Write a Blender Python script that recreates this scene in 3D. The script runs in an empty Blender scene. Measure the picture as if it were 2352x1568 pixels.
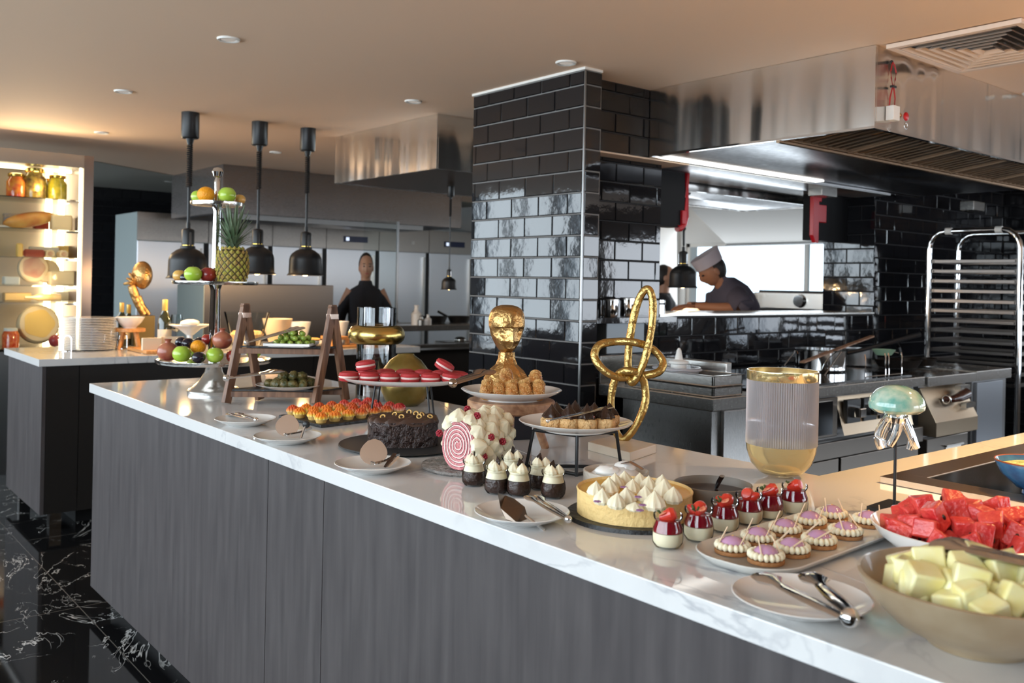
import bpy, math, random
from math import sin, cos, pi, radians, sqrt, atan2
from mathutils import Vector, Matrix, noise

random.seed(7)
scene = bpy.context.scene
COL = scene.collection

# ------------------------------------------------------------------ camera
F_PX, CX, CY, YAW, ROLL, CAM_H = 2097.3, 1176.0, 651.4, -0.884, 0.02, 1.41
_fw = Vector((sin(YAW), cos(YAW), 0)); _rt0 = Vector((cos(YAW), -sin(YAW), 0)); _up0 = Vector((0, 0, 1))
_rt = _rt0*cos(ROLL) + _up0*sin(ROLL); _up = -_rt0*sin(ROLL) + _up0*cos(ROLL)
CAMP = Vector((0, 0, CAM_H))
cam_data = bpy.data.cameras.new('camera')
cam = bpy.data.objects.new('camera', cam_data); COL.objects.link(cam)
cam.matrix_world = Matrix.Translation(CAMP) @ Matrix((( _rt.x, _up.x, -_fw.x), (_rt.y, _up.y, -_fw.y), (_rt.z, _up.z, -_fw.z))).to_4x4()
cam_data.sensor_fit = 'HORIZONTAL'; cam_data.sensor_width = 36.0
cam_data.lens = F_PX/2352*36
cam_data.shift_x = (1176-CX)/2352
cam_data.shift_y = -(784-CY)/2352
cam_data.clip_start = 0.05; cam_data.clip_end = 100
cam_data.dof.use_dof = True; cam_data.dof.focus_distance = 2.35; cam_data.dof.aperture_fstop = 5.0
scene.camera = cam

# ------------------------------------------------------------------ view
scene.view_settings.view_transform = 'Standard'; scene.view_settings.look = 'None'
scene.view_settings.exposure = -0.14; scene.view_settings.gamma = 1.0
scene.view_settings.use_curve_mapping = False
scene.cycles.max_bounces = 10; scene.cycles.glossy_bounces = 6; scene.cycles.transmission_bounces = 10
scene.cycles.transparent_max_bounces = 16; scene.cycles.diffuse_bounces = 5
scene.cycles.sample_clamp_indirect = 6.0
scene.cycles.use_denoising = True
scene.cycles.caustics_reflective = True; scene.cycles.caustics_refractive = True

# ------------------------------------------------------------------ world and large lights
world = bpy.data.worlds.new('sky'); scene.world = world; world.use_nodes = True
_bg = world.node_tree.nodes['Background']
_bg.inputs['Color'].default_value = (0.72, 0.85, 1.0, 1); _bg.inputs['Strength'].default_value = 3.2

def area(name, loc, target, sx, sy, power, col=(1, 1, 1), spread=180):
    l = bpy.data.lights.new(name, 'AREA'); l.shape = 'RECTANGLE'; l.size = sx; l.size_y = sy
    l.energy = power; l.color = col; l.spread = radians(spread)
    o = bpy.data.objects.new(name, l); COL.objects.link(o); o.location = loc
    o.rotation_euler = (Vector(target)-Vector(loc)).to_track_quat('-Z', 'Y').to_euler()
    return o
def spot(name, loc, target, power, col, size=60, blend=0.6, rad=0.04):
    l = bpy.data.lights.new(name, 'SPOT'); l.energy = power; l.color = col; l.spot_size = radians(size); l.spot_blend = blend; l.shadow_soft_size = rad
    o = bpy.data.objects.new(name, l); COL.objects.link(o); o.location = loc
    o.rotation_euler = (Vector(target)-Vector(loc)).to_track_quat('-Z', 'Y').to_euler()
    return o
def point(name, loc, power, col, rad=0.03):
    l = bpy.data.lights.new(name, 'POINT'); l.energy = power; l.color = col; l.shadow_soft_size = rad
    o = bpy.data.objects.new(name, l); COL.objects.link(o); o.location = loc
    return o
DAY = (0.90, 0.94, 1.0); WARM = (1.0, 0.62, 0.28); TUNG = (1.0, 0.72, 0.42)
YW = -2.3                                    # inner face of the window wall behind the camera
for i, xc in enumerate((-9.95, -7.85, -5.75, -3.65, -1.55, .55)):
    area('daylight', (xc, YW-0.25, 1.78), (xc, 5, 1.78), 1.95, 2.3, 86, DAY)
for yc, h_, e_ in ((3.75, .9, 26), (6.35, .9, 26), (8.75, 1.4, 48), (11.1, 1.4, 48)): area('daylight', (3.62, yc, .8+h_/2), (-5, yc, .8+h_/2), 2.0, h_, e_, DAY)
for x_, y_, e_ in ((-.55, 2.75, 210), (.05, 2.4, 120), (-.5, 3.7, 170)): spot('warm_fill_spot', (x_, y_, 2.38), (x_, y_, .9), e_*1.25, (1.0, .60, .24), 95, .8, .05)  # unseen ceiling spots, added for the warm glow on wing and ceiling
area('ceiling_glow_fill', (-7.19, 1.45, 2.02), (-5.6, 1.75, 2.75), .5, .25, 9, TUNG)  # added light in the cabinet front, no cove; throws a glow onto the ceiling
area('daylight', (.7, 13.3, 1.8), (.2, 0, 1.6), 4.6, 2.3, 66, DAY)  # unseen end-wall window light, added so the big hood's right face looks bright
area('kitchen_daylight', (-5.3, 7.95, 1.62), (-5.3, 0, 1.3), 3.4, 0.85, 30, (0.93, 0.97, 1.0))

# ------------------------------------------------------------------ pixel <-> place
def ray(x, y): return _fw + _rt*((x-CX)/F_PX) - _up*((y-CY)/F_PX)
def onz(x, y, z):
    d = ray(x, y); return CAMP + d*((z-CAM_H)/d.z)
def onY(x, y, Y):
    d = ray(x, y); return CAMP + d*(Y/d.y)
def onX(x, y, X):
    d = ray(x, y); return CAMP + d*(X/d.x)
def depth(P): return (Vector(P)-CAMP).dot(_fw)
def mpp(P): return depth(P)/F_PX
TO_CAM = atan2(-_fw.y, -_fw.x)               # heading that faces the camera
T = 0.95                                      # worktop height

# ------------------------------------------------------------------ mesh builder
class MB:
    def __init__(s): s.v = []; s.f = []; s.m = []; s.k = 0
    def mat(s, k): s.k = k; return s
    def add(s, vs, fs):
        n = len(s.v); s.v += [tuple(v) for v in vs]; s.f += [tuple(n+i for i in f) for f in fs]; s.m += [s.k]*len(fs); return s
    def box(s, x0, x1, y0, y1, z0, z1, M=None):
        vs = [Vector(p) for p in ((x0,y0,z0),(x1,y0,z0),(x1,y1,z0),(x0,y1,z0),(x0,y0,z1),(x1,y0,z1),(x1,y1,z1),(x0,y1,z1))]
        if M: vs = [M @ v for v in vs]
        return s.add(vs, [(3,2,1,0),(4,5,6,7),(0,1,5,4),(1,2,6,5),(2,3,7,6),(3,0,4,7)])
    def bar(s, a, b, w, h, up=(0,0,1)):
        a = Vector(a); b = Vector(b); d = (b-a); L = d.length; d.normalize(); u = Vector(up)
        if abs(d.dot(u)) > .98: u = Vector((1,0,0))
        sd = d.cross(u).normalized(); u = sd.cross(d).normalized()
        M = Matrix(((d.x,sd.x,u.x,a.x),(d.y,sd.y,u.y,a.y),(d.z,sd.z,u.z,a.z),(0,0,0,1)))
        return s.box(0, L, -w/2, w/2, -h/2, h/2, M)
    def lathe(s, prof, n=32, c=(0,0,0), M=None, wob=None):
        vs = []; fs = []; rows = []
        for (r, z) in prof:
            if r < 1e-6: rows.append([len(vs)]); vs.append(Vector((c[0], c[1], c[2]+z)))
            else:
                st = len(vs)
                for i in range(n):
                    a = 2*pi*i/n; q = r*(wob(a, z) if wob else 1)
                    vs.append(Vector((c[0]+q*cos(a), c[1]+q*sin(a), c[2]+z)))
                rows.append(list(range(st, st+n)))
        for a, b in zip(rows, rows[1:]):
            if len(a) == 1 and len(b) == 1: continue
            for i in range(n):
                j = (i+1) % n
                if len(a) == 1: fs.append((a[0], b[j], b[i]))
                elif len(b) == 1: fs.append((a[i], a[j], b[0]))
                else: fs.append((a[i], a[j], b[j], b[i]))
        if M: vs = [M @ v for v in vs]
        return s.add(vs, fs)
    def tube(s, pts, r, n=8, closed=False, flat=1.0, up=(0,0,1)):
        pts = [Vector(p) for p in pts]; N = len(pts); vs = []; fs = []
        rr = r if isinstance(r, (list, tuple)) else [r]*N
        U = Vector(up)
        for i, p in enumerate(pts):
            if closed: d = pts[(i+1) % N]-pts[i-1]
            else: d = pts[min(i+1, N-1)]-pts[max(i-1, 0)]
            d.normalize(); sd = d.cross(U)
            if sd.length < 0.05: sd = d.cross(Vector((1, 0, 0)))
            sd.normalize(); u = sd.cross(d).normalized()
            for k in range(n):
                a = 2*pi*k/n; vs.append(p + sd*(cos(a)*rr[i]) + u*(sin(a)*rr[i]*flat))
        for i in range(N if closed else N-1):
            for k in range(n):
                a = i*n+k; b = i*n+(k+1) % n; j = (i+1) % N
                fs.append((a, b, j*n+(k+1) % n, j*n+k))
        if not closed:
            fs.append(tuple(reversed(range(n)))); fs.append(tuple((N-1)*n+k for k in range(n)))
        return s.add(vs, fs)
    def ell(s, c, r, nu=16, nv=10, M=None, disp=None):
        if not isinstance(r, (list, tuple)): r = (r, r, r)
        vs = [Vector((0,0,-1))]
        for j in range(1, nv):
            t = pi*j/nv-pi/2
            for i in range(nu):
                a = 2*pi*i/nu; vs.append(Vector((cos(t)*cos(a), cos(t)*sin(a), sin(t))))
        vs.append(Vector((0,0,1)))
        if disp: vs = [v*disp(v) for v in vs]
        vs = [Vector((v.x*r[0], v.y*r[1], v.z*r[2])) for v in vs]
        if M: vs = [M @ v for v in vs]
        c = Vector(c); vs = [v+c for v in vs]; fs = []
        for i in range(nu): fs.append((0, 1+(i+1) % nu, 1+i))
        for j in range(nv-2):
            for i in range(nu):
                a = 1+j*nu+i; b = 1+j*nu+(i+1) % nu; fs.append((a, b, b+nu, a+nu))
        L = len(vs)-1
        for i in range(nu): fs.append((L-nu+i, L-nu+(i+1) % nu, L))
        return s.add(vs, fs)
    def prism(s, poly, z0, z1, M=None):
        n = len(poly); vs = [Vector((p[0], p[1], z0)) for p in poly]+[Vector((p[0], p[1], z1)) for p in poly]
        if M: vs = [M @ v for v in vs]
        return s.add(vs, [tuple(reversed(range(n))), tuple(range(n, 2*n))]+[(i, (i+1) % n, n+(i+1) % n, n+i) for i in range(n)])
    def torus(s, c, R, r, n=36, m=12, flat=1.0, M=None):
        vs = []; fs = []
        for i in range(n):
            a = 2*pi*i/n
            for k in range(m):
                b = 2*pi*k/m; vs.append(Vector(((R+r*cos(b))*cos(a), (R+r*cos(b))*sin(a), r*sin(b)*flat)))
        if M: vs = [M @ v for v in vs]
        c = Vector(c); vs = [v+c for v in vs]
        for i in range(n):
            for k in range(m):
                fs.append((i*m+k, ((i+1) % n)*m+k, ((i+1) % n)*m+(k+1) % m, i*m+(k+1) % m))
        return s.add(vs, fs)
    def build(s, name, mats, parent=None, smooth=True, bevel=0, label=None, subsurf=0, angle=38):
        me = bpy.data.meshes.new(name); me.from_pydata(s.v, [], s.f)
        if not isinstance(mats, (list, tuple)): mats = [mats]
        for m in mats: me.materials.append(m)
        me.polygons.foreach_set('material_index', s.m)
        if smooth:
            me.polygons.foreach_set('use_smooth', [True]*len(me.polygons)); me.set_sharp_from_angle(angle=radians(angle))
        me.update()
        o = bpy.data.objects.new(name, me); COL.objects.link(o)
        if parent: o.parent = parent
        if bevel:
            b = o.modifiers.new('bevel', 'BEVEL'); b.width = bevel; b.segments = 2; b.limit_method = 'ANGLE'; b.angle_limit = radians(40)
            b.harden_normals = False
        if subsurf:
            b = o.modifiers.new('subsurf', 'SUBSURF'); b.levels = subsurf; b.render_levels = subsurf
        if label: o['label'] = label
        return o

def thing(name, label, cat, loc=(0,0,0), rz=0, group=None, scale=1):
    o = bpy.data.objects.new(name, None); COL.objects.link(o); o.empty_display_size = .05
    o.location = loc; o.rotation_euler = (0, 0, rz); o.scale = (scale,)*3
    o['label'] = label; o['category'] = cat
    if group: o['group'] = group
    return o
def tag(o, label, cat, group=None, loc=None, rz=0):
    o['label'] = label; o['category'] = cat
    if group: o['group'] = group
    if loc is not None: o.location = loc; o.rotation_euler = (0, 0, rz)
    return o
def struct(o, label=None):
    o['kind'] = 'structure'
    if label: o['label'] = label
    return o
def dup(root, loc, rz=0, label=None, group=None, scale=None):
    r = root.copy(); COL.objects.link(r); r.location = loc; r.rotation_euler = (0, 0, rz)
    if scale is not None: r.scale = (scale,)*3
    if label: r['label'] = label
    if group: r['group'] = group
    for ch in KIDS.get(root.name, []):
        c = ch.copy(); COL.objects.link(c); c.parent = r
        for g in KIDS.get(ch.name, []):
            d = g.copy(); COL.objects.link(d); d.parent = c
    return r
KIDS = {}
def kids(root):                                # remember the children of a thing before copying it
    KIDS[root.name] = list(root.children)
    for c in root.children: KIDS[c.name] = list(c.children)
    return root
def hide_proto(root): pass

ORD = ['first','second','third','fourth','fifth','sixth','seventh','eighth','ninth','tenth','eleventh','twelfth','thirteenth','fourteenth','fifteenth','sixteenth','seventeenth','eighteenth','nineteenth','twentieth','twenty-first','twenty-second','twenty-third','twenty-fourth','twenty-fifth']

# ------------------------------------------------------------------ materials
def lin(c): c /= 255; return c/12.92 if c <= .04045 else ((c+.055)/1.055)**2.4
def S(r, g, b): return (lin(r), lin(g), lin(b), 1)
def new_mat(name):
    m = bpy.data.materials.new(name); m.use_nodes = True
    return m, m.node_tree, m.node_tree.nodes['Principled BSDF']
def nd(t, typ, **kw):
    n = t.nodes.new(typ)
    for k, v in kw.items(): setattr(n, k, v)
    return n
def mat(name, col, rough=.5, metal=0, spec=.5, bump=0, bscale=40, stretch=(1,1,1), var=0, vscale=8, col2=None, emit=None, estr=1, trans=0, ior=1.45, coat=0, sss=0, aniso=0, alpha=1, vdetail=3, rvar=0):
    m, t, b = new_mat(name)
    b.inputs['Base Color'].default_value = col; b.inputs['Roughness'].default_value = rough; b.inputs['Metallic'].default_value = metal
    b.inputs['Specular IOR Level'].default_value = spec; b.inputs['IOR'].default_value = ior
    b.inputs['Transmission Weight'].default_value = trans; b.inputs['Coat Weight'].default_value = coat; b.inputs['Coat Roughness'].default_value = .05
    b.inputs['Alpha'].default_value = alpha
    if sss: b.inputs['Subsurface Weight'].default_value = sss; b.inputs['Subsurface Scale'].default_value = .02; b.inputs['Subsurface Radius'].default_value = (1, .6, .3)
    if emit: b.inputs['Emission Color'].default_value = emit; b.inputs['Emission Strength'].default_value = estr
    if bump or var or col2 or rvar:
        tc = nd(t, 'ShaderNodeTexCoord'); mp = nd(t, 'ShaderNodeMapping'); mp.inputs['Scale'].default_value = stretch
        t.links.new(tc.outputs['Object'], mp.inputs['Vector'])
    if bump:
        nz = nd(t, 'ShaderNodeTexNoise'); nz.inputs['Scale'].default_value = bscale; nz.inputs['Detail'].default_value = 4
        t.links.new(mp.outputs[0], nz.inputs['Vector'])
        bp = nd(t, 'ShaderNodeBump'); bp.inputs['Strength'].default_value = min(1, bump); bp.inputs['Distance'].default_value = .01 if bump <= 1 else .01*bump
        t.links.new(nz.outputs['Fac'], bp.inputs['Height']); t.links.new(bp.outputs[0], b.inputs['Normal'])
    if var or col2:
        nz = nd(t, 'ShaderNodeTexNoise'); nz.inputs['Scale'].default_value = vscale; nz.inputs['Detail'].default_value = vdetail
        t.links.new(mp.outputs[0], nz.inputs['Vector'])
        rp = nd(t, 'ShaderNodeValToRGB'); rp.color_ramp.elements[0].position = .35; rp.color_ramp.elements[1].position = .65
        c2 = col2 or (col[0]*(1-var), col[1]*(1-var), col[2]*(1-var), 1)
        rp.color_ramp.elements[0].color = c2; rp.color_ramp.elements[1].color = col
        t.links.new(nz.outputs['Fac'], rp.inputs['Fac']); t.links.new(rp.outputs[0], b.inputs['Base Color'])
    return m

def steel(name, col=(.62,.61,.59,1), rough=.24, grain=(1,1,60), wave=0.0, gs=36, gb=.012):
    """brushed stainless: fine grain plus very gentle panel waviness"""
    m, t, b = new_mat(name)
    b.inputs['Metallic'].default_value = 1; b.inputs['Base Color'].default_value = col; b.inputs['Roughness'].default_value = rough
    tc = nd(t, 'ShaderNodeTexCoord'); mp = nd(t, 'ShaderNodeMapping'); mp.inputs['Scale'].default_value = grain
    t.links.new(tc.outputs['Object'], mp.inputs['Vector'])
    nz = nd(t, 'ShaderNodeTexNoise'); nz.inputs['Scale'].default_value = gs; nz.inputs['Detail'].default_value = 5
    t.links.new(mp.outputs[0], nz.inputs['Vector'])
    mr = nd(t, 'ShaderNodeMapRange'); mr.inputs['To Min'].default_value = rough*.75; mr.inputs['To Max'].default_value = rough*1.35
    t.links.new(nz.outputs['Fac'], mr.inputs['Value']); t.links.new(mr.outputs[0], b.inputs['Roughness'])
    b.inputs['Anisotropic'].default_value = .85; tg = nd(t, 'ShaderNodeTangent'); tg.direction_type = 'RADIAL'; tg.axis = 'Z'; t.links.new(tg.outputs[0], b.inputs['Tangent'])
    bp = nd(t, 'ShaderNodeBump'); bp.inputs['Strength'].default_value = gb; bp.inputs['Distance'].default_value = .004
    t.links.new(nz.outputs['Fac'], bp.inputs['Height'])
    last = bp
    if wave:
        mp2 = nd(t, 'ShaderNodeMapping'); mp2.inputs['Scale'].default_value = (1, 1, .12); t.links.new(tc.outputs['Object'], mp2.inputs['Vector'])
        n2 = nd(t, 'ShaderNodeTexNoise'); n2.inputs['Scale'].default_value = 4.5; n2.inputs['Detail'].default_value = 1.5
        t.links.new(mp2.outputs[0], n2.inputs['Vector'])
        b2 = nd(t, 'ShaderNodeBump'); b2.inputs['Strength'].default_value = 1; b2.inputs['Distance'].default_value = wave
        t.links.new(n2.outputs['Fac'], b2.inputs['Height']); t.links.new(bp.outputs[0], b2.inputs['Normal']); last = b2
    t.links.new(last.outputs[0], b.inputs['Normal'])
    return m

def quartz():
    m, t, b = new_mat('white_quartz')
    tc = nd(t, 'ShaderNodeTexCoord')
    n1 = nd(t, 'ShaderNodeTexNoise'); n1.inputs['Scale'].default_value = 1.6; n1.inputs['Detail'].default_value = 6; n1.inputs['Distortion'].default_value = 1.6
    t.links.new(tc.outputs['Object'], n1.inputs['Vector'])
    # thin veins: where noise crosses one half
    s1 = nd(t, 'ShaderNodeMath', operation='SUBTRACT'); s1.inputs[1].default_value = .5; t.links.new(n1.outputs['Fac'], s1.inputs[0])
    a1 = nd(t, 'ShaderNodeMath', operation='ABSOLUTE'); t.links.new(s1.outputs[0], a1.inputs[0])
    r1 = nd(t, 'ShaderNodeMapRange'); r1.inputs['From Min'].default_value = 0; r1.inputs['From Max'].default_value = .012; r1.inputs['To Min'].default_value = 1; r1.inputs['To Max'].default_value = 0
    t.links.new(a1.outputs[0], r1.inputs['Value'])
    n2 = nd(t, 'ShaderNodeTexNoise'); n2.inputs['Scale'].default_value = 2.3; n2.inputs['Detail'].default_value = 2
    t.links.new(tc.outputs['Object'], n2.inputs['Vector'])
    r2 = nd(t, 'ShaderNodeMapRange'); r2.inputs['From Min'].default_value = .5; r2.inputs['From Max'].default_value = .66
    t.links.new(n2.outputs['Fac'], r2.inputs['Value'])
    mu = nd(t, 'ShaderNodeMath', operation='MULTIPLY'); t.links.new(r1.outputs[0], mu.inputs[0]); t.links.new(r2.outputs[0], mu.inputs[1])
    n3 = nd(t, 'ShaderNodeTexNoise'); n3.inputs['Scale'].default_value = 9; n3.inputs['Detail'].default_value = 8; n3.inputs['Distortion'].default_value = .8
    t.links.new(tc.outputs['Object'], n3.inputs['Vector'])
    r3 = nd(t, 'ShaderNodeMapRange'); r3.inputs['From Min'].default_value = .44; r3.inputs['From Max'].default_value = .6; r3.inputs['To Max'].default_value = .28
    t.links.new(n3.outputs['Fac'], r3.inputs['Value'])
    m3 = nd(t, 'ShaderNodeMath', operation='MULTIPLY'); t.links.new(r3.outputs[0], m3.inputs[0]); t.links.new(r2.outputs[0], m3.inputs[1])
    ad = nd(t, 'ShaderNodeMath', operation='ADD', use_clamp=True); t.links.new(mu.outputs[0], ad.inputs[0]); t.links.new(m3.outputs[0], ad.inputs[1])
    mx = nd(t, 'ShaderNodeMix', data_type='RGBA'); mx.inputs['A'].default_value = (.66, .65, .64, 1); mx.inputs['B'].default_value = (.40, .40, .42, 1)
    t.links.new(ad.outputs[0], mx.inputs['Factor']); t.links.new(mx.outputs['Result'], b.inputs['Base Color'])
    b.inputs['Roughness'].default_value = .07; b.inputs['Specular IOR Level'].default_value = .62
    return m

def marble_floor():
    m, t, b = new_mat('black_marble')
    tc = nd(t, 'ShaderNodeTexCoord'); mp = nd(t, 'ShaderNodeMapping'); mp.inputs['Scale'].default_value = (1, 1.5, 1); mp.inputs['Rotation'].default_value = (0, 0, .9)
    t.links.new(tc.outputs['Object'], mp.inputs['Vector'])
    out = []
    for sc, w, dist, thr in ((1.2, .0065, 2.0, .45), (2.8, .005, 1.5, .53)):
        n1 = nd(t, 'ShaderNodeTexNoise'); n1.inputs['Scale'].default_value = sc; n1.inputs['Detail'].default_value = 5; n1.inputs['Distortion'].default_value = dist; n1.inputs['Roughness'].default_value = .6
        t.links.new(mp.outputs[0], n1.inputs['Vector'])
        s1 = nd(t, 'ShaderNodeMath', operation='SUBTRACT'); s1.inputs[1].default_value = .5; t.links.new(n1.outputs['Fac'], s1.inputs[0])
        a1 = nd(t, 'ShaderNodeMath', operation='ABSOLUTE'); t.links.new(s1.outputs[0], a1.inputs[0])
        r1 = nd(t, 'ShaderNodeMapRange'); r1.inputs['From Max'].default_value = w; r1.inputs['To Min'].default_value = 1; r1.inputs['To Max'].default_value = 0
        t.links.new(a1.outputs[0], r1.inputs['Value'])
        n2 = nd(t, 'ShaderNodeTexNoise'); n2.inputs['Scale'].default_value = sc*1.7; t.links.new(mp.outputs[0], n2.inputs['Vector'])
        r2 = nd(t, 'ShaderNodeMapRange'); r2.inputs['From Min'].default_value = thr; r2.inputs['From Max'].default_value = thr+.1
        t.links.new(n2.outputs['Fac'], r2.inputs['Value'])
        mu = nd(t, 'ShaderNodeMath', operation='MULTIPLY'); t.links.new(r1.outputs[0], mu.inputs[0]); t.links.new(r2.outputs[0], mu.inputs[1]); out.append(mu)
    ad = nd(t, 'ShaderNodeMath', operation='ADD', use_clamp=True); t.links.new(out[0].outputs[0], ad.inputs[0]); t.links.new(out[1].outputs[0], ad.inputs[1])
    mx = nd(t, 'ShaderNodeMix', data_type='RGBA'); mx.inputs['A'].default_value = (.006, .006, .0065, 1); mx.inputs['B'].default_value = (.55, .54, .52, 1)
    t.links.new(ad.outputs[0], mx.inputs['Factor'])
    br = nd(t, 'ShaderNodeTexBrick'); br.offset = 0; br.inputs['Scale'].default_value = 1; br.inputs['Mortar Size'].default_value = .0022
    br.inputs['Brick Width'].default_value = 1.2; br.inputs['Row Height'].default_value = .6; br.inputs['Color1'].default_value = (0,0,0,1); br.inputs['Color2'].default_value = (0,0,0,1); br.inputs['Mortar'].default_value = (1,1,1,1)
    mp3 = nd(t, 'ShaderNodeMapping'); mp3.inputs['Location'].default_value = (.55, -1.06+.6, 0); t.links.new(tc.outputs['Object'], mp3.inputs['Vector']); t.links.new(mp3.outputs[0], br.inputs['Vector'])
    m2 = nd(t, 'ShaderNodeMix', data_type='RGBA'); m2.inputs['B'].default_value = (.11, .10, .09, 1)
    t.links.new(br.outputs['Color'], m2.inputs['Factor']); t.links.new(mx.outputs['Result'], m2.inputs['A']); t.links.new(m2.outputs['Result'], b.inputs['Base Color'])
    b.inputs['Roughness'].default_value = .06
    return m

def wood(name, c1, c2, rough=.5, axis=0, scale=14, ring=6):
    m, t, b = new_mat(name)
    tc = nd(t, 'ShaderNodeTexCoord'); mp = nd(t, 'ShaderNodeMapping'); sc = [ring, ring, ring]; sc[axis] = .6
    mp.inputs['Scale'].default_value = sc; t.links.new(tc.outputs['Object'], mp.inputs['Vector'])
    nz = nd(t, 'ShaderNodeTexNoise'); nz.inputs['Scale'].default_value = scale; nz.inputs['Detail'].default_value = 5; nz.inputs['Distortion'].default_value = .3
    t.links.new(mp.outputs[0], nz.inputs['Vector'])
    rp = nd(t, 'ShaderNodeValToRGB'); rp.color_ramp.elements[0].position = .32; rp.color_ramp.elements[1].position = .68
    rp.color_ramp.elements[0].color = c1; rp.color_ramp.elements[1].color = c2
    t.links.new(nz.outputs['Fac'], rp.inputs['Fac']); t.links.new(rp.outputs[0], b.inputs['Base Color'])
    b.inputs['Roughness'].default_value = rough
    bp = nd(t, 'ShaderNodeBump'); bp.inputs['Strength'].default_value = .12; bp.inputs['Distance'].default_value = .002
    t.links.new(nz.outputs['Fac'], bp.inputs['Height']); t.links.new(bp.outputs[0], b.inputs['Normal'])
    return m

def fabric(name, col): return mat(name, col, .9, bump=.25, bscale=350, spec=.2)
def glass(name, col=(1,1,1,1), rough=0.0, ior=1.45): return mat(name, col, rough, trans=1, ior=ior)
def thin_glass(name, tint=(.93,.96,.96,1), refl=.12):
    m = bpy.data.materials.new(name); m.use_nodes = True; t = m.node_tree; t.nodes.clear()
    o = nd(t, 'ShaderNodeOutputMaterial'); mx = nd(t, 'ShaderNodeMixShader'); tr = nd(t, 'ShaderNodeBsdfTransparent'); gl = nd(t, 'ShaderNodeBsdfGlossy')
    tr.inputs[0].default_value = tint; gl.inputs['Roughness'].default_value = .02; fr = nd(t, 'ShaderNodeLayerWeight'); fr.inputs['Blend'].default_value = refl
    t.links.new(fr.outputs['Fresnel'], mx.inputs[0]); t.links.new(tr.outputs[0], mx.inputs[1]); t.links.new(gl.outputs[0], mx.inputs[2]); t.links.new(mx.outputs[0], o.inputs[0])
    return m
def emission(name, col, strength):
    m = bpy.data.materials.new(name); m.use_nodes = True; t = m.node_tree; t.nodes.clear()
    o = nd(t, 'ShaderNodeOutputMaterial'); e = nd(t, 'ShaderNodeEmission'); e.inputs[0].default_value = col; e.inputs[1].default_value = strength
    t.links.new(e.outputs[0], o.inputs[0]); return m

K = {}
K['ceiling'] = mat('peach_ceiling_paint', (.82, .61, .45, 1), .75)
K['floor'] = marble_floor()
K['tile'] = mat('black_glazed_tile', (.010, .010, .012, 1), .05, spec=.5, ior=1.60, bump=.06, bscale=12)
K['grout'] = mat('grey_grout', (.22, .21, .20, 1), .8)
K['grout_dark'] = mat('dark_grout', (.035, .035, .037, 1), .8)
K['dark_wall'] = mat('dark_wall', (.02, .02, .022, 1), .5)
K['white_wall'] = mat('white_wall', (.78, .79, .78, 1), .6)
K['wall'] = mat('room_wall', (.10, .075, .055, 1), .8)
K['quartz'] = quartz()
K['steel'] = steel('brushed_steel', (.52,.50,.47,1))
K['steel_h'] = steel('brushed_steel_sheet', (.78,.77,.75,1), rough=.17, wave=.07, grain=(1,1,40))
K['steel_v'] = steel('steel_vertical_grain', rough=.27, grain=(50,50,1))
K['steel_dark'] = steel('dull_steel', (.30,.30,.30,1), rough=.34)
K['chrome'] = mat('polished_steel', (.80,.80,.80,1), .07, 1)
K['silver'] = mat('hammered_silver', (.72,.70,.67,1), .18, 1, bump=.12, bscale=60)
K['black_metal'] = mat('black_powder_coat', (.012,.012,.013,1), .38)
K['black_plastic'] = mat('black_plastic', (.015,.015,.016,1), .35)
K['white_plaster'] = mat('white_paint', (.80,.78,.74,1), .6)
K['china'] = mat('white_china', (.76,.74,.71,1), .14, coat=.5)
K['gold'] = mat('gold_leaf', (.54,.32,.12,1), .34, 1, bump=1.0, bscale=34)
K['gold_smooth'] = mat('gold_polished', (.80,.54,.14,1), .16, 1)
K['panel'] = wood('smoked_oak_laminate', (.044,.037,.038,1), (.072,.062,.062,1), .42, axis=2, scale=5, ring=7)
K['panel_dark'] = mat('black_brown_laminate', (.012,.010,.009,1), .45)
K['walnut'] = wood('walnut', (.10,.042,.020,1), (.24,.115,.058,1), .5, axis=2, scale=9)
K['oak'] = wood('acacia_wood', (.22,.10,.05,1), (.48,.27,.15,1), .5, axis=0, scale=8)
K['glass'] = glass('clear_glass')
K['pane'] = thin_glass('glass_pane')
# ================================================================== the setting
CEIL = 2.42
XL, XR, YB = -11.0, 3.4, 8.15
YE = 13.0
def tiles(mb, O, U, N, w, h, tw=.2075, th=.1, gap=.004, start=0.0, z0=0.0, row0=0, tilt=.010, thick=.007, cut=None):
    """running-bond tiles on a vertical wall: O bottom-left corner, U horizontal direction, N outward normal"""
    O = Vector(O); U = Vector(U); N = Vector(N); Zv = Vector((0, 0, 1)); r = 0; z = z0
    rng = random.Random(int(w*1000)+int(h*977))
    while z < h-1e-4:
        z1 = min(z+th, h); u = -((tw/2 if (r+row0) % 2 else 0)+start) % tw - tw
        while u < w:
            a, b = max(u, 0)+gap/2, min(u+tw, w)-gap/2; za, zb = z+gap/2, z1-gap/2
            if b-a > .006 and zb-za > .006 and not (cut and cut((a+b)/2, (za+zb)/2)):
                tu, tv = rng.uniform(-tilt, tilt), rng.uniform(-tilt, tilt); e = min(.004, (b-a)/4)
                def P(uu, zz, d):
                    return O + U*uu + Zv*zz + N*(d + (tu*(uu-(a+b)/2) + tv*(zz-(za+zb)/2))*(1 if d > 0 else 0))
                vs = [P(a, za, 0), P(b, za, 0), P(b, zb, 0), P(a, zb, 0), P(a+e, za+e, thick), P(b-e, za+e, thick), P(b-e, zb-e, thick), P(a+e, zb-e, thick)]
                mb.add(vs, [(4,5,6,7), (0,1,5,4), (1,2,6,5), (2,3,7,6), (3,0,4,7)])
            u += tw
        z = z1; r += 1
    return mb

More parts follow.
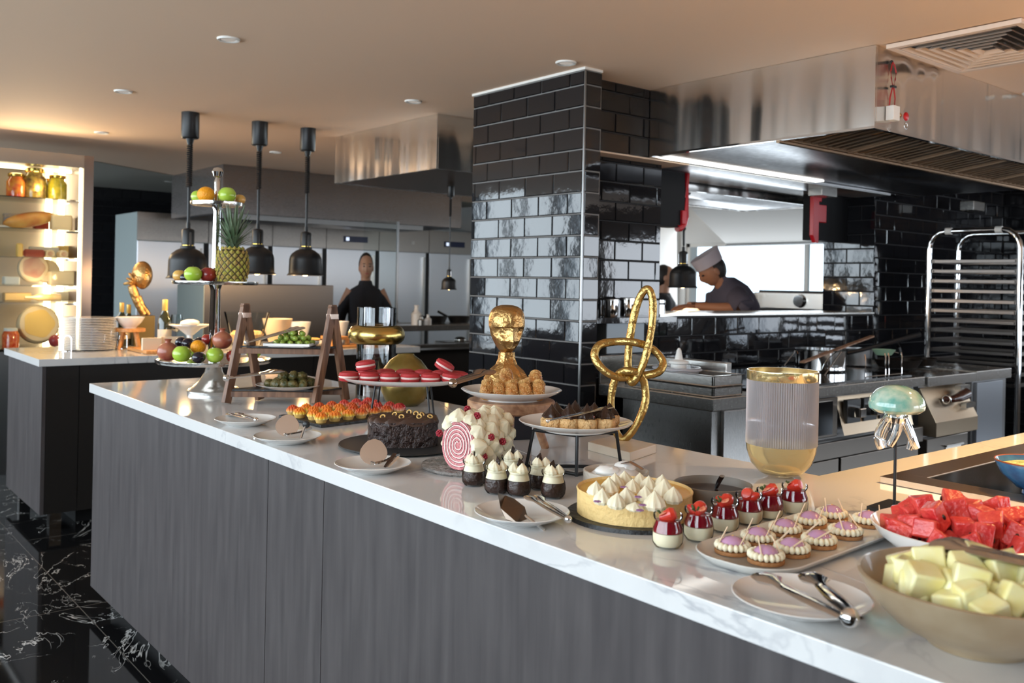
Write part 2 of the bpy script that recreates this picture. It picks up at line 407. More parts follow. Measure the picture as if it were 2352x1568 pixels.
# floor and ceiling
struct(MB().box(XL, XR, YW-.2, YE, -.1, 0).build('floor', K['floor'], smooth=False))
cl = MB(); cl.box(XL, XR, -.5, 8.5, CEIL, CEIL+.1); cl.box(XL, XR, 8.5, YE, 3.1, 3.2); cl.box(XL, XR, 8.5, 8.6, CEIL, 3.2); cl.box(XL, XR, YW-.2, -.6, 3.1, 3.2); cl.box(XL, XR, -.6, -.5, CEIL, 3.2)
struct(cl.build('ceiling', K['ceiling'], smooth=False))
struct(MB().prism([(XL, 1.2), (-8.3, 1.2), (-8.6, 2.26), (-9.2, 3.2), (-9.2, 7.2), (XL, 7.2)], CEIL-.006, CEIL-.001).build('ceiling_panel', mat('grey_ceiling_paint', (.36,.35,.31,1), .7), smooth=False))
# window wall behind the camera: sill, head, mullions
wf = MB(); wf.box(XL, XR, YW-.2, YW, 0, .62); wf.box(XL, XR, YW-.2, YW, 2.96, 3.1)
xs = [-11.0, -8.9, -6.8, -4.7, -2.6, -.5, 1.6]
wf.box(xs[-1]+.05, XR, YW-.2, YW, .62, 2.96)
struct(wf.build('wall_front', K['wall'], smooth=False))
for i in range(6):
    w = MB(); a, b = xs[i], xs[i+1]
    for q in (a, (a+b)/2, b-.05): w.box(q, q+.05, YW-.14, YW-.06, .62, 2.96)
    w.box(a, b, YW-.14, YW-.06, .62, .68); w.box(a, b, YW-.14, YW-.06, 2.90, 2.96)
    fr = struct(w.build('window_%d' % (i+1), K['black_metal'], smooth=False))
    struct(MB().box(a+.03, b-.03, YW-.105, YW-.095, .66, 2.92).build('window_pane', K['pane'], fr, smooth=False))
rw = MB(); rw.box(XR, XR+.1, YW-.2, YE, 0, .8); rw.box(XR, XR+.1, YW-.2, 7.5, 1.72, CEIL); rw.box(XR, XR+.1, 7.5, YE, 2.2, CEIL); rw.box(XR, XR+.1, 8.5, YE, CEIL, 3.2); rw.box(XR, XR+.1, YW-.2, -.5, CEIL, 3.2); rw.box(XR, XR+.1, YW-.2, 2.6, .8, 1.72)
for q in (4.9, 7.3, 9.7, 12.1): rw.box(XR, XR+.1, q, q+.45, .8, 1.72 if q < 7 else 2.2)
rw.box(XR, XR+.1, 12.5, YE, .8, 1.72)
struct(rw.build('wall_right', K['wall'], smooth=False))
ew = MB(); ew.box(-2.0, XR+.1, YE, YE+.1, 0, .6); ew.box(-2.0, XR+.1, YE, YE+.1, 3.0, 3.2); ew.box(-2.1, -2.0, YB, YE, 0, 3.2)
for q in (-2.0, -.3, .35, 1.9, 3.2): ew.box(q, q+.22, YE, YE+.1, .6, 3.0)
struct(ew.build('wall_end', K['wall'], smooth=False))
lw = MB(); lw.box(XL-.1, XL, YW-.2, YB+.2, 0, 3.2); lw.mat(1)
tiles(lw, (XL, 1.0, 0), (0, 1, 0), (1, 0, 0), 6.5, CEIL, tilt=.003)
struct(lw.build('wall_left', [K['dark_wall'], K['tile']], smooth=False))

# the tiled pillar
PX0, PX1, PY = -3.925, -3.062, 2.925
pm = MB(); pm.box(PX0, PX1-.006, PY+.007, PY+.112, 0, CEIL); pm.mat(1)
zo = .0416
tiles(pm, (PX0, PY+.007, 0), (1, 0, 0), (0, -1, 0), PX1-PX0-.008, CEIL-.012, start=.073, z0=-.1+zo, row0=0, tilt=.012)
tiles(pm, (PX1-.007, PY+.008, 0), (0, 1, 0), (1, 0, 0), .105, CEIL-.012, tw=.4, start=.1, z0=-.1+zo)
pm.mat(2); pm.box(PX1-.008, PX1, PY, PY+.008, 0, CEIL-.01)
struct(pm.build('wall_pillar', [K['grout'], K['tile'], K['steel_dark']], smooth=False), 'pillar clad in glossy black metro tiles')
struct(MB().box(PX0-.004, PX1+.004, PY-.006, PY+.11, CEIL-.012, CEIL).build('trim_1', K['white_plaster'], smooth=False))

# the wall with the kitchen pass
WX, WT = -3.3, .40                            # front face and thickness of the pass wall
YO0, YO1 = onX(1518, 550, WX).y, 5.95         # the opening
ZS, ZH = 1.262, 2.07                          # sill and head
pw = MB()
pw.box(WX-WT, WX-.007, 3.0, YO0, 0, ZH); pw.box(WX-WT, WX-.007, YO0, YO1, 0, ZS-.01)
pw.box(WX-WT, WX-.007, YO1+.007, 8.15, 0, CEIL); pw.box(WX-WT, WX+.10, 3.0, YO1+.01, ZH+.005, CEIL)
pw.mat(1)
tiles(pw, (WX-.007, 3.0, 0), (0, 1, 0), (1, 0, 0), YO0-3.0, ZH, start=.03, z0=-.1+zo)
tiles(pw, (WX-.007, YO0, 0), (0, 1, 0), (1, 0, 0), YO1-YO0, ZS-.012, start=.03+YO0-3.0, z0=-.1+zo)
tiles(pw, (WX-.007, YO1, 0), (0, 1, 0), (1, 0, 0), 2.1, CEIL, start=.05, z0=-.1+zo)
tiles(pw, (WX-WT, YO1+.007, ZS), (1, 0, 0), (0, -1, 0), WT, ZH-ZS+.04, start=.02, z0=-.1+.042, tilt=.012)
tiles(pw, (WX+.10, 3.0, ZH+.02), (0, 1, 0), (1, 0, 0), YO1-3.0, CEIL-ZH-.02, start=.05, z0=-.02)
pw.mat(2); pw.box(WX-WT-.02, WX+.006, YO0-.0, YO1, ZS-.01, ZS)
pw.mat(3); pw.box(WX-WT, WX+.10, 3.0, YO0+.10, ZH-.005, ZH+.006); pw.mat(4); pw.box(WX-WT, WX+.10, YO0+.10, YO1+.01, ZH-.005, ZH+.006)
struct(pw.build('wall_back', [K['grout_dark'], K['tile'], K['steel'], K['ceiling'], K['steel_dark']], smooth=False), 'black tiled wall with the kitchen pass opening')

# back kitchen shell beyond the pass: white walls, daylight window
yk = 8.0; xc = onY(1562, 600, yk).x
wa, wb = onY(1575, 600, yk), onY(1900, 600, yk)
kw = MB(); x0, x1 = wa.x, -3.7; z0w, z1w = 1.18, onY(1700, 556, yk).z
kw.box(XL, x0, yk, YB+.05, 0, CEIL); kw.box(x0, x1, yk, YB+.05, 0, z0w); kw.box(x0, x1, yk, YB+.05, z1w, CEIL); kw.box(x1, -3.31, yk, YB+.05, 0, CEIL)
struct(kw.build('wall_kitchen', K['white_wall'], smooth=False))
tw_ = MB(); tw_.box(-3.31, -1.9, yk, YB+.05, 0, CEIL); tw_.mat(1); tiles(tw_, (-3.3, yk, 0), (1, 0, 0), (0, -1, 0), 1.4, CEIL, start=.05, z0=-.058)
struct(tw_.build('wall_corner', [K['grout_dark'], K['tile']], smooth=False))
struct(MB().box(xc-.1, xc, 7.3, yk, 0, CEIL).build('wall_side', K['white_wall'], smooth=False))
struct(MB().box(-10.9, xc-.1, 7.25, 7.35, 0, CEIL).build('wall_partition', K['white_wall'], smooth=False))
wm = MB()
for q in (x0, (x0+x1)/2, x1-.04): wm.box(q, q+.04, yk+.02, yk+.06, z0w, z1w)
wm.box(x0, x1, yk+.02, yk+.06, z0w, z0w+.04); wm.box(x0, x1, yk+.02, yk+.06, z1w-.04, z1w)
kf = struct(wm.build('window_7', K['white_plaster'], smooth=False))
struct(MB().box(x0+.02, x1-.02, yk+.03, yk+.036, z0w+.02, z1w-.02).build('window_pane', K['pane'], kf, smooth=False))

# ------------------------------------------------------------------ front counter
CF, CB, CXL, CXR = 1.081, 2.03, -4.145, 1.2
CW = -1.262                                    # left edge of the wing that runs away from us
slab = MB()
slab.prism([(CXL, CF), (CXR, CF), (CXR, 4.1), (CW, 4.1), (CW, CB), (CXL, CB)], T-.038, T)
wt = tag(slab.build('worktop', K['quartz'], smooth=False, bevel=.002), 'white veined quartz worktop of the long buffet counter in the foreground', 'worktop')
jn = MB()
s1, s2 = onz(1140, 1010, T), onz(1985, 1410, T)
jn.bar((-2.85, 1.995, T), (onz(1145, 1020, T).x, 1.66, T), .0025, .0012); 
jn.bar((onz(1130, 1012, T).x, 1.66, T), (-.55, 1.30, T), .0025, .0012)
jn.build('joint', mat('slab_joint', (.45, .43, .41, 1), .5), wt, smooth=False)
xs_ = [CXL+.02] + [onY(x, y, CF).x for x, y in ((602, 1200), (728, 1300))] + [-.05, 1.18]
for i in range(4):
    a, b = xs_[i]+.0015, xs_[i+1]-.0015
    cu = thing('counter_cabinet', ['dark grey oak end unit of the front counter, leftmost', 'narrow dark grey oak unit of the front counter', 'wide dark grey oak unit right of the narrow one in the front counter', 'dark grey oak unit of the front counter beyond the right edge'][i], 'cabinet', ((a+b)/2, CF+.3, 0), 0, 'units of the front counter')
    w = (b-a)/2
    MB().box(-w, w, -.285, -.265, .09, T-.039).build('front_panel', K['panel'], cu, smooth=False, bevel=.0012)
    MB().box(-w, w, -.262, .60, .09, T-.039).build('body', K['panel_dark'], cu, smooth=False)
    MB().box(-w, w, -.20, .55, 0, .09).build('plinth', K['panel_dark'], cu, smooth=False)
wb_ = thing('counter_cabinet', 'dark base unit under the wing of the front counter, behind the hob', 'cabinet', (CW+.4, 3.0, 0))
MB().box(-.38, 1.2, -.97, 1.08, .09, T-.039).build('body', K['panel_dark'], wb_, smooth=False)
MB().box(-.33, 1.2, -.95, 1.05, 0, .09).build('plinth', K['panel_dark'], wb_, smooth=False)

# ------------------------------------------------------------------ rear island
IX0, IX1, IY0, IY1 = -6.35, -5.43, 1.158, 3.62
tag(MB().box(IX0, IX1, IY0, IY1, T-.04, T).build('worktop', K['quartz'], smooth=False, bevel=.002), 'white quartz worktop of the far buffet island carrying the plate stack', 'worktop')
iu = thing('island_cabinet', 'dark wood base of the far buffet island on short steel feet', 'cabinet', (-5.9, 2.4, 0))
MB().box(-.43, .45, -1.22, -1.20, .10, T-.04).build('end_panel', K['panel'], iu, smooth=False)
for i in range(3):
    y0 = -1.198+i*.8 if i else -1.198; y1 = -1.198+.8*(i+1)-.004
    if i == 0: y1 = -1.198+.165
    if i == 1: y0 = -1.198+.169
    MB().box(.43, .45, y0, y1, .10, T-.04).build('door', K['panel_dark'], iu, smooth=False)
MB().box(-.42, .428, -1.198, 1.2, .12, T-.04).build('body', K['panel_dark'], iu, smooth=False)
for sx, sy in ((.38, -1.13), (-.38, -1.13), (.38, 1.1), (-.38, 1.1)):
    MB().box(sx-.03, sx+.03, sy-.03, sy+.03, 0, .12).build('foot', K['chrome'], iu, smooth=False)
MB().box(-.3, .3, -1.0, 1.1, 0, .12).build('plinth', K['black_plastic'], iu, smooth=False)

# ------------------------------------------------------------------ range hoods
def hood_box(mb, x0, x1, y0, y1, z0, z1, t=.012):
    mb.box(x0, x1, y0, y0+t, z0, z1); mb.box(x0, x1, y1-t, y1, z0, z1); mb.box(x0, x0+t, y0+t, y1-t, z0, z1); mb.box(x1-t, x1, y0+t, y1-t, z0, z1)
    mb.box(x0+t, x1-t, y0+t, y1-t, z0+.14, z0+.15)
HX0, HX1, HY0, HY1, HZ = -3.19, -1.96, 3.51, 6.3, 2.085
hd = thing('range_hood', 'large stainless steel extraction hood over the cooking suite at the right', 'range hood', (-2.6, 4.9, HZ))
def loc(o, p): return Vector(p)-o.location
b = MB(); hood_box(b, HX0+2.6, HX1+2.6, HY0-4.9, HY1-4.9, 0, CEIL-HZ-.001); b.build('canopy', K['steel_h'], hd, smooth=False, bevel=.002)
b = MB(); b.box(HX0+2.6, HX1+2.6, HY0-4.9-.001, HY0-4.9+.02, -.008, .002); b.box(HX1+2.6-.02, HX1+2.6+.001, HY0-4.9, HY1-4.9, -.008, .002); b.box(HX0+2.6, HX0+2.62, HY0-4.9, HY1-4.9, -.012, .002)
b.build('rim', K['chrome'], hd, smooth=False)
K['filter'] = steel('greasy_baffle_steel', (.34,.23,.15,1), rough=.42)
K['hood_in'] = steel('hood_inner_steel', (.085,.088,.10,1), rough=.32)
nf = 5; L = (HY1-HY0-.12)/nf
for i in range(nf):
    f = MB(); y0 = HY0-4.9+.06+i*L
    xa, xb, za, zb = HX1+2.6-.03, -2.43+2.6, .075, .012
    nb = 9
    for k in range(nb):
        y = y0+.02+k*(L-.04)/(nb-1)
        f.bar((xa, y, za), (xb, y, zb), .020, .022)
    f.bar((xa, y0, za-.004), (xa, y0+L-.004, za-.004), .03, .02, up=(0,0,1)); f.bar((xb, y0, zb-.004), (xb, y0+L-.004, zb-.004), .03, .02)
    f.bar((xa, y0+.004, za-.008), (xb, y0+.004, zb-.008), .014, .02)
    f.build('baffle_filter', K['filter'], hd, smooth=False)
MB().add([(HX1+2.6-.03, HY0-4.9+.02, .09), (-2.43+2.6, HY0-4.9+.02, .03), (-2.43+2.6, HY1-4.9-.02, .03), (HX1+2.6-.03, HY1-4.9-.02, .09)], [(0,1,2,3)]).build('filter_backing', K['black_metal'], hd, smooth=False)
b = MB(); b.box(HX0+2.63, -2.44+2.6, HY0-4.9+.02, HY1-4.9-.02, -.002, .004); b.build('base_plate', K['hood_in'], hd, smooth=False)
b = MB(); b.tube([(-2.44+2.6, HY0-4.9+.03, -.004), (-2.44+2.6, HY1-4.9-.03, -.004)], .012, 8); b.build('gutter', K['filter'], hd)
b = MB(); b.box(HX0+2.61, HX0+2.67, HY0-4.9+.08, HY0-4.9+1.5, -.012, -.004)
K['strip'] = emission('strip_light', (1, .97, .9, 1), 6)
b.build('strip_light', K['strip'], hd, smooth=False)
q = onz(1890, 434, HZ-.02)-hd.location; MB().box(q.x-.05, q.x+.05, q.y-.09, q.y+.09, -.07, -.003).build('junction_box', K['steel'], hd, smooth=False, bevel=.003)
q = onz(2215, 470, HZ-.02)-hd.location; MB().box(-.52, -.42, q.y-.09, q.y+.09, -.07, -.003).build('junction_box', K['steel'], hd, smooth=False, bevel=.003)

# hood over the island station, and the big one over the far cooking line
AX0, AX1, AY0, AY1, AZ = -5.785, -4.525, 3.105, 5.2, 2.09
ha = thing('range_hood', 'smaller stainless steel hood hanging left of the tiled pillar', 'range hood', (-5.1, 4.1, AZ))
b = MB(); hood_box(b, AX0+5.1, AX1+5.1, AY0-4.1, AY1-4.1, 0, CEIL-AZ-.001); b.build('canopy', K['steel_h'], ha, smooth=False, bevel=.002)
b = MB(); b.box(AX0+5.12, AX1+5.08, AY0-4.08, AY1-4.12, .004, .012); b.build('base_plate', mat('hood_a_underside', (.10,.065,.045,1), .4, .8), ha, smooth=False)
BX, BY0, BY1, BZ = -7.9, 3.135, 5.76, 1.99
hb = thing('range_hood', 'long stainless steel hood over the far cooking line behind the pendant lamps', 'range hood', (-8.5, 4.4, BZ))
b = MB(); hood_box(b, -9.2+8.5, BX+8.5, BY0-4.4, BY1-4.4, 0, CEIL-BZ-.001); b.build('canopy', steel('hood_b_steel', (.34,.31,.30,1), .26, wave=.006), hb, smooth=False, bevel=.003)
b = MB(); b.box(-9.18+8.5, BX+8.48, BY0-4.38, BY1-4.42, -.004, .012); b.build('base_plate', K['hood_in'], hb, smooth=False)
b = MB(); b.box(BX+8.5, BX+8.52, BY0-4.4, BY1-4.9, -.05, -.004); b.build('rail', K['steel_dark'], hb, smooth=False)
# ================================================================== ceiling fittings
K['lens'] = emission('lamp_lens', (1, .9, .8, 1), .45)  # downlights are off; a dim glow stands in for the white lens
DL = [((525, 89), 'round white downlight in the ceiling at the upper left, nearest the camera'), ((1300, 143), 'round white downlight in the ceiling above the tiled pillar'),
      ((283, 209), 'round white downlight in the ceiling left of the pendant lamps'), ((949, 232), 'round white downlight in the ceiling above the smaller hood'),
      ((633, 349), 'small distant downlight between the middle and right pendant lamps'), ((233, 304), 'small distant downlight above the lit display cabinet'),
      ((2372, 213), 'downlight cut by the right edge of the frame beside the ceiling vent')]
dl0 = None
for i, ((x, y), lab) in enumerate(DL):
    p = onz(x, y, CEIL)
    if dl0 is None:
        dl0 = thing('ceiling_light', lab, 'ceiling light', (p.x, p.y, CEIL), 0, 'recessed downlights')
        MB().lathe([(.030, .0), (.030, -.004), (.038, -.008), (.045, -.008), (.048, -.003), (.048, 0)], 32).build('trim_ring', K['white_plaster'], dl0)
        MB().lathe([(0, -.004), (.030, -.004), (.030, 0)], 24).build('lens', K['lens'], dl0); kids(dl0)
    else: dup(dl0, (p.x, p.y, CEIL), 0, lab)
p = onz(388, 416, CEIL); dup(dl0, (p.x, p.y, CEIL), 0, 'tiny far downlight in the recessed grey ceiling above the tall fridges')
p = onz(1920, 120, CEIL)
p = onz(2215, 156, CEIL)
av = thing('air_vent', 'square louvred white air diffuser in the ceiling at the upper right', 'air vent', (p.x+.23, p.y-.30, CEIL), 0)
K['vent'] = mat('vent_white', (.74, .58, .46, 1), .5)
f = MB()
for a, b_, c, d in ((-.26, .26, -.33, -.30), (-.26, .26, .27, .30), (-.26, -.23, -.30, .27), (.23, .26, -.30, .27)): f.box(a, b_, c, d, -.022, -.004)
f.build('frame', K['vent'], av, smooth=False, bevel=.002)
for k in range(6):
    q = .225-k*.036; h = q*1.25; bw = .015; bh = .013
    l = MB()
    for (ax, ay, bx, by) in ((-q, -h, q, -h), (q, -h, q, h), (q, h, -q, h), (-q, h, -q, -h)):
        n = Vector((-(ax+bx)/2, -(ay+by)/2, 0)); n.normalize(); A = Vector((ax, ay, -.020)); B = Vector((bx, by, -.020)); 
        l.add([A, B, B+n*bw+Vector((0,0,bh))-(B-A).normalized()*bw, A+n*bw+Vector((0,0,bh))+(B-A).normalized()*bw], [(0,1,2,3)])
        l.add([A+Vector((0,0,.003)), B+Vector((0,0,.003)), B+n*bw+Vector((0,0,bh+.003))-(B-A).normalized()*bw, A+n*bw+Vector((0,0,bh+.003))+(B-A).normalized()*bw], [(3,2,1,0)])
    l.build('louver', K['vent'], av, smooth=False)
MB().box(-.25, .25, -.31, .29, -.001, 0).build('backing', K['black_metal'], av, smooth=False)

# fire suppression pull station on the hood corner
ps = thing('pull_station', 'fire suppression pull box with red knob and looped red cable on the big hood', 'pull station', (HX1+.002, onX(2040, 262, HX1).y, onX(2040, 262, HX1).z), 0)
yq = lambda x, y: onX(x, y, HX1+.02)-ps.location
MB().box(0, .05, -.035, .035, -.042, .042).build('box', K['white_plaster'], ps, bevel=.003)
ps.scale = (.72, .72, .72)
b = MB(); b.lathe([(0,0),(.016,0),(.016,.05),(.012,.055),(0,.055)], 16, M=Matrix.Translation((.02, .035, 0)) @ Matrix.Rotation(-pi/2, 4, 'X')); b.build('fitting', mat('brass', (.7,.5,.2,1), .3, 1), ps)
b = MB(); b.ell((.045, .115, -.005), (.012, .026, .026)); b.build('knob', mat('red_plastic', (.55,.012,.015,1), .35), ps)
b = MB(); b.torus((.05, .105, -.062), .018, .0025, M=Matrix.Rotation(pi/2, 4, 'Y')); b.build('ring', K['chrome'], ps)
K['red_cable'] = mat('red_cable', (.42,.02,.02,1), .4)
pts = [(.02, -.03, .04), (.022, -.028, .09), (.024, -.004, .155), (.024, -.022, .20), (.024, -.03, .24), (.022, -.012, .282), (.020, 0, .296), (.022, .014, .282), (.024, .032, .24), (.024, .022, .20), (.024, .006, .155), (.022, .028, .09), (.02, .026, .04)]
b = MB(); b.tube(pts, .0042, 8); b.build('cable', K['red_cable'], ps)
b = MB(); b.box(.016, .034, -.022, .022, .148, .160); b.ell((.012, 0, .30), .010); b.build('clip', K['black_plastic'], ps)

# ================================================================== pendant heat lamps
def pendant(name_label, x, y, zbot, s=1.0, ztop=CEIL, ch=.175, group='black pendant heat lamps'):
    t = thing('pendant_heat_lamp', name_label, 'pendant lamp', (x, y, zbot), 0, group)
    h = (ztop-zbot)/s
    K.setdefault('bulb', emission('warm_bulb', (1, .62, .25, 1), 25))
    MB().lathe([(0, h-.001), (.062, h-.001), (.062, h-ch), (.055, h-ch-.01), (.03, h-ch-.012), (.018, h-ch-.055), (0, h-ch-.055)], 28).build('canopy', K['black_metal'], t)
    c = MB(); pts = []; n = 20; z1, z0 = h-ch-.055, h-ch-.055-.30
    for i in range(n*10+1):
        a = 2*pi*i/10; pts.append((.017*cos(a), .017*sin(a), z1+(z0-z1)*i/(n*10)))
    c.tube(pts, .0062, 5); c.build('coil_cord', K['black_plastic'], t)
    MB().tube([(0, 0, z0+.01), (.004, 0, (z0+.27)/2), (0, 0, .38)], .011, 8).build('cord', K['black_plastic'], t)
    MB().lathe([(0, .40), (.014, .40), (.016, .36), (.038, .352), (.043, .34), (.043, .245), (.036, .238), (.050, .232), (.052, .215), (.075, .205), (.108, .180), (.124, .155), (.130, .13), (.133, .022), (.138, .012), (.146, .004), (.146, 0), (.138, 0), (.130, .02), (.126, .13), (.11, .165), (.03, .20), (0, .20)], 40).build('shade', K['black_metal'], t)
    g = MB()
    for sx in (-1, 1): g.box(sx*.048-.003, sx*.048+.003, -.008, .008, .235, .33)
    g.build('bracket', K['chrome'], t, smooth=False)
    MB().ell((0, 0, .045), (.042, .042, .05)).build('bulb', K['bulb'], t)
    MB().lathe([(.0385, .242), (.0405, .240), (.0405, .236), (.0385, .234)], 24).build('collar', K['gold_smooth'], t)
    t.scale = (s, s, s)
    return t
pa = onX(430, 640, -5.6); pb = onX(590, 630, -5.6); pc = onX(701, 633, -5.6)
for p, l in ((pa, 'black pendant heat lamp behind the tiered fruit stand, leftmost of the three'), (pb, 'black pendant heat lamp behind the pineapple, middle one of three'), (pc, 'black pendant heat lamp hanging right of the pineapple, in front of the fridges')):
    pendant(l, -5.6, p.y, p.z, .82 if p is not pa else .86)
pd_ = onX(1031, 665, -5.3)
pendant('small black pendant lamp over the far counter just left of the tiled pillar', -5.3, pd_.y, pd_.z, .40, AZ+.002)
pe = onX(1568, 661, -3.85)
pendant('black pendant lamp hanging over the kitchen pass in front of the chef', -3.85, pe.y, pe.z, .66, 2.018, ch=.012)
for q, e in ((pa, 20), (pb, 20), (pc, 20)): point('lamp_glow', (-5.6, q.y, q.z-.01), e, WARM, .03)
point('lamp_glow', (-3.85, pe.y, pe.z-.01), 6, WARM, .03)

# ================================================================== far fridges and cooking line
FX = -9.5
fy = [2.9] + [onX(x, 600, FX).y for x in (478, 625, 749, 870, 985, 1090)]
fz1, fz0 = 2.06, 1.775
K['fr_door'] = steel('fridge_door_steel', (.74,.76,.80,1), .36, grain=(1,40,1), wave=.004)
K['fr_top'] = steel('fridge_header_steel', (.42,.39,.36,1), .28, grain=(1,1,40), wave=.004)
fl = ['leftmost', 'second from left', 'third from left', 'fourth from left, behind the woman', 'fifth from left, right of the woman', 'rightmost']
fl = ['tall stainless fridge with a pale side panel, leftmost of the row', 'tall stainless fridge behind the tiered fruit stand', 'tall stainless fridge behind the right pendant lamp', 'tall stainless fridge directly behind the woman in black', 'tall stainless fridge right of the woman in black', 'tall stainless fridge beside the tiled pillar']
for i in range(6):
    y0, y1 = fy[i]+.004, fy[i+1]-.004; ym = (y0+y1)/2
    f = thing('upright_fridge', fl[i], 'fridge', (FX-.35, ym, 0), 0, 'row of tall fridges')
    hw = (y1-y0)/2
    MB().box(-.40, .33, -hw, hw, .10, fz1).build('body', mat('fridge_side', (.52,.60,.60,1), .4, .3) if i == 0 else K['steel_dark'], f, smooth=False)
    MB().box(.33, .35, -hw, hw, fz0+.004, fz1).build('header', K['fr_top'], f, smooth=False)
    MB().box(.33, .36, -hw, hw-.05, .14, fz0-.004).build('door', K['fr_door'], f, smooth=False, bevel=.004)
    MB().box(.33, .355, hw-.045, hw, .14, fz0-.004).build('pillar_strip', K['black_metal'], f, smooth=False)
    h = MB(); h.box(.36, .385, hw-.10, hw-.075, .5, fz0-.06); h.build('handle', K['steel'], f, smooth=False)
    if i in (3, 5):
        MB().box(.351, .357, -.13, .19, 1.86, 1.93).build('display', mat('fridge_display', (.03,.04,.10,1), .2), f, smooth=False)
        MB().box(.357, .359, -.10, -.06, 1.875, 1.915).build('display_light', emission('display_glow', (.7,.8,1,1), 1.4), f, smooth=False)
    elif i != 1 or True:
        MB().box(.351, .354, .1, .14, 1.87, 1.91).build('badge', K['white_plaster'], f, smooth=False)
    MB().box(-.38, .30, -hw+.02, hw-.02, 0, .10).build('plinth', K['black_metal'], f, smooth=False)
# cooking bench in front of the woman, with a steel back panel
bx = -6.85; y0, y1 = onX(775, 750, bx).y-.02, 5.9
zt = onX(1000, 742, bx).z
cb = thing('steel_bench', 'stainless steel cooking bench in front of the woman, with a shelf below', 'bench', (bx-.0, (y0+y1)/2, 0)); hw = (y1-y0)/2
MB().box(-.22, .30, -hw, hw, zt-.05, zt).build('top', K['steel'], cb, smooth=False, bevel=.003)
MB().box(-.22, .28, -hw, hw, zt-.22, zt-.215).build('shelf', K['steel_dark'], cb, smooth=False)
MB().box(-.20, .20, -hw, hw, .12, zt-.225).build('body', K['panel_dark'], cb, smooth=False)
MB().box(.20, .30, -hw, hw, .84, .87).build('rail', K['steel'], cb, smooth=False)
for s_ in (-1, 1): MB().box(.2, .24, s_*hw-.03, s_*hw+.03, 0, zt-.05).build('leg', K['steel_dark'], cb, smooth=False)
for s_ in (-1, 1): MB().box(-.2, -.16, s_*hw-.03, s_*hw+.03, 0, .12).build('leg', K['steel_dark'], cb, smooth=False)
sp_x = -6.62
a, b2 = onX(470, 655, sp_x), onX(774, 652, sp_x)
sp = thing('steel_cabinet', 'tall dull grey steel appliance back standing behind the far island', 'cabinet', (sp_x, a.y, 0))
L = b2.y-a.y-.03
MB().box(-.55, 0, 0, L, .1, onX(620, 653, sp_x).z).build('body', steel('appliance_back', (.13,.12,.115,1), .42), sp, smooth=False, bevel=.004)
MB().box(-.55, -.0, -.006, 0, .1, a.z).build('side_panel', mat('appliance_side_paint', (.28,.34,.34,1), .4, .4), sp, smooth=False)
MB().box(-.5, -.05, .03, L-.03, 0, .1).build('plinth', K['black_metal'], sp, smooth=False)
# glass screen by the cooking line
gx = -6.40
ga, gb = onX(872, 500, gx), onX(944, 740, gx)
gs = thing('glass_screen', 'clear glass screen standing on the far cooking bench right of the woman', 'glass screen', (bx+.2, ga.y, zt))
MB().box(0, .008, 0, gb.y-ga.y, 0, .88).build('pane', K['pane'], gs, smooth=False)
MB().box(-.004, .012, gb.y-ga.y, gb.y-ga.y+.018, 0, .88).build('edge_trim', K['steel_dark'], gs, smooth=False)
# utensils on the bench
def onbench(x, X=-6.9): return onX(x, 700, X).y
for i, (x, hh, r, l) in enumerate(((957, .17, .045, 'white spray bottle on the far steel bench'), (984, .09, .03, 'short white pot on the far steel bench'), (968, .08, .03, 'small steel tin on the far bench beside the white pot'))):
    MB_ = MB().lathe([(0, 0), (r, 0), (r*1.02, hh*.55), (r*.5, hh*.7), (r*.4, hh*.9), (r*.55, hh), (0, hh)], 16)
    tag(MB_.build('kitchen_bottle', K['china'] if i < 2 else K['steel']), l, 'bottle', None, (-6.68+.06*i, onbench(x,-6.68+.06*i), zt))
for x, l in ((1000, 'black cooking pan with glowing rim on the far bench'), (1056, 'black round pan on the far bench beside the pillar')):
    t = thing('frying_pan', l, 'pan', (-6.93, onbench(x, -6.93), zt))
    MB().lathe([(0, 0), (.09, 0), (.115, .06), (.112, .06), (.085, .006), (0, .006)], 24).build('pan_body', K['black_metal'], t)
    MB().tube([(-.08, -.08, .05), (-.13, -.16, .10)], .011, 8).build('handle', K['black_plastic'], t)
t = thing('gastro_tray', 'steel tray of small bowls on the bench shelf beside the pillar', 'tray', (-6.83, onX(1045, 770, -6.83).y, zt-.2145))
MB().box(-.1, .1, -.16, .16, 0, .05).build('tray_body', K['steel'], t, bevel=.01)
MB().ell((0, .06, .06), (.06, .06, .03)).build('bowl', K['chrome'], t)

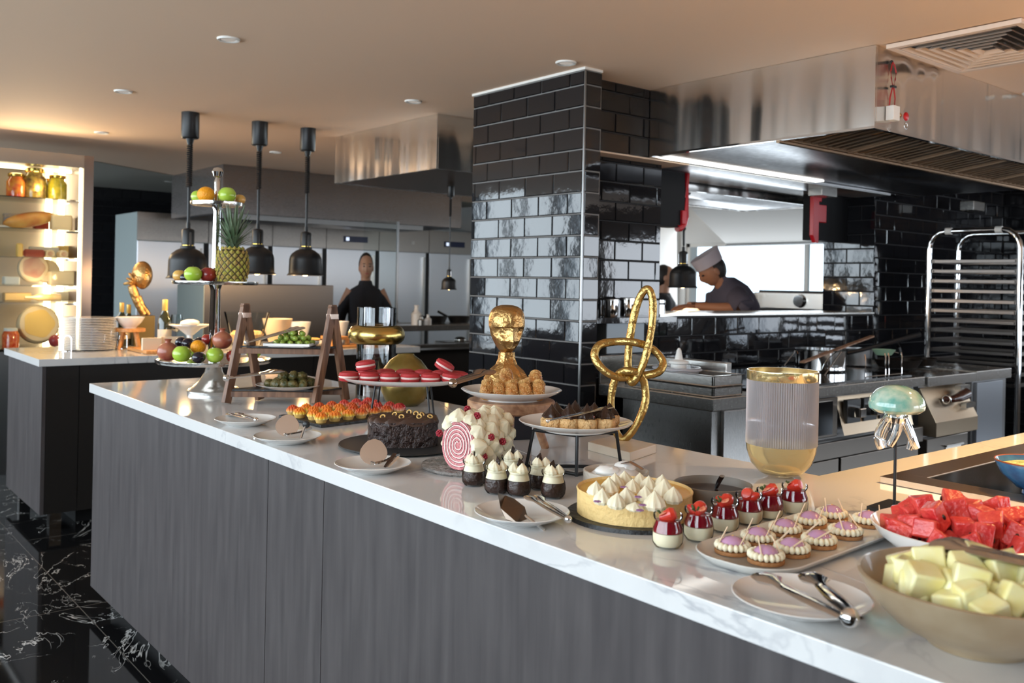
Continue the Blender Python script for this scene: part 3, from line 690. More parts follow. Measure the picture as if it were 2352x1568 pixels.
# ================================================================== people
K['skin'] = mat('skin', (.42, .22, .14, 1), .5, sss=.1)
K['skin_dark'] = mat('tanned_skin', (.32, .14, .075, 1), .5, sss=.1)
K['hair'] = mat('black_hair', (.012, .009, .008, 1), .5, bump=.4, bscale=120)
K['jacket_black'] = mat('black_chef_jacket', (.012, .012, .017, 1), .85, bump=.5, bscale=18)
K['jacket_grey'] = mat('grey_chef_jacket', (.060, .052, .072, 1), .85, bump=.6, bscale=16)
K['apron'] = fabric('white_apron', (.55, .52, .53, 1))
K['trousers'] = fabric('dark_trousers', (.02, .02, .025, 1))
def limb_mesh(mb, pts, rad, n=14, flat=1.0, up=(0,0,1), sub=5):
    """smooth tapering tube through joints"""
    P = [Vector(p) for p in pts]; out = []; rr = []
    for i in range(len(P)-1):
        p0, p1, p2, p3 = P[max(i-1,0)], P[i], P[i+1], P[min(i+2, len(P)-1)]
        r0, r1, r2, r3 = rad[max(i-1,0)], rad[i], rad[i+1], rad[min(i+2, len(P)-1)]
        for k in range(sub):
            t = k/sub; a = [-.5*t**3+t**2-.5*t, 1.5*t**3-2.5*t**2+1, -1.5*t**3+2*t**2+.5*t, .5*t**3-.5*t**2]
            out.append(p0*a[0]+p1*a[1]+p2*a[2]+p3*a[3]); rr.append(r0*a[0]+r1*a[1]+r2*a[2]+r3*a[3])
    out.append(P[-1]); rr.append(rad[-1])
    return mb.tube(out, rr, n, flat=flat, up=up)
def head_mesh(mb, c, pitch=0, yaw=0, s=1.0):
    """a head facing +X: skull, jaw, nose, brow, lips, ears"""
    M = Matrix.Rotation(yaw, 4, 'Z') @ Matrix.Rotation(pitch, 4, 'Y')
    def f(v):
        r = 1.0; x, y, z = v
        if z < -.1: r *= 1-.16*(-z-.1)*(1.0 if x < .2 else .55)      # jaw narrows
        g = lambda cx, cz, w, h: math.exp(-((y-cx)/w)**2-((z-cz)/h)**2) if x > 0 else 0
        r += .16*g(0, -.14, .10, .20) + .05*g(0, -.02, .09, .2)       # nose
        r -= .055*g(.30, .06, .16, .10) + .055*g(-.30, .06, .16, .10)  # eye sockets
        r += .035*g(0, .22, .5, .10)                                    # brow
        r += .045*g(0, -.47, .20, .06); r += .05*g(0, -.78, .25, .14)  # lips, chin
        r -= .03*g(0, -.56, .2, .05)
        return r
    mb.ell(c, (.098*s, .077*s, .122*s), 40, 30, M, f)
    for sy in (-1, 1):
        e = M @ Vector((-.005*s, sy*.078*s, -.008*s)); mb.ell(Vector(c)+e, (.020*s, .009*s, .031*s), 10, 8, M)
    return M

def hand(mb, wrist, d, palm_n, s=1.0, curl=.5):
    """palm plus four fingers and a thumb, pointing along d, palm facing palm_n"""
    w = Vector(wrist); d = Vector(d).normalized(); n = Vector(palm_n).normalized(); sd = d.cross(n).normalized()
    limb_mesh(mb, [w-d*.02*s, w+d*.04*s, w+d*.09*s], [.024*s, .036*s, .034*s], 12, flat=.42, up=n, sub=3)
    for i, (o, L) in enumerate(((-.027, .068), (-.009, .078), (.009, .073), (.027, .058))):
        p = w+d*.085*s+sd*o*s; c1 = (d*cos(curl*.5)+n*sin(curl*.5)); c2 = (d*cos(curl*1.3)+n*sin(curl*1.3)); 
        limb_mesh(mb, [p-d*.01, p+c1*L*.5*s, p+c1*L*.5*s+c2*L*.5*s], [.0095*s, .0088*s, .007*s], 8, sub=3)
    p = w+d*.03*s-sd*.03*s; q = (d*.7-sd*.7+n*.3).normalized()
    limb_mesh(mb, [p, p+q*.035*s, p+(q+d*.6).normalized()*.065*s], [.012*s, .011*s, .008*s], 8, sub=3)

def torso(mb, prof, n=24):
    """rings (x, y, z, rx, ry) joined into one body surface"""
    vs = []; fs = []; m = len(prof)
    for (x, y, z, rx, ry) in prof:
        for k in range(n):
            a = 2*pi*k/n; ca, sa = cos(a), sin(a)
            q = (abs(ca)**2.6+abs(sa)**2.6)**(-1/2.6)
            vs.append(Vector((x+rx*ca*q, y+ry*sa*q, z)))
    for i in range(m-1):
        for k in range(n): fs.append((i*n+k, i*n+(k+1) % n, (i+1)*n+(k+1) % n, (i+1)*n+k))
    fs.append(tuple(reversed(range(n)))); fs.append(tuple((m-1)*n+k for k in range(n)))
    return mb.add(vs, fs)

# --- woman in black behind the cooking bench
W = onX(840, 640, -7.35); hz = onX(840, 583, -7.35).z
pw_ = thing('person', 'woman in a black chef jacket standing behind the far steel bench', 'person', (-7.35, W.y, 0), TO_CAM+.25); pw_.scale = (1, .80, 1)
mb = MB()
hc = Vector((0.02, 0, hz-.125)); head_mesh(mb, hc, .05, -.1, 1.0)
limb_mesh(mb, [(-.01, 0, hz-.36), (0, 0, hz-.27), (.01, 0, hz-.19)], [.062, .054, .056], 16)
torso(mb, [(0, 0, .86, .11, .17), (0, 0, 1.0, .105, .155), (-.01, 0, 1.14, .11, .16), (-.01, 0, 1.24, .10, .17), (-.01, 0, hz-.30, .06, .10)])
for s_ in (-1, 1):
    limb_mesh(mb, [(-.01, s_*.17, hz-.34), (.0, s_*.27, hz-.52), (.05, s_*.25, hz-.66), (.20, s_*.14, hz-.70)], [.055, .048, .040, .028], 12)
    hand(mb, (.20, s_*.13, hz-.70), (.8, -s_*.5, -.25), (0, 0, -1), .9, .5)
    limb_mesh(mb, [(0, s_*.09, .9), (.01, s_*.10, .5), (-.01, s_*.10, .06)], [.10, .065, .045], 12)
    mb.ell((.05, s_*.10, .035), (.12, .045, .035))
mb.build('body', K['skin'], pw_)
jb = MB()
torso(jb, [(0, 0, .80, .15, .21), (0, 0, 1.0, .13, .19), (-.01, 0, hz-.52, .135, .195), (-.015, 0, hz-.42, .135, .205), (-.015, 0, hz-.37, .125, .205), (-.015, 0, hz-.325, .10, .165), (-.01, 0, hz-.285, .068, .085), (-.005, 0, hz-.245, .062, .068)])
for s_ in (-1, 1):
    limb_mesh(jb, [(-.01, s_*.09, hz-.365), (-.005, s_*.170, hz-.405), (.0, s_*.245, hz-.50), (.015, s_*.295, hz-.60), (.03, s_*.315, hz-.655)], [.05, .064, .062, .070, .076], 16)
jb.build('jacket', K['jacket_black'], pw_)
hb_ = MB(); hb_.ell(hc+Vector((-.022, 0, .022)), (.098, .084, .118), 24, 16, None, lambda v: 1 if v.x < .35 or v.z > .62 else .72); hb_.ell(hc+Vector((-.10, 0, .01)), .04)
hb_.build('hair', K['hair'], pw_)
fe = MB()
for s_ in (-1, 1): fe.ell(hc+Vector((.086, s_*.031, .010)), (.010, .015, .006)); fe.ell(hc+Vector((.091, s_*.033, .032)), (.006, .020, .004))
fe.build('eyes', K['hair'], pw_)
fe = MB(); fe.ell(hc+Vector((.094, 0, -.056)), (.008, .022, .006)); fe.build('mouth', mat('lips', (.35,.09,.08,1), .4), pw_)
tr = MB()
for s_ in (-1, 1): limb_mesh(tr, [(0, s_*.09, .92), (.01, s_*.10, .5), (-.01, s_*.10, .08)], [.12, .085, .07], 12)
tr.build('trousers', K['trousers'], pw_)

# --- chef bending over the pass bench, side on
CXp = -4.22
Hd = onX(1640, 625, CXp); FL_ = atan2(-_rt0.y, -_rt0.x)      # faces picture left
ch = thing('person', 'chef in pale forage cap and grey jacket bending over the pass', 'person', (CXp, Hd.y, 0), FL_+.18)
ch_inv = (Matrix.Translation(ch.location) @ Matrix.Rotation(FL_+.18, 4, 'Z')).inverted()
def CL(x, y, dz=0): return ch_inv @ onX(x, y, CXp)
hz0 = CL(1637, 622); mb = MB()
hc = Vector((hz0.x+.005, 0, hz0.z)); Mh = head_mesh(mb, hc, .55, 0, .98)
sh = CL(1668, 672); bk = CL(1672, 740)
limb_mesh(mb, [(hc.x-.145, 0, sh.z+.01), (hc.x-.09, 0, hc.z-.10), (hc.x-.04, 0, hc.z-.04)], [.070, .058, .055], 16)
hip = Vector((bk.x-.02, 0, .95))
torso(mb, [(hip.x, 0, .90, .11, .16), (hip.x, 0, 1.1, .10, .15), (hc.x-.14, 0, 1.28, .10, .16), (hc.x-.14, 0, 1.36, .07, .12)])
wr = CL(1604, 707)
for s_, dx in ((-1, 0), (1, .03)):
    limb_mesh(mb, [(hc.x-.15, s_*.15, sh.z-.06), (CL(1652, 714).x, s_*.20, CL(1652, 712).z+.022), (wr.x+dx, s_*.10, wr.z+.012)], [.05, .042, .028], 12)
    hand(mb, (wr.x+dx, s_*.09, wr.z+.012), (1, -s_*.2, -.12), (0, 0, -1), .95, .45)
    limb_mesh(mb, [(hip.x, s_*.09, .9), (hip.x+.01, s_*.10, .5), (hip.x, s_*.10, .06)], [.10, .065, .045], 12)
    mb.ell((hip.x+.06, s_*.10, .035), (.12, .045, .035))
mb.build('body', K['skin_dark'], ch)
jb = MB()
torso(jb, [(hip.x, 0, .82, .15, .20), (hip.x-.01, 0, 1.05, .15, .20), (hip.x-.015, 0, 1.20, .155, .205), (hip.x+.005, 0, 1.30, .15, .21), (hip.x+.03, 0, 1.375, .13, .20), (hc.x-.155, 0, 1.43, .10, .15), (hc.x-.135, 0, 1.465, .075, .085), (hc.x-.105, 0, 1.49, .062, .066)])
for s_ in (-1, 1): limb_mesh(jb, [(hip.x+.04, s_*.10, 1.36), (hip.x+.06, s_*.20, 1.31), (CL(1668, 690).x, s_*.235, 1.29), (CL(1664, 706).x, s_*.225, CL(1664, 706).z+.01)], [.08, .088, .078, .070], 16)
jb.build('jacket', K['jacket_grey'], ch)
hb_ = MB(); hb_.ell(hc+Mh.to_3x3() @ Vector((-.026, 0, .010)), (.088, .080, .110), 24, 16, Mh); hb_.build('hair', K['hair'], ch)
cp = MB()
def capring(z, rx, ry, dz): return [Mh.to_3x3() @ Vector((-.010+rx*cos(2*pi*k/28), ry*sin(2*pi*k/28), z+dz*cos(2*pi*k/28)))+hc for k in range(28)]
R0, R1, R2 = capring(.045, .106, .085, .0), capring(.135, .118, .080, -.006), capring(.120, .05, .02, .0)
cp.add(R0+R1+R2, [(i, (i+1) % 28, 28+(i+1) % 28, 28+i) for i in range(28)]+[(28+i, 28+(i+1) % 28, 56+(i+1) % 28, 56+i) for i in range(28)]+[tuple(range(56, 84))])
cp.build('cap', fabric('pale_cap_cloth', (.46,.40,.42,1)), ch)
tr = MB()
for s_ in (-1, 1): limb_mesh(tr, [(hip.x, s_*.09, .92), (hip.x+.01, s_*.10, .5), (hip.x, s_*.10, .08)], [.12, .085, .07], 12)
tr.build('trousers', K['trousers'], ch)
fe = MB()
for s_ in (-1, 1): fe.ell(hc+Mh.to_3x3() @ Vector((.087, s_*.031, .010)), (.009, .015, .006), M=Mh)
fe.build('eyes', K['hair'], ch)
bb = MB(); bb.box(bx-.28 if False else -4.62, -3.712, YO0-.3, YO1+.2, 1.16, 1.20); o = None
kb = thing('kitchen_bench', 'white work bench just behind the pass where the chef is plating', 'bench', (-3.9, 4.9, 0))
MB().box(-.02, .19, -1.2, 1.0, 1.195, 1.235).build('top', K['steel'], kb, smooth=False)
for a_, b_ in ((.0, -1.1), (.0, .9), (.15, -1.1), (.15, .9)): MB().box(a_-.02, a_+.02, b_-.02, b_+.02, 0, 1.195).build('leg', K['steel_dark'], kb, smooth=False)
pp = onX(1588, 714, -3.86); t = thing('serving_plate', 'white plate of food under the hands of the bending chef', 'plate', (-3.86, pp.y, 1.235))
MB().lathe([(0, 0), (.07, 0), (.12, .015), (.118, .019), (.07, .006), (0, .006)], 28).build('plate_body', K['china'], t)
MB().ell((0, 0, .02), (.07, .05, .02), disp=lambda v: 1+.2*noise.noise(v*3)).build('food', K['china'], t)

# --- third cook, half hidden behind the pass wall
TX = -6.2
Tt = onX(1527, 640, TX); t3 = thing('person', 'cook in a white apron half hidden at the left of the pass, looking right', 'person', (TX, Tt.y, 0), atan2(_rt0.y, _rt0.x)-.15)
hz = onX(1525, 609, TX).z; mb = MB(); hc = Vector((.01, 0, hz-.125)); head_mesh(mb, hc, .05)
limb_mesh(mb, [(-.02, 0, hz-.36), (-.01, 0, hz-.27), (0, 0, hz-.19)], [.065, .056, .056], 16)
torso(mb, [(0, 0, .86, .11, .17), (0, 0, 1.0, .105, .155), (0, 0, hz-.5, .11, .16), (-.01, 0, hz-.30, .06, .10)])
for s_ in (-1, 1):
    limb_mesh(mb, [(0, s_*.18, hz-.36), (-.02, s_*.24, hz-.6), (.08, s_*.22, hz-.78), (.2, s_*.16, hz-.76)], [.055, .045, .036, .026], 12)
    hand(mb, (.2, s_*.16, hz-.76), (.9, -s_*.2, -.1), (0, 0, -1), .95, .5)
    limb_mesh(mb, [(0, s_*.09, .9), (.01, s_*.10, .5), (-.01, s_*.10, .06)], [.10, .065, .045], 12); mb.ell((.05, s_*.10, .035), (.12, .045, .035))
mb.build('body', K['skin'], t3)
jb = MB(); torso(jb, [(0, 0, .85, .14, .20), (0, 0, 1.05, .13, .19), (-.01, 0, hz-.50, .14, .20), (-.015, 0, hz-.38, .13, .20), (-.015, 0, hz-.32, .09, .14), (-.01, 0, hz-.28, .065, .075)])
for s_ in (-1, 1): limb_mesh(jb, [(-.01, s_*.10, hz-.36), (0, s_*.19, hz-.40), (-.015, s_*.24, hz-.58)], [.075, .08, .065], 14)
jb.build('jacket', K['jacket_black'], t3)
ap = MB(); torso(ap, [(.015, 0, .60, .165, .20), (.02, 0, .9, .16, .205), (.02, 0, 1.1, .15, .19), (.02, 0, hz-.48, .145, .15), (.015, 0, hz-.40, .135, .12)]); ap.build('apron', K['apron'], t3)
hb_ = MB(); hb_.ell(hc+Vector((-.026, 0, .018)), (.092, .082, .116), 24, 16); hb_.build('hair', K['hair'], t3)
tr = MB()
for s_ in (-1, 1): limb_mesh(tr, [(0, s_*.09, .92), (.01, s_*.10, .5), (-.01, s_*.10, .08)], [.12, .085, .07], 12)
tr.build('trousers', K['trousers'], t3)

# ================================================================== inside the back kitchen
hk = thing('range_hood', 'white extraction hood in the back kitchen above the bright window', 'range hood', (-5.6, 7.2, 0))
za, zb_ = onY(1700, 553, 7.3).z, onY(1620, 482, 7.2).z
xa, xb = onY(1600, 520, 7.4).x, -3.75
MB().add([(xa+5.6, .70, za), (xb+5.6, .70, za), (xb+5.6, -.1, zb_), (xa+5.6+.18, -.1, zb_), (xa+5.6, .78, za), (xb+5.6, .78, za), (xb+5.6, .78, zb_), (xa+5.6, .78, zb_)],
   [(0,1,2,3), (4,7,6,5), (0,4,5,1), (3,2,6,7), (0,3,7,4), (1,5,6,2)]).build('canopy', K['white_wall'], hk, smooth=False)
MB().box(xa+5.6+.18, xb+5.6, -.12, .2, zb_, CEIL-.002).build('upstand', K['white_wall'], hk, smooth=False)
MB().box(xa+5.6, xb+5.6, .68, .72, za-.015, za).build('rim', K['steel_dark'], hk, smooth=False)
# steel hood right behind the pass
p1, p2 = onX(1570, 443, -3.75), onX(1850, 428, -3.75)
hj = thing('range_hood', 'low stainless canopy just behind the pass opening, with lit edges', 'range hood', (-4.4, 5.0, 2.02))
b = MB(); hood_box(b, -.05, .64, -.85, 1.0, 0, .38); b.build('canopy', K['steel_h'], hj, smooth=False)
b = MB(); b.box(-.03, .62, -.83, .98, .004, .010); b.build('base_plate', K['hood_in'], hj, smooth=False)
b = MB(); b.box(-.05, .64, -.86, -.84, -.01, .004); b.build('rim', K['strip'], hj, smooth=False)  # bright edge line put in as emission; the rim itself is no lamp
# steel oven range under the kitchen window
ox0 = onY(1735, 700, 7.0).x
ov = thing('oven_range', 'steel range with two dials under the bright window of the back kitchen', 'oven', ((ox0-3.75)/2, 7.3, 0)); hw = (-3.75-ox0)/2
zt2 = onY(1800, 672, 7.0).z; zt3 = onY(1800, 708, 7.0).z
MB().box(-hw, hw, -.3, .3, .1, zt3-.03).build('body', K['steel_dark'], ov, smooth=False)
MB().box(-hw, hw, -.32, .3, zt3, zt2).build('control_panel', K['steel'], ov, smooth=False, bevel=.004)
MB().box(-hw, hw, -.25, .3, zt2, zt2+.02).build('hob_top', K['black_metal'], ov, smooth=False)
MB().box(-hw, hw, -.31, .3, zt3-.03, zt3-.004).build('seam_rail', K['black_metal'], ov, smooth=False)
for q in (-.25, .55): MB().lathe([(0, 0), (.06, 0), (.05, .04), (0, .04)], 18, M=Matrix.Translation((q*hw, -.32, (zt2+zt3)/2)) @ Matrix.Rotation(pi/2, 4, 'X')).build('knob', K['chrome'], ov)
for q in ((-hw+.03, -.25), (hw-.03, -.25), (-hw+.03, .25), (hw-.03, .25)): MB().box(q[0]-.02, q[0]+.02, q[1]-.02, q[1]+.02, 0, .1).build('leg', K['steel_dark'], ov, smooth=False)
eq = onY(1720, 700, 6.9)
bq = thing('kitchen_appliance', 'dark grey appliance behind the bending chef', 'appliance', (ox0-.21, 6.95, 0))
MB().box(-.18, .18, -.2, .2, .1, onY(1720, 672, 6.9).z).build('body', mat('warm_grey', (.10,.085,.075,1), .5), bq, bevel=.03)
MB().box(-.15, .15, -.18, .18, 0, .1).build('base', K['black_metal'], bq, smooth=False)

# red edged boards at both sides of the pass opening
K['red'] = mat('red_gloss', (.52, .012, .02, 1), .25)
ya = YO0+.03
# left: black panel in the plane of the wall, red rounded edge
a, c = onX(1547, 375, WX-.18), onX(1563, 528, WX-.18)
K['rack_black'] = mat('matt_black', (.008,.008,.009,1), .6, spec=.2)
t = thing('wall_rack', 'black rack with a red rounded edge at the left of the kitchen pass', 'wall rack', (WX-.18, YO0, c.z)); h = ZH-c.z; w = c.y-YO0
poly = [(0, .01), (w-.05, .01)] + [(w-.05+.05*sin(q), .06-.05*cos(q)) for q in (.4, .8, 1.2, pi/2)] + [(w, h), (0, h)]
M = Matrix(((0,0,1,0),(1,0,0,0),(0,1,0,0),(0,0,0,1)))
MB().prism(poly, -.05, .04, M).build('panel', K['rack_black'], t, smooth=False)
e = [(.035, w-.07, .004), (.035, w-.045, .006), (.035, w-.015, .03), (.035, w, .07), (.035, w, h)]
b = MB(); b.tube(e, .020, 10); b.build('edge', K['red'], t)
b = MB(); b.box(.0, .055, w-.05, w-.01, h-.30, h-.22); b.build('notch_block', K['red'], t, bevel=.004)
a, c = onX(1848, 465, WX-.25), onX(1886, 560, WX-.25)
t = thing('wall_rack', 'black rack with a thick notched red edge at the right of the kitchen pass', 'wall rack', (WX-.25, YO1, c.z)); h = ZH-c.z; w = min(YO1-a.y, .62)
MB().box(-.05, .04, -w+.06, -.002, .02, h).build('panel', K['rack_black'], t, smooth=False)
b = MB(); b.prism([(-w, .05), (-w+.03, .0), (-w+.07, .0), (-w+.07, .14), (-w+.16, .14), (-w+.16, .26), (-w+.07, .26), (-w+.07, h-.06), (-w+.10, h-.06), (-w+.10, h), (-w, h)], .04, .07, M); b.build('edge', K['red'], t, smooth=False, bevel=.004)

# canisters on the pass sill
lz = onX(1450, 727, WX+.07).z
la, lb = onX(1386, 700, WX+.13).y-.1, YO0-.02
tag(MB().box(WX+.001, WX+.14, la, lb, lz-.03, lz).build('wall_ledge', K['tile'], None, smooth=False, bevel=.002), 'black ledge on the tiled wall behind the top of the knot sculpture', 'ledge')
def canister(x0, x1, y, lab, lid=True):
    P_ = onX((x0+x1)/2, y, WX+.07); r = (x1-x0)/2*mpp(P_); h = 2.5*r
    t = thing('steel_canister', lab, 'canister', (P_.x, P_.y, lz+.0005))
    MB().lathe([(0, 0), (r*.96, 0), (r, .004), (r, h*.82), (r*1.04, h*.83), (r*1.04, h*.92), (r*.98, h*.93), (r*.98, h*.88), (0, h*.88)], 28).build('canister_body', K['chrome'], t)
    MB().lathe([(r*.9, h*.90), (r*1.06, h*.92), (r*1.06, h), (r, h*1.03), (0, h*1.03)], 28).build('lid', K['steel'], t)
canister(1388, 1420, 726, 'polished steel canister on the pass sill, leftmost of the pair')
canister(1424, 1458, 726, 'polished steel canister on the pass sill just left of the knot sculpture')
t = thing('steel_canister', 'short steel tub with a black band behind the top of the knot sculpture', 'canister', (WX-.06, onX(1509, 715, WX-.06).y, ZS))
MB().lathe([(0, 0), (.045, 0), (.045, .075), (0, .075)], 24).build('canister_body', K['chrome'], t); MB().lathe([(.0455, .05), (.0475, .05), (.0475, .06), (.0455, .06)], 24).build('band', K['black_plastic'], t)
# wall mounted dispenser below the canisters
P1, P2 = onX(1393, 735, WX+.08), onX(1425, 812, WX+.08)
t = thing('wall_dispenser', 'pale steel box on the tiled wall behind the knot sculpture', 'dispenser', (WX+.002, P1.y, P2.z))
MB().box(0, .08, 0, onX(1480, 735, WX+.08).y-P1.y, 0, P1.z-P2.z).build('box_body', mat('dispenser_enamel', (.24,.27,.29,1), .35, .3), t, bevel=.004)
# ================================================================== cooking suite along the pass wall
SX = -2.41                                     # front plane of the suite
c0 = onz(1637.5, 915.8, T)
YA, YZ = c0.y, 6.0
bxl = onz(1354, 881.4, T).x
# steel work bench, nearest
sb = thing('steel_bench', 'stainless steel work bench below the knot sculpture, carrying trays', 'bench', (c0.x, YA, 0))
wb2 = onX(1745, 900, SX).y-YA
MB().box(bxl-c0.x, 0, 0, wb2, T-.055, T).build('top', K['steel'], sb, smooth=False, bevel=.004)
MB().box(bxl-c0.x+.13, -.03, .03, wb2-.01, .1, T-.056).build('body', K['steel_v'], sb, smooth=False, bevel=.003)
MB().box(bxl-c0.x+.14, -.06, .035, wb2-.015, 0, .1).build('plinth', K['black_metal'], sb, smooth=False)
MB().box(-.028, -.012, .09, wb2-.02, .12, T-.06).build('door', K['steel_v'], sb, smooth=False, bevel=.003)
MB().box(bxl-c0.x, bxl-c0.x+.55, .24, .28, T, T+.13).build('upstand', K['steel'], sb, smooth=False, bevel=.004)
MB().box(bxl-c0.x, bxl-c0.x+.012, 0, .28, T, T+.13).build('side_guard', K['steel'], sb, smooth=False, bevel=.003)
def suite(lab, xa, xb, top=True):
    ya, yb = onX(xa, 880, SX).y, onX(xb, 880, SX).y
    t = thing('cooking_unit', lab, 'cooker', (SX, ya, 0))
    w = yb-ya-.006
    return t, w
D = .78
K['steel_s'] = steel('suite_front_steel', (.20,.175,.15,1), .30, grain=(50,50,1))
# oven with two black knobs plates
t, w = suite('stainless steel oven range with black hob and square control plates behind the ribbed vase', 1745, 2126)
MB().box(-D, 0, 0, w, T-.05, T).build('top', K['steel'], t, smooth=False, bevel=.004)
MB().box(-D+.05, -.05, .05, w-.05, T, T+.008).build('hob_plate', mat('black_hob_glass', (.008,.008,.009,1), .06), t, smooth=False)
MB().box(-D, -.06, .01, w-.01, .1, T-.052).build('body', K['steel_dark'], t, smooth=False)
MB().box(-D+.05, -.1, .03, w-.03, 0, .1).build('plinth', K['black_metal'], t, smooth=False)
ym = lambda x: onX(x, 960, SX).y-onX(1745, 880, SX).y
MB().box(-.06, -.02, .02, ym(1935)-.01, .70, T-.06).build('control_panel', K['steel_s'], t, smooth=False, bevel=.003)
MB().box(-.022, -.012, ym(1850), ym(1918), .715, .875).build('oven_window', mat('oven_window_glass', (.006,.006,.007,1), .08), t, smooth=False)
yp0, yp1 = ym(1940), w-.12
K['panel_warm'] = steel('control_plate_steel', (.48,.38,.27,1), .34)
pn = MB().add([(-.055, yp0, T-.065), (0.0, yp0, .70), (0.0, yp1, .70), (-.055, yp1, T-.065)], [(0,1,2,3)]).build('control_plate', K['panel_warm'], t, smooth=False)
for q in (0, 1, 2):
    yy = yp0+.10+q*.155
    if yy > yp1-.05: break
    kn = MB().box(-.032, -.008, yy-.062, yy+.062, .755, .87).build('knob_plate', K['black_plastic'], t, smooth=False, bevel=.002)
    MB().prism([(0, -.028), (.055, -.022), (.055, .022), (0, .028)], yy-.028, yy+.028, Matrix(((1,0,0,-.012),(0,0,1,0),(0,1,0,.81),(0,0,0,1)))).build('knob', K['chrome'], kn, smooth=False, bevel=.004)
MB().box(-.06, .005, .01, w-.02, .60, .68).build('trim_rail', K['steel_s'], t, smooth=False, bevel=.003)
for (ya, yb, z0, z1) in ((.02, ym(1935), .38, .59), (ym(1940), w-.03, .38, .59)):
    MB().box(-.06, -.015, ya, yb, z0, z1).build('oven_door', K['steel_s'], t, smooth=False, bevel=.004)
    MB().tube([(.03, ya+.02, z0+.02), (.03, yb-.02, z0+.02)], .013, 10).build('handle', K['chrome'], t)
for (ya, yb) in ((.02, ym(1912)), (ym(1916), ym(2036)), (ym(2040), w-.03)):
    MB().box(-.06, .0, ya, yb, .14, .365).build('drawer', K['steel_dark'], t, smooth=False, bevel=.012)
# fryer / grill unit
y_0 = onX(2132, 880, SX).y
t = thing('cooking_unit', 'stainless steel grill unit with a brown lever handle and sloping panel', 'cooker', (SX, y_0, 0)); w = onX(2243, 880, SX).y-y_0-.005
MB().box(-D, 0, 0, w, T-.06, T-.005).build('top', K['steel'], t, smooth=False, bevel=.004)
MB().box(-D, -.06, .01, w-.005, .1, T-.062).build('body', K['steel_dark'], t, smooth=False)
MB().box(-D+.05, -.1, .02, w-.02, 0, .1).build('plinth', K['black_metal'], t, smooth=False)
Mx = Matrix(((1,0,0,0),(0,0,1,0),(0,1,0,0),(0,0,0,1)))
MB().prism([(-.06, T-.07), (-.05, T-.07), (.045, .70), (.045, .62), (-.06, .62)], .01, w-.07, Mx).build('sloping_panel', K['panel_warm'], t, smooth=False, bevel=.003)
hn = MB(); hn.tube([(-.0, w*.30, .815), (.035, w*.36, .815), (.035, w*.5, .82), (.03, w*.66, .835)], [.016, .02, .026, .034], 10)
hn.build('lever_handle', mat('brown_bakelite', (.06,.015,.008,1), .2, coat=.5), t)
MB().box(-.005, .03, w*.55, w*.75, .855, .885).build('bracket', K['steel'], t, smooth=False); MB().box(.015, .045, w*.62, w*.82, .755, .785).build('bracket', K['steel'], t, smooth=False)
MB().torus((.02, w*.30, .815), .022, .006, M=Matrix.Rotation(pi/2, 4, 'X')).build('handle_ring', K['chrome'], t)
dr = MB(); dr.box(-.06, -.01, .02, w-.07, .14, .60)
dr.build('door', K['steel_s'], t, smooth=False, bevel=.005)
pk = MB(); pk.box(-.009, -.006, w*.40, w*.72, .44, .54); pk.build('recessed_pull', mat('recess_bright', (.75,.68,.58,1), .25, 1), t, smooth=False)
MB().box(-.006, .006, w*.38, w*.74, .54, .55).build('pull_lip', K['steel'], t, smooth=False)
# end cabinet
y_1 = onX(2243, 880, SX).y
t = thing('steel_cabinet', 'plain stainless steel cabinet at the far end of the cooking suite', 'cabinet', (SX, y_1, 0)); w = YZ-y_1
MB().box(-D, 0, 0, w, T-.06, T).build('top', K['steel'], t, smooth=False, bevel=.004)
MB().box(-D, -.03, .005, w-.01, .1, T-.062).build('body', K['steel_dark'], t, smooth=False)
MB().box(-.03, -.008, .03, w-.10, .12, T-.07).build('door', steel('blue_grey_steel', (.36,.38,.41,1), .35), t, smooth=False, bevel=.003)
MB().box(-D+.05, -.08, .03, w-.03, 0, .1).build('plinth', K['black_metal'], t, smooth=False)

# pots and tools on the hob
def oh(x, y, z=T+.008): return onz(x, y, z)
p = oh(1885, 846); r = 55*mpp(p)
p = Vector((min(p.x, -2.62), p.y, T+.008)); p = oh(1885, 850); 
t = thing('saucepan', 'shiny steel saucepan on the black hob behind the ribbed vase', 'pan', (p.x, p.y, T+.008))
MB().lathe([(0, 0), (r*.94, 0), (r, .01), (r, .115), (r*1.03, .12), (r*.97, .12), (r*.96, .012), (0, .012)], 40).build('pan_body', K['chrome'], t)
a = oh(1935, 800)-p
MB().tube([(r*.75, r*.7, .10), (r*1.1, r*1.2, .12), (r*2.3, r*3.6, .21)], [.012, .012, .015], 8).build('handle', K['black_plastic'], t)
def stick(name, lab, cat, A, B, r, m, zA, zB, X=None, flat=1):
    """a rod lying from pixel A to pixel B in the upright plane X"""
    P0, P1 = onX(A[0], A[1], X), onX(B[0], B[1], X); return P0, P1
X1 = p.x+.05
P0, P1 = onX(1842, 832, X1+.10), onX(2003, 772, X1-.02)
o = MB().bar((0,0,0), P1-P0, .03, .009).build('wooden_paddle', K['oak'], None, bevel=.002); tag(o, 'long wooden paddle leaning across the steel saucepan', 'paddle', None, tuple(P0))
P0, P1 = onX(1883, 876, X1+.13), onX(1932, 808, X1+.1)
tag(MB().tube([(0,0,0), (P1-P0)*.5, P1-P0], .0035, 6).build('steel_skewer', K['chrome'], None), 'thin steel rod leaning against the right side of the saucepan', 'skewer', None, tuple(P0))
P0, P1 = onX(1800, 840, X1+.1), onX(1826, 806, X1+.05)
tag(MB().tube([(0,0,0), (P1-P0)*.5, P1-P0, (P1-P0)*1.08+Vector((0,.01,-.006)), (P1-P0)*1.1+Vector((0,.015,-.02))], .004, 6).build('ladle', K['chrome'], None), 'hooked steel ladle handle rising left of the saucepan', 'ladle', None, tuple(P0))
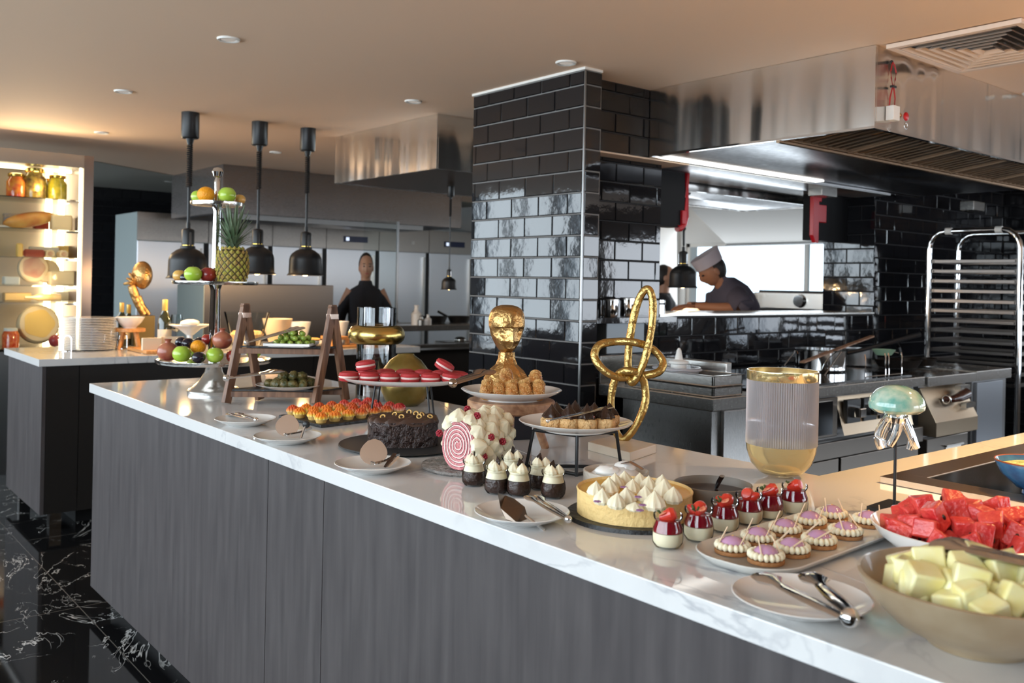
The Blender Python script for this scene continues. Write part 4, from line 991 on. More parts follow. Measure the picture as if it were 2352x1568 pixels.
for i, (x, y, rr, lab, hx) in enumerate(((2062, 842, 52, 'low black skillet with a dark handle on the hob, right of the saucepan', (2014, 776)), (2110, 838, 40, 'black frying pan beside the tray rack, handle pointing up left', (2066, 782)))):
    q = oh(x, y); r = rr*mpp(q); q.z = T+.008
    t = thing('frying_pan', lab, 'pan', (q.x, q.y, q.z+.05*0))
    MB().lathe([(0, 0), (r*.8, 0), (r, .045), (r*.97, .045), (r*.78, .008), (0, .008)], 32).build('pan_body', mat('dark_iron', (.035,.030,.028,1), .35, .7), t)
    h1 = onX(hx[0], hx[1], q.x-.1)-q; d = (h1-Vector((0,0,.05))); d.normalize(); 
    MB().tube([Vector((d.x, d.y, 0)).normalized()*r*.9+Vector((0,0,.04)), (Vector((d.x, d.y, 0)).normalized()*r*1.1+h1)/2+Vector((0,0,.03)), h1], [.008, .012, .013], 8).build('handle', K['black_plastic'], t)
q = oh(2050, 868)
t = thing('wire_rack', 'bright wire stand with looped arms at the front edge of the hob', 'rack', (q.x-.04, q.y, T+.008))
w_ = MB(); 
for dy in (-.20, .0, .035, .17): w_.tube([(0, dy, 0), (0, dy, .10), (-.01, dy+.01, .125)], .0035, 6)
w_.tube([(0, -.0, .10), (-.02, .05, .12), (-.04, .12, .13), (-.02, .17, .12)], .0035, 6); w_.tube([(0, -.20, .012), (0, .17, .012)], .003, 6)
w_.build('wire_frame', K['chrome'], t)
MB().lathe([(0, 0), (.04, .0), (.062, .03), (.058, .03), (.038, .004), (0, .004)], 24, c=(-.06, .09, .11)).build('dish', mat('pale_green_enamel', (.25,.38,.26,1), .2), t)
q = oh(1990, 842)
t = thing('saucepan', 'dull steel pot between the paddle and the wire stand', 'pan', (q.x-.12, q.y+.1, T+.008))
MB().lathe([(0, 0), (.085, 0), (.09, .1), (.086, .1), (.08, .01), (0, .01)], 32).build('pan_body', K['steel_dark'], t)

# trays and tub on the bench
tx0, ty0 = onz(1640, 905, T), onz(1430, 872, T)
def tray(lab, z, x0, x1, y0, y1, h=.055):
    t = thing('oven_tray', lab, 'tray', ((x0+x1)/2, (y0+y1)/2, z)); a, b_ = (x1-x0)/2, (y1-y0)/2; m = MB()
    m.box(-a, a, -b_, b_, 0, .006); m.box(-a, -a+.012, -b_, b_, .004, h); m.box(a-.012, a, -b_, b_, .004, h); m.box(-a, a, -b_, -b_+.012, .004, h); m.box(-a, a, b_-.012, b_, .004, h)
    m.build('tray_body', K['steel'], t, smooth=False, bevel=.003)
    r = MB(); r.box(-a-.008, a+.008, -b_-.008, -b_+.004, h-.004, h); r.box(-a-.008, a+.008, b_-.004, b_+.008, h-.004, h); r.box(-a-.008, -a+.004, -b_, b_, h-.004, h); r.box(a-.004, a+.008, -b_, b_, h-.004, h)
    r.build('rim', K['chrome'], t, smooth=False); return t
ta = (c0.x-.52, c0.x-.015, YA+.02, YA+.22)
tray('stacked steel oven tray on the bench, lower one of the pair', T+.001, *ta, h=.042); tray('stacked steel oven tray holding a clear tub, upper one of the pair', T+.044, *ta, h=.048)
p = onz(1563, 870, T+.05); p = Vector(((ta[0]+ta[1])/2-.03, YA+.12, T+.051))
p = Vector((p.x+.0, p.y, T+.051))
t = thing('plastic_tub', 'shallow clear plastic tub on the stacked trays, squeeze bottle inside', 'tub', tuple(p))
MB().lathe([(0, 0), (.10, 0), (.112, .05), (.116, .05), (.116, .055), (.108, .055), (.098, .006), (0, .006)], 36, M=Matrix.Scale(.75, 4, (0,1,0))).build('tub_body', mat('clear_plastic', (.75,.75,.78,1), .1, trans=.7), t)
MB().lathe([(.118, .04), (.122, .042), (.122, .047), (.118, .049)], 36, M=Matrix.Scale(.75, 4, (0,1,0))).build('band', mat('frosted_plastic', (.4,.38,.4,1), .3), t)
t = thing('squeeze_bottle', 'white squeeze bottle with pointed nozzle standing in the clear tub', 'bottle', (p.x+.01, p.y, p.z+.007))
MB().lathe([(0, 0), (.035, 0), (.035, .06), (.04, .062), (.04, .072), (.018, .08), (.010, .12), (.004, .13), (0, .13)], 24).build('bottle_body', K['white_plaster'], t)
MB().lathe([(.0405, .060), (.044, .062), (.044, .070), (.0405, .073)], 24).build('collar', K['white_plaster'], t)

# ================================================================== tall tray rack
RY = 6.12
r0, r1 = onY(2132, 700, RY), onY(2341, 700, RY)
ztop = onY(2240, 529, RY).z
tr_ = thing('tray_rack', 'tall wheeled steel tray rack with a rounded top at the right edge', 'rack', ((r0.x+r1.x)/2, RY, 0)); W2 = (r1.x-r0.x)/2
for dy in (0, .42):
    pts = [(-W2, dy, .08), (-W2, dy, ztop-.12)]+[(-W2+.11-.11*cos(a), dy, ztop-.12+.12*sin(a)) for a in (.4, .8, 1.2, pi/2)]+[(W2-.11+.11*sin(a), dy, ztop-.12+.12*cos(a)) for a in (0, .4, .8, 1.2, pi/2)]+[(W2, dy, .08)]
    MB().tube(pts, .018, 10, up=(0,1,0)).build('frame', K['chrome'], tr_)
nz = 13; K['rung'] = steel('rack_runner_steel', (.13,.115,.105,1), .3)
for k in range(nz):
    z = ztop-.20-k*.066
    for i, sx in enumerate((-1, 1)): MB().box(sx*(W2-.03)-.0, sx*(W2-.03)+.006, .0, .42, z-.012, z+.012).build('side_runner', K['rung'], tr_, smooth=False)
    MB().box(-W2+.02, W2-.02, .0, .012, z-.012, z+.010).build('rung', K['rung'], tr_, smooth=False, bevel=.002)
    MB().box(-W2+.02, W2-.02, .408, .42, z-.012, z+.010).build('rung', K['rung'], tr_, smooth=False, bevel=.002)
for dx in (-W2, W2):
    for dy in (0, .42):
        MB().lathe([(0, -.012), (.04, -.012), (.04, .012), (0, .012)], 20, c=(0, 0, 0), M=Matrix.Translation((dx, dy, .04)) @ Matrix.Rotation(pi/2, 4, 'Y')).build('caster', K['black_plastic'], tr_)
    MB().tube([(dx, 0, .14), (dx, .42, .14)], .014, 8).build('rail', K['chrome'], tr_)
    for q in (.35, .6): pass
for dx in (-W2+.13, W2-.13): MB().tube([(dx-.02, 0, ztop), (dx+.02, 0, ztop)], .023, 10).build('joint_ring', K['white_plaster'], tr_)

# ================================================================== lit display cabinet at the far left
DX = -7.2
d0, d1 = onX(8, 380, DX).y-.35, onX(216, 362, DX).y
gz1, gz0 = onX(100, 378, DX).z, .86
ztopc = onX(100, 348, DX).z
dc = thing('display_cabinet', 'brightly lit steel display cabinet with glass shelves of food at the far left', 'cabinet', (DX, d0, 0)); L = d1-d0
g1 = onX(191, 500, DX).y-d0; DEP = .55
MB().box(-DEP-.03, -DEP, 0, L, 0, ztopc).build('back_panel', mat('cabinet_back', (.66,.56,.43,1), .5), dc, smooth=False)
MB().box(-DEP, 0, g1, L, 0, ztopc).build('side_post', steel('cabinet_steel', (.30,.24,.21,1), .3, gb=.004), dc, smooth=False)
MB().box(-DEP, 0, 0, g1, gz1, ztopc).build('header', K['steel'], dc, smooth=False)
MB().box(-DEP, 0, 0, g1, 0, gz0).build('base', K['steel_dark'], dc, smooth=False)
MB().box(-DEP, 0, -.05, 0, 0, ztopc).build('side_panel', K['steel_dark'], dc, smooth=False)
MB().box(-.006, 0, .0, g1, gz0, gz1).build('glass_door', K['pane'], dc, smooth=False)
led = emission('cabinet_led', (1, .80, .52, 1), 9)
for q in (g1-.03, g1-.12): MB().box(-DEP+.02, -DEP+.035, q-.02, q+.025, gz0, gz1).build('light_strip', led, dc, smooth=False)
MB().box(-.05, -.03, g1-.02, g1-.005, gz0, gz1).build('light_strip', led, dc, smooth=False)
MB().box(-.30, -.27, .02, g1-.02, gz1-.015, gz1-.002).build('light_strip', led, dc, smooth=False)
shz = [onX(100, y, DX-.25).z for y in (460, 529, 592, 655, 692, 795)]
for z in shz: MB().box(-DEP+.02, -.02, .01, g1-.01, z-.006, z).build('glass_shelf', K['pane'], dc, smooth=False)
br = MB()
for z in shz: MB().box(-.06, -.03, g1-.10, g1-.005, z-.02, z-.008).build('shelf_bracket', K['chrome'], dc, smooth=False)
point('cabinet_glow', (DX-.15, d0+L*.65, gz1-.15), 2.5, TUNG, .05); point('cabinet_glow', (DX-.15, d0+L*.65, 1.3), 2.5, TUNG, .05)
def inc(x, k, dx=-.25): return (DX+dx, onX(x, 600, DX+dx).y, shz[k]+.001)
K['cheese'] = mat('yellow_cheese', (.80,.52,.16,1), .5); K['rind'] = mat('pale_rind', (.75,.58,.36,1), .6); K['ham'] = mat('cured_ham', (.42,.14,.08,1), .45, bump=.4, bscale=30, col2=(.62,.40,.25,1), vscale=12)
def jar(lab, x, k, c1, c2, r=.05, h=.15):
    r *= 1.22; h *= 1.22
    t = thing('preserve_jar', lab, 'jar', inc(x, k), 0, 'preserves on the top cabinet shelf')
    MB().lathe([(0, 0), (r, 0), (r*1.05, h*.1), (r*1.05, h*.65), (r*.75, h*.8), (r*.75, h*.86), (0, h*.86)], 24).build('contents', mat('preserve', c1, .15, col2=c2, vscale=28, coat=.8), t)
    MB().lathe([(r*.85, h*.86), (r*.9, h*.88), (r*.9, h*.97), (r*.7, h), (0, h)], 24).build('lid', K['gold_smooth'], t)
jar('jar of red peppers, leftmost on the top cabinet shelf', 33, 0, (.62,.07,.02,1), (.75,.28,.04,1))
jar('tall jar of dark olives in the middle of the top cabinet shelf', 76, 0, (.45,.30,.05,1), (.10,.05,.02,1), .062, .19)
jar('jar of yellow-green preserves at the right of the top cabinet shelf', 128, 0, (.55,.42,.03,1), (.28,.26,.02,1), .052, .16)
def wheel(lab, x, k, r, th, m, cat='cheese', name='cheese_round', tilt=.25, inner=None):
    P_ = inc(x, k, -.30); t = thing(name, lab, cat, (P_[0], P_[1], P_[2]))
    M_ = Matrix.Translation((0, 0, r*cos(tilt)+.02)) @ Matrix.Rotation(pi/2-tilt, 4, 'Y')
    MB().lathe([(0, -th/2), (r*.92, -th/2), (r, -th*.3), (r, th*.3), (r*.92, th/2), (0, th/2)], 32, M=M_).build('rind', m, t)
    if inner: MB().lathe([(0, th/2+.001), (r*.72, th/2+.001), (r*.74, th/2-.002)], 28, M=M_, wob=lambda a, z: 1+.06*sin(a*5)).build('face', inner, t)
wheel('large round of pink marbled ham propped upright on the fourth cabinet shelf', 76, 3, .105, .06, K['rind'], 'ham', 'ham_round', .2, K['ham'])
wheel('smaller pale cheese round behind the pink ham round', 108, 3, .088, .05, K['rind'], tilt=.3)
wheel('big golden cheese wheel propped at the bottom of the lit cabinet', 90, 5, .142, .09, K['rind'], tilt=.2, inner=K['cheese'])
t = thing('cured_ham', 'long golden cured leg lying across the second cabinet shelf', 'ham', inc(66, 1, -.28))
MB().ell((0, 0, .075), (.06, .18, .055), M=Matrix.Rotation(.22, 4, 'X')).build('meat', mat('golden_ham', (.70,.36,.09,1), .4, bump=.3, bscale=30, col2=(.5,.14,.04,1)), t)
MB().tube([(0, -.12, .02), (0, -.20, .012)], .012, 8).build('bone', K['china'], t)
for x, k, lab, m, r in ((138, 1, 'pale block of cheese at the right of the second cabinet shelf', K['rind'], (.05,.07,.06)), (44, 2, 'small glass of golden relish on the third cabinet shelf', K['cheese'], (.022,.022,.05)), (140, 3, 'flat pale cheese block at the right of the fourth cabinet shelf', K['rind'], (.06,.085,.055))):
    tag(MB().box(-r[0], r[0], -r[1], r[1], 0, r[2]*2).build('cheese_block', m, None, bevel=.012), lab, 'cheese', None, inc(x, k))
for x, lab, L_ in ((78, 'dark red salami lying on the third cabinet shelf', .075), ):
    tag(MB().tube([(0, -L_, .028), (0, -L_*.8, .03), (0, L_*.8, .03), (0, L_, .028)], [.012, .03, .03, .012], 14).build('salami', mat('salami_red', (.30,.05,.03,1), .5, bump=.4), None), lab, 'salami', None, inc(x, 2))
for i, (x, lab) in enumerate(((112, 'pale sliced sausage on the third cabinet shelf'), (143, 'sausage with a dark cut end at the right of the third cabinet shelf'))):
    t = thing('sausage', lab, 'sausage', inc(x, 2)); MB().tube([(-.05, 0, .03), (.05, 0, .03)], .03, 16).build('casing', K['rind'], t); MB().tube([(.05, 0, .03), (.053, 0, .03)], .018, 16).build('cut_face', K['ham'], t)
tag(MB().lathe([(0, 0), (.028, 0), (.028, .15), (.012, .19), (.012, .24), (0, .24)], 18, M=Matrix.Translation((0, .12, .028)) @ Matrix.Rotation(pi/2, 4, 'X')).build('wine_bottle', mat('pale_gold_glass', (.75,.50,.22,1), .1, coat=1), None), 'golden bottle lying on its side on the fifth cabinet shelf', 'bottle', None, inc(100, 4))
t = thing('preserve_jar', 'large jar of red tomatoes at the bottom left of the lit cabinet', 'jar', inc(28, 5, -.2))
MB().lathe([(0, 0), (.055, 0), (.058, .09), (.045, .12), (0, .12)], 24).build('contents', mat('tomatoes', (.62,.06,.02,1), .15, col2=(.8,.2,.06,1), vscale=40, coat=.8), t); MB().lathe([(.046, .12), (.046, .14), (0, .14)], 20).build('lid', K['white_plaster'], t)
tag(MB().ell((0, 0, .045), (.045, .045, .045)).build('red_onion', mat('onion_red', (.35,.05,.06,1), .3), None), 'red onion beside the big cheese wheel in the lit cabinet', 'onion', None, inc(130, 5, -.15))

def block(lab, x, k, a, b_, c_, m, cat='cheese', nm='cheese_block', dx=-.25): tag(MB().box(-a, a, -b_, b_, 0, c_).build(nm, m, None, bevel=.008), lab, cat, None, inc(x, k, dx))
K['wax'] = mat('red_wax', (.35,.03,.02,1), .35); K['white_rind'] = mat('white_rind', (.80,.76,.66,1), .6); K['carton'] = mat('printed_carton', (.62,.46,.30,1), .6, col2=(.25,.28,.40,1), vscale=22)
block('patterned carton at the far left of the second cabinet shelf', 26, 1, .04, .06, .12, K['carton'], 'carton', 'food_carton', -.42)
block('red waxed cheese behind the golden ham on the second cabinet shelf', 92, 1, .04, .05, .085, K['wax'], dx=-.44)
block('tall white cheese at the right end of the second cabinet shelf', 160, 1, .04, .045, .11, K['white_rind'], dx=-.40)
block('white cheese slab behind the salami on the third cabinet shelf', 100, 2, .04, .10, .085, K['white_rind'], dx=-.42)
block('golden cheese block behind the sausages on the third cabinet shelf', 150, 2, .04, .06, .10, K['cheese'], dx=-.44)
block('thin white cheese wedge at the left of the fourth cabinet shelf', 26, 3, .05, .05, .06, K['white_rind'], dx=-.2)
block('low golden loaf at the left of the fifth cabinet shelf', 40, 4, .05, .09, .06, K['cheese'], 'loaf', 'bread_loaf', -.40)
block('white cheese at the right of the fifth cabinet shelf', 150, 4, .05, .07, .07, K['white_rind'], dx=-.42)
block('pale cheese half behind the red onion at the bottom of the lit cabinet', 160, 5, .05, .07, .14, K['rind'], dx=-.42)
for i_, (x_, c1_, c2_) in enumerate(((55, (.55,.25,.03,1), (.3,.1,.02,1)), (103, (.20,.16,.03,1), (.06,.05,.02,1)))):
    t = thing('preserve_jar', ('jar of amber preserve behind the front jars on the top cabinet shelf', 'jar of brown preserve behind the olive jar on the top cabinet shelf')[i_], 'jar', inc(x_, 0, -.44), 0, 'preserves on the top cabinet shelf')
    MB().lathe([(0, 0), (.055, 0), (.058, .12), (.045, .15), (0, .15)], 24).build('contents', mat('preserve_back', c1_, .15, col2=c2_, vscale=28, coat=.8), t); MB().lathe([(.047, .15), (.047, .18), (0, .18)], 20).build('lid', K['gold_smooth'], t)

# ================================================================== things on the far island
def oi(x, y, z=T): return onz(x, y, z)
p = oi(203, 802); r = 62*mpp(p); N = 20
zt_ = onX(203, 727, p.x).z; dz = (zt_-T-.006)/N
base = None
for k in range(N):
    lab = ('top' if k == N-1 else ORD[N-1-k]+' from the top')+' white plate in the tall stack on the far island'
    q = (p.x+random.uniform(-.003, .003), p.y+random.uniform(-.003, .003), T+.004+k*dz)
    if base is None:
        base = thing('dinner_plate', lab, 'plate', q, 0, 'stack of white plates')
        MB().lathe([(0, 0), (r*.58, 0), (r*.62, .002), (r*.93, dz*.45), (r, dz*.62), (r*1.0, dz*.88), (r*.97, dz*.9), (r*.6, .006), (0, .006)], 56).build('plate_body', K['china'], base); kids(base)
    else: dup(base, q, 0, lab)
for x, lab in ((155, 'looped wire plate guard at the left of the plate stack'), (283, 'looped wire plate guard in front of the wooden stool riser')):
    q = oi(x, 806 if x < 200 else 800); g = MB(); w_ = .024
    g.tube([(0, -w_, 0), (0, -w_, .07)]+[(0, -w_*cos(a), .07+w_*sin(a)) for a in (.4, .8, 1.2, 1.57, 1.97, 2.37, 2.77)]+[(0, w_, .07), (0, w_, 0)], .004, 6, up=(1,0,0)); g.lathe([(0,0),(.034,0),(.034,.003),(0,.003)], 16)
    tag(g.build('wire_guard', K['chrome'], None), lab, 'plate guard', None, tuple(q), TO_CAM)
# wooden stool riser with an orange-lit bowl
p = onX(297, 800, -5.98)
t = thing('wooden_riser', 'small round wooden stool riser carrying a white bowl right of the plate stack', 'riser', (p.x, p.y, T)); r = 34*mpp(p)
K['pine'] = wood('orange_wood', (.42,.18,.05,1), (.62,.30,.10,1), .45)
hh = .11
MB().lathe([(0, hh), (r, hh), (r, hh+.022), (0, hh+.022)], 30).build('seat', K['pine'], t, bevel=.003)
for k in range(4): MB().tube([(r*.55*cos(k*pi/2+.4), r*.55*sin(k*pi/2+.4), hh), (r*.85*cos(k*pi/2+.4), r*.85*sin(k*pi/2+.4), 0)], [.012, .010], 10).build('leg', K['pine'], t)
def bowl(lab, P_, r, h, m, name='bowl', rz=0, foot=.45):
    return tag(MB().lathe([(0, 0), (r*foot, 0), (r*foot, .004), (r*.8, h*.55), (r, h), (r*.97, h), (r*.77, h*.58), (r*foot*.9, .012), (0, .012)], 36).build(name, m, None), lab, 'bowl', None, tuple(P_), rz)
bowl('white footed bowl on top of the wooden stool riser', (t.location.x, t.location.y, T+hh+.0225), r*.95, .07, K['china'])
# gold head sculpture
X_ = -6.27; p = onX(330, 745, X_); p.z = T
def gp(x, y): return onX(x, y, X_)-p
t = thing('gold_sculpture', 'gold sculpture of a head resting on a raised hand on the far island', 'sculpture', tuple(p))
g = MB()
hd_c = gp(326, 640); s_ = 22*mpp(p)
Mh = Matrix.Rotation(TO_CAM-.6, 4, 'Z') @ Matrix.Rotation(.15, 4, 'Y')
head_mesh(g, hd_c+Vector((0, 0, .02)), .15, TO_CAM+.9, .80)
g.build('head', K['gold'], t)
g = MB()
limb_mesh(g, [gp(330, 722), gp(318, 700), gp(308, 672), gp(302, 655)], [.022, .024, .03, .026], 12)
limb_mesh(g, [gp(341, 722), gp(326, 700), gp(318, 680)], [.018, .018, .02], 12)
for k, (x, y) in enumerate(((285, 652), (292, 640), (297, 628), (312, 622), (320, 615))): limb_mesh(g, [gp(305, 655), (gp(305, 655)+gp(x, y))*.5+Vector((.03,0,.01)), gp(x, y)], [.014, .012, .008], 8)
g.build('arm', K['gold'], t)
MB().box(-.045, .045, -.075, .06, 0, gp(330, 724).z).build('base', mat('olive_metal', (.16,.12,.05,1), .4, .5), t, bevel=.004)
# wine bottles and glass
K['bottle'] = mat('dark_green_bottle', (.015,.018,.008,1), .08, coat=1); K['label'] = mat('cream_label', (.62,.54,.40,1), .6); K['foil'] = mat('gold_foil', (.62,.42,.12,1), .35, .6)
def wine(lab, x, yb, X_, s=1.0, gl=None):
    P_ = onX(x, 700, X_); t = thing('wine_bottle', lab, 'bottle', (X_, P_.y, T))
    MB().lathe([(0, 0), (.036*s, 0), (.038*s, .005), (.038*s, .17*s), (.030*s, .20*s), (.015*s, .235*s), (.014*s, .29*s), (0, .29*s)], 24).build('glass', gl or K['bottle'], t)
    MB().lathe([(.0385*s, .05*s), (.0388*s, .052*s), (.0388*s, .125*s), (.0385*s, .127*s)], 24).build('label', K['label'], t)
    MB().lathe([(.0145*s, .235*s), (.0158*s, .237*s), (.0158*s, .30*s), (0, .303*s)], 20).build('foil_cap', K['foil'], t)
wine('dark wine bottle with cream label and gold foil neck, right of the gold head sculpture', 379, 760, -5.75, 1.06)
wine('dark wine bottle with cream label, left of the gold head sculpture', 280, 730, -6.25, .95)
wine('dark wine bottle behind the one left of the gold head sculpture', 296, 730, -6.32, .9)
P_ = onX(406, 700, -5.75)
t = thing('wine_glass', 'empty stemmed wine glass beside the dark wine bottle on the far island', 'glass', (-5.75, P_.y, T))
MB().lathe([(.032, 0), (.032, .002), (.004, .008), (.0035, .10), (.010, .115), (.034, .14), (.038, .17), (.031, .225), (.0295, .225), (.036, .17), (.032, .143), (.0, .118)], 28).build('bowl_and_stem', thin_glass('goblet', (.90,.93,.93,1), .2), t)
for x, lab, hh in ((249, 'small upturned tumbler near the lit cabinet', .10), (264, 'small clear carafe next to the tumbler near the lit cabinet', .13)):
    P_ = onX(x, 700, -6.2); tag(MB().lathe([(.03, 0), (.03, .003), (.032, hh*.5), (.022, hh), (.020, hh), (.029, hh*.5), (0, .006)], 20).build('tumbler', thin_glass('tumbler_glass', (.85,.88,.9,1), .2), None), lab, 'glass', None, (-6.2, P_.y, T))
P_ = onX(228, 720, -6.30)
tag(MB().add([(0,-.05,0),(0,.09,0),(0,.03,.10),(0,-.05,.15),(.02,-.05,0),(.02,.09,0),(.02,.03,.10),(.02,-.05,.15)], [(0,1,2,3),(7,6,5,4),(0,4,5,1),(1,5,6,2),(2,6,7,3),(3,7,4,0)]).build('paper_packet', mat('white_blue_paper', (.55,.66,.75,1), .6, col2=(.03,.10,.45,1), vscale=14), None, bevel=.004), 'white and blue packet standing beside the lit cabinet', 'packet', None, (-6.30, P_.y, T))
# boards, white pedestal plates and bowls towards the middle
p = onX(345, 770, -5.75)
tag(MB().box(-.18, .18, -.10, .10, 0, .02).build('wooden_board', K['pine'], None, bevel=.004), 'flat wooden board on the far island behind the big fruit stand', 'board', None, (-5.70, onX(352, 800, -5.7).y, T+.001))
for i, (x, w_, h_, lab) in enumerate(((346, .055, .115, 'upright cream card at the left of the wine bottle'), (395, .07, .12, 'wide upright cream card behind the fruit stand'))):
    P_ = onX(x, 770, -5.62); tag(MB().box(-.012, .012, -w_, w_, 0, h_*.8).build('place_card', mat('cream_card', (.72,.60,.44,1), .7), None), lab, 'card', None, (-5.62 if i else -5.60, P_.y, T))
def pedestal(x, y, ztop_pix, rpx, lab, X_, m=None, food=None, fm=None):
    P_ = onX(x, y, X_); r = rpx*mpp(P_); h = P_.z-T
    t = thing('cake_stand', lab, 'stand', (X_, P_.y, T))
    MB().lathe([(0, 0), (r*.5, 0), (r*.45, .012), (.02, .03), (.018, h*.6), (r*.55, h-.025), (r, h-.004), (r, h), (r*.5, h-.012), (0, h-.012)], 40).build('stand_body', m or K['china'], t)
    return t, r, h
t, r, h = pedestal(436, 745, 0, 46, 'white pedestal dish with cream desserts behind the tiered fruit stand', -5.62)
tag(MB().ell((0,0,.02), (.045,.06,.022), disp=lambda v: 1+.15*noise.noise(v*4)).build('meringue', K['china'], None), 'cream mound on the white pedestal dish', 'dessert', None, (-5.62, t.location.y, T+h-.010))
P_ = onX(566, 780, -5.62); r = 51*mpp(P_)
t = thing('glass_bowl', 'deep clear glass bowl of pale fruit behind the wooden ladder shelf', 'bowl', (-5.62, P_.y, T)); h = onX(566, 716, -5.62).z-T
MB().lathe([(0, 0), (r*.55, 0), (r*.7, h*.3), (r, h), (r*.97, h), (r*.67, h*.3), (r*.5, .01), (0, .01)], 40).build('bowl_body', thin_glass('bowl_glass', (.93,.95,.95,1), .07), t)
MB().lathe([(0, .012), (r*.5, .012), (r*.72, h*.42), (r*.6, h*.5), (0, h*.53)], 32, wob=lambda a, z: 1+.04*sin(a*7)).build('fruit', mat('peach_fruit', (.72,.36,.12,1), .4, bump=.6, bscale=40, col2=(.8,.6,.36,1), vscale=30), t)
for i, (x, y, rp, hp, X_, lab) in enumerate(((637, 758, 34, 26, -5.75, 'glowing pale bowl left of the right shelf upright'), (690, 757, 24, 18, -6.1, 'small cream bowl far behind the grape plate'), (776, 764, 25, 26, -5.9, 'cream conical bowl just right of the ladder shelf'))):
    P_ = onX(x, y, X_); bowl(lab, (X_, P_.y, T+.001), rp*mpp(P_), max(.05, (P_.z+hp*mpp(P_))-T), mat('cream_ceramic', (.72,.52,.33,1), .35) if i == 0 else K['china'])
P_ = onX(777, 785, -5.62)
t = thing('wooden_riser', 'low orange wooden riser just left of the gold-ringed vase', 'riser', (-5.62, P_.y-.02, T)); MB().box(-.08, .08, -.075, .075, .055, .075).build('top', K['pine'], t, bevel=.003)
for a_, b_ in ((-.06,-.055),(.06,-.055),(-.06,.055),(.06,.055)): MB().box(a_-.012, a_+.012, b_-.012, b_+.012, 0, .055).build('leg', K['pine'], t, smooth=False)
P_ = onX(690, 790, -5.55)
t = thing('casserole_dish', 'dark blue dish with a pale rim behind the grape plate', 'dish', (-5.62, onX(700, 790, -5.62).y, T)); MB().lathe([(0,0),(.08,0),(.10,.06),(.095,.06),(.075,.008),(0,.008)], 32).build('dish_body', mat('navy_enamel', (.01,.02,.06,1), .15), t); MB().torus((0,0,.061), .098, .004).build('rim', K['cheese'], t)
tag(MB().box(-.10, .10, -.17, .17, 0, .016).build('wooden_board', K['pine'], None, bevel=.004), 'small wooden board behind the right upright of the ladder shelf', 'board', None, (-5.60, onX(845, 800, -5.6).y-.1, T+.001))
tag(MB().lathe([(0,0),(.10,0),(.13,.02),(.127,.024),(.1,.006),(0,.006)], 32).build('salad_plate', K['china'], None), 'flat glowing plate on the far island between the grapes and the gold ring', 'plate', None, (-5.85, onX(745, 790, -5.85).y, T+.001))
for q in ((-5.75, 1.6), (-5.75, 2.4), (-5.75, 3.2)): pass
# ================================================================== the buffet on the front counter
# headings: rz = TO_CAM gives a thing local axes +X towards the guest side, +Y to the right
def rnd(a, b): return random.uniform(a, b)
def rim_c(x, y, h): return onz(x, y, T+h)
K['slate'] = mat('black_slate', (.016, .016, .017, 1), .45, bump=.5, bscale=60)
K['choc'] = mat('dark_chocolate', (.030, .013, .008, 1), .28, bump=.5, bscale=60)
K['cream'] = mat('whipped_cream', (.80, .72, .52, 1), .5, sss=.1)
K['white_cream'] = mat('white_cream', (.82, .80, .76, 1), .45, sss=.1)
K['jarglass'] = thin_glass('jar_glass', (.97, .98, .98, 1), .14)
K['vaseglass'] = thin_glass('vase_glass', (.95, .96, .97, 1), .35)
K['brown_metal'] = mat('bronze_tinted_steel', (.42, .32, .26, 1), .18, 1)

def dish(name, lab, x, y, rpx, h=.020, m=None, group=None, z=T):
    c = onz(x, y, z+h); r = rpx*mpp(c)
    o = MB().lathe([(0, 0), (r*.55, 0), (r*.57, .002), (r*.66, .004), (r*.93, h*.8), (r, h), (r*.985, h+.001), (r*.9, h*.78), (r*.63, .006), (0, .0055)], 56).build(name, m or K['china'], None)
    tag(o, lab, 'plate', group, (c.x, c.y, z+.0004)); return Vector((c.x, c.y, z)), r
def tongs(lab, A, B, opening=.05, w=.011, m=None, group=None, tipw=.02, up=(0,0,1), name='serving_tongs'):
    """A hinge, B tip, world points"""
    m = m or K['chrome']; A = Vector(A); B = Vector(B); t = thing(name, lab, 'tongs', tuple(A), 0, group)
    d = B-A; L = d.length; dn = d.normalized(); sd = dn.cross(Vector(up)).normalized(); u = sd.cross(dn)
    for s_ in (-1, 1):
        mb = MB(); N = 9; pts = []; rr = []
        for i in range(N+1):
            q = i/N; pts.append(dn*(L*q)+sd*(s_*opening*.5*(.22+.78*q)))
            rr.append(w*(.75+.35*sin(pi*min(1, q*1.3))) if q < .8 else w*(1.0+.9*sin((q-.8)/.2*pi*.8)))
        mb.tube(pts, rr, 10, flat=.32, up=tuple(u)); mb.build('arm', m, t)
    MB().ell((0, 0, 0), (w*1.0, w*1.0, w*1.0), 14, 10).build('hinge', m, t)
    return t
def server(lab, base, size, heading, lean=.5, m=None, hl=.09):
    """cake slice lifted at an angle, blade upwards facing the guest"""
    t = thing('cake_server', lab, 'server', tuple(base), heading)
    wd = lambda q: size*(.16+.40*sin(pi*min(1, q*1.02))**.7*(1.12-.35*q)) if 0 < q < 1 else size*(.16 if q <= 0 else .03)
    poly = [(-wd(i/14), i/14*size) for i in range(15)]+[(wd(i/14), i/14*size) for i in range(14, -1, -1)]
    M = Matrix.Rotation(-lean, 4, 'Y') @ Matrix(((0,0,1,0),(1,0,0,0),(0,1,0,.004),(0,0,0,1)))
    MB().prism(poly, -.001, .001, M).build('blade', m or K['brown_metal'], t, smooth=False)
    MB().tube([(0, 0, .006), (.010, 0, .010), (.03, .01, .012), (-.02+.0, .03, .010), (-hl, .05, .012)], [.004, .005, .004, .004, .006], 8).build('handle', K['chrome'], t)
    return t

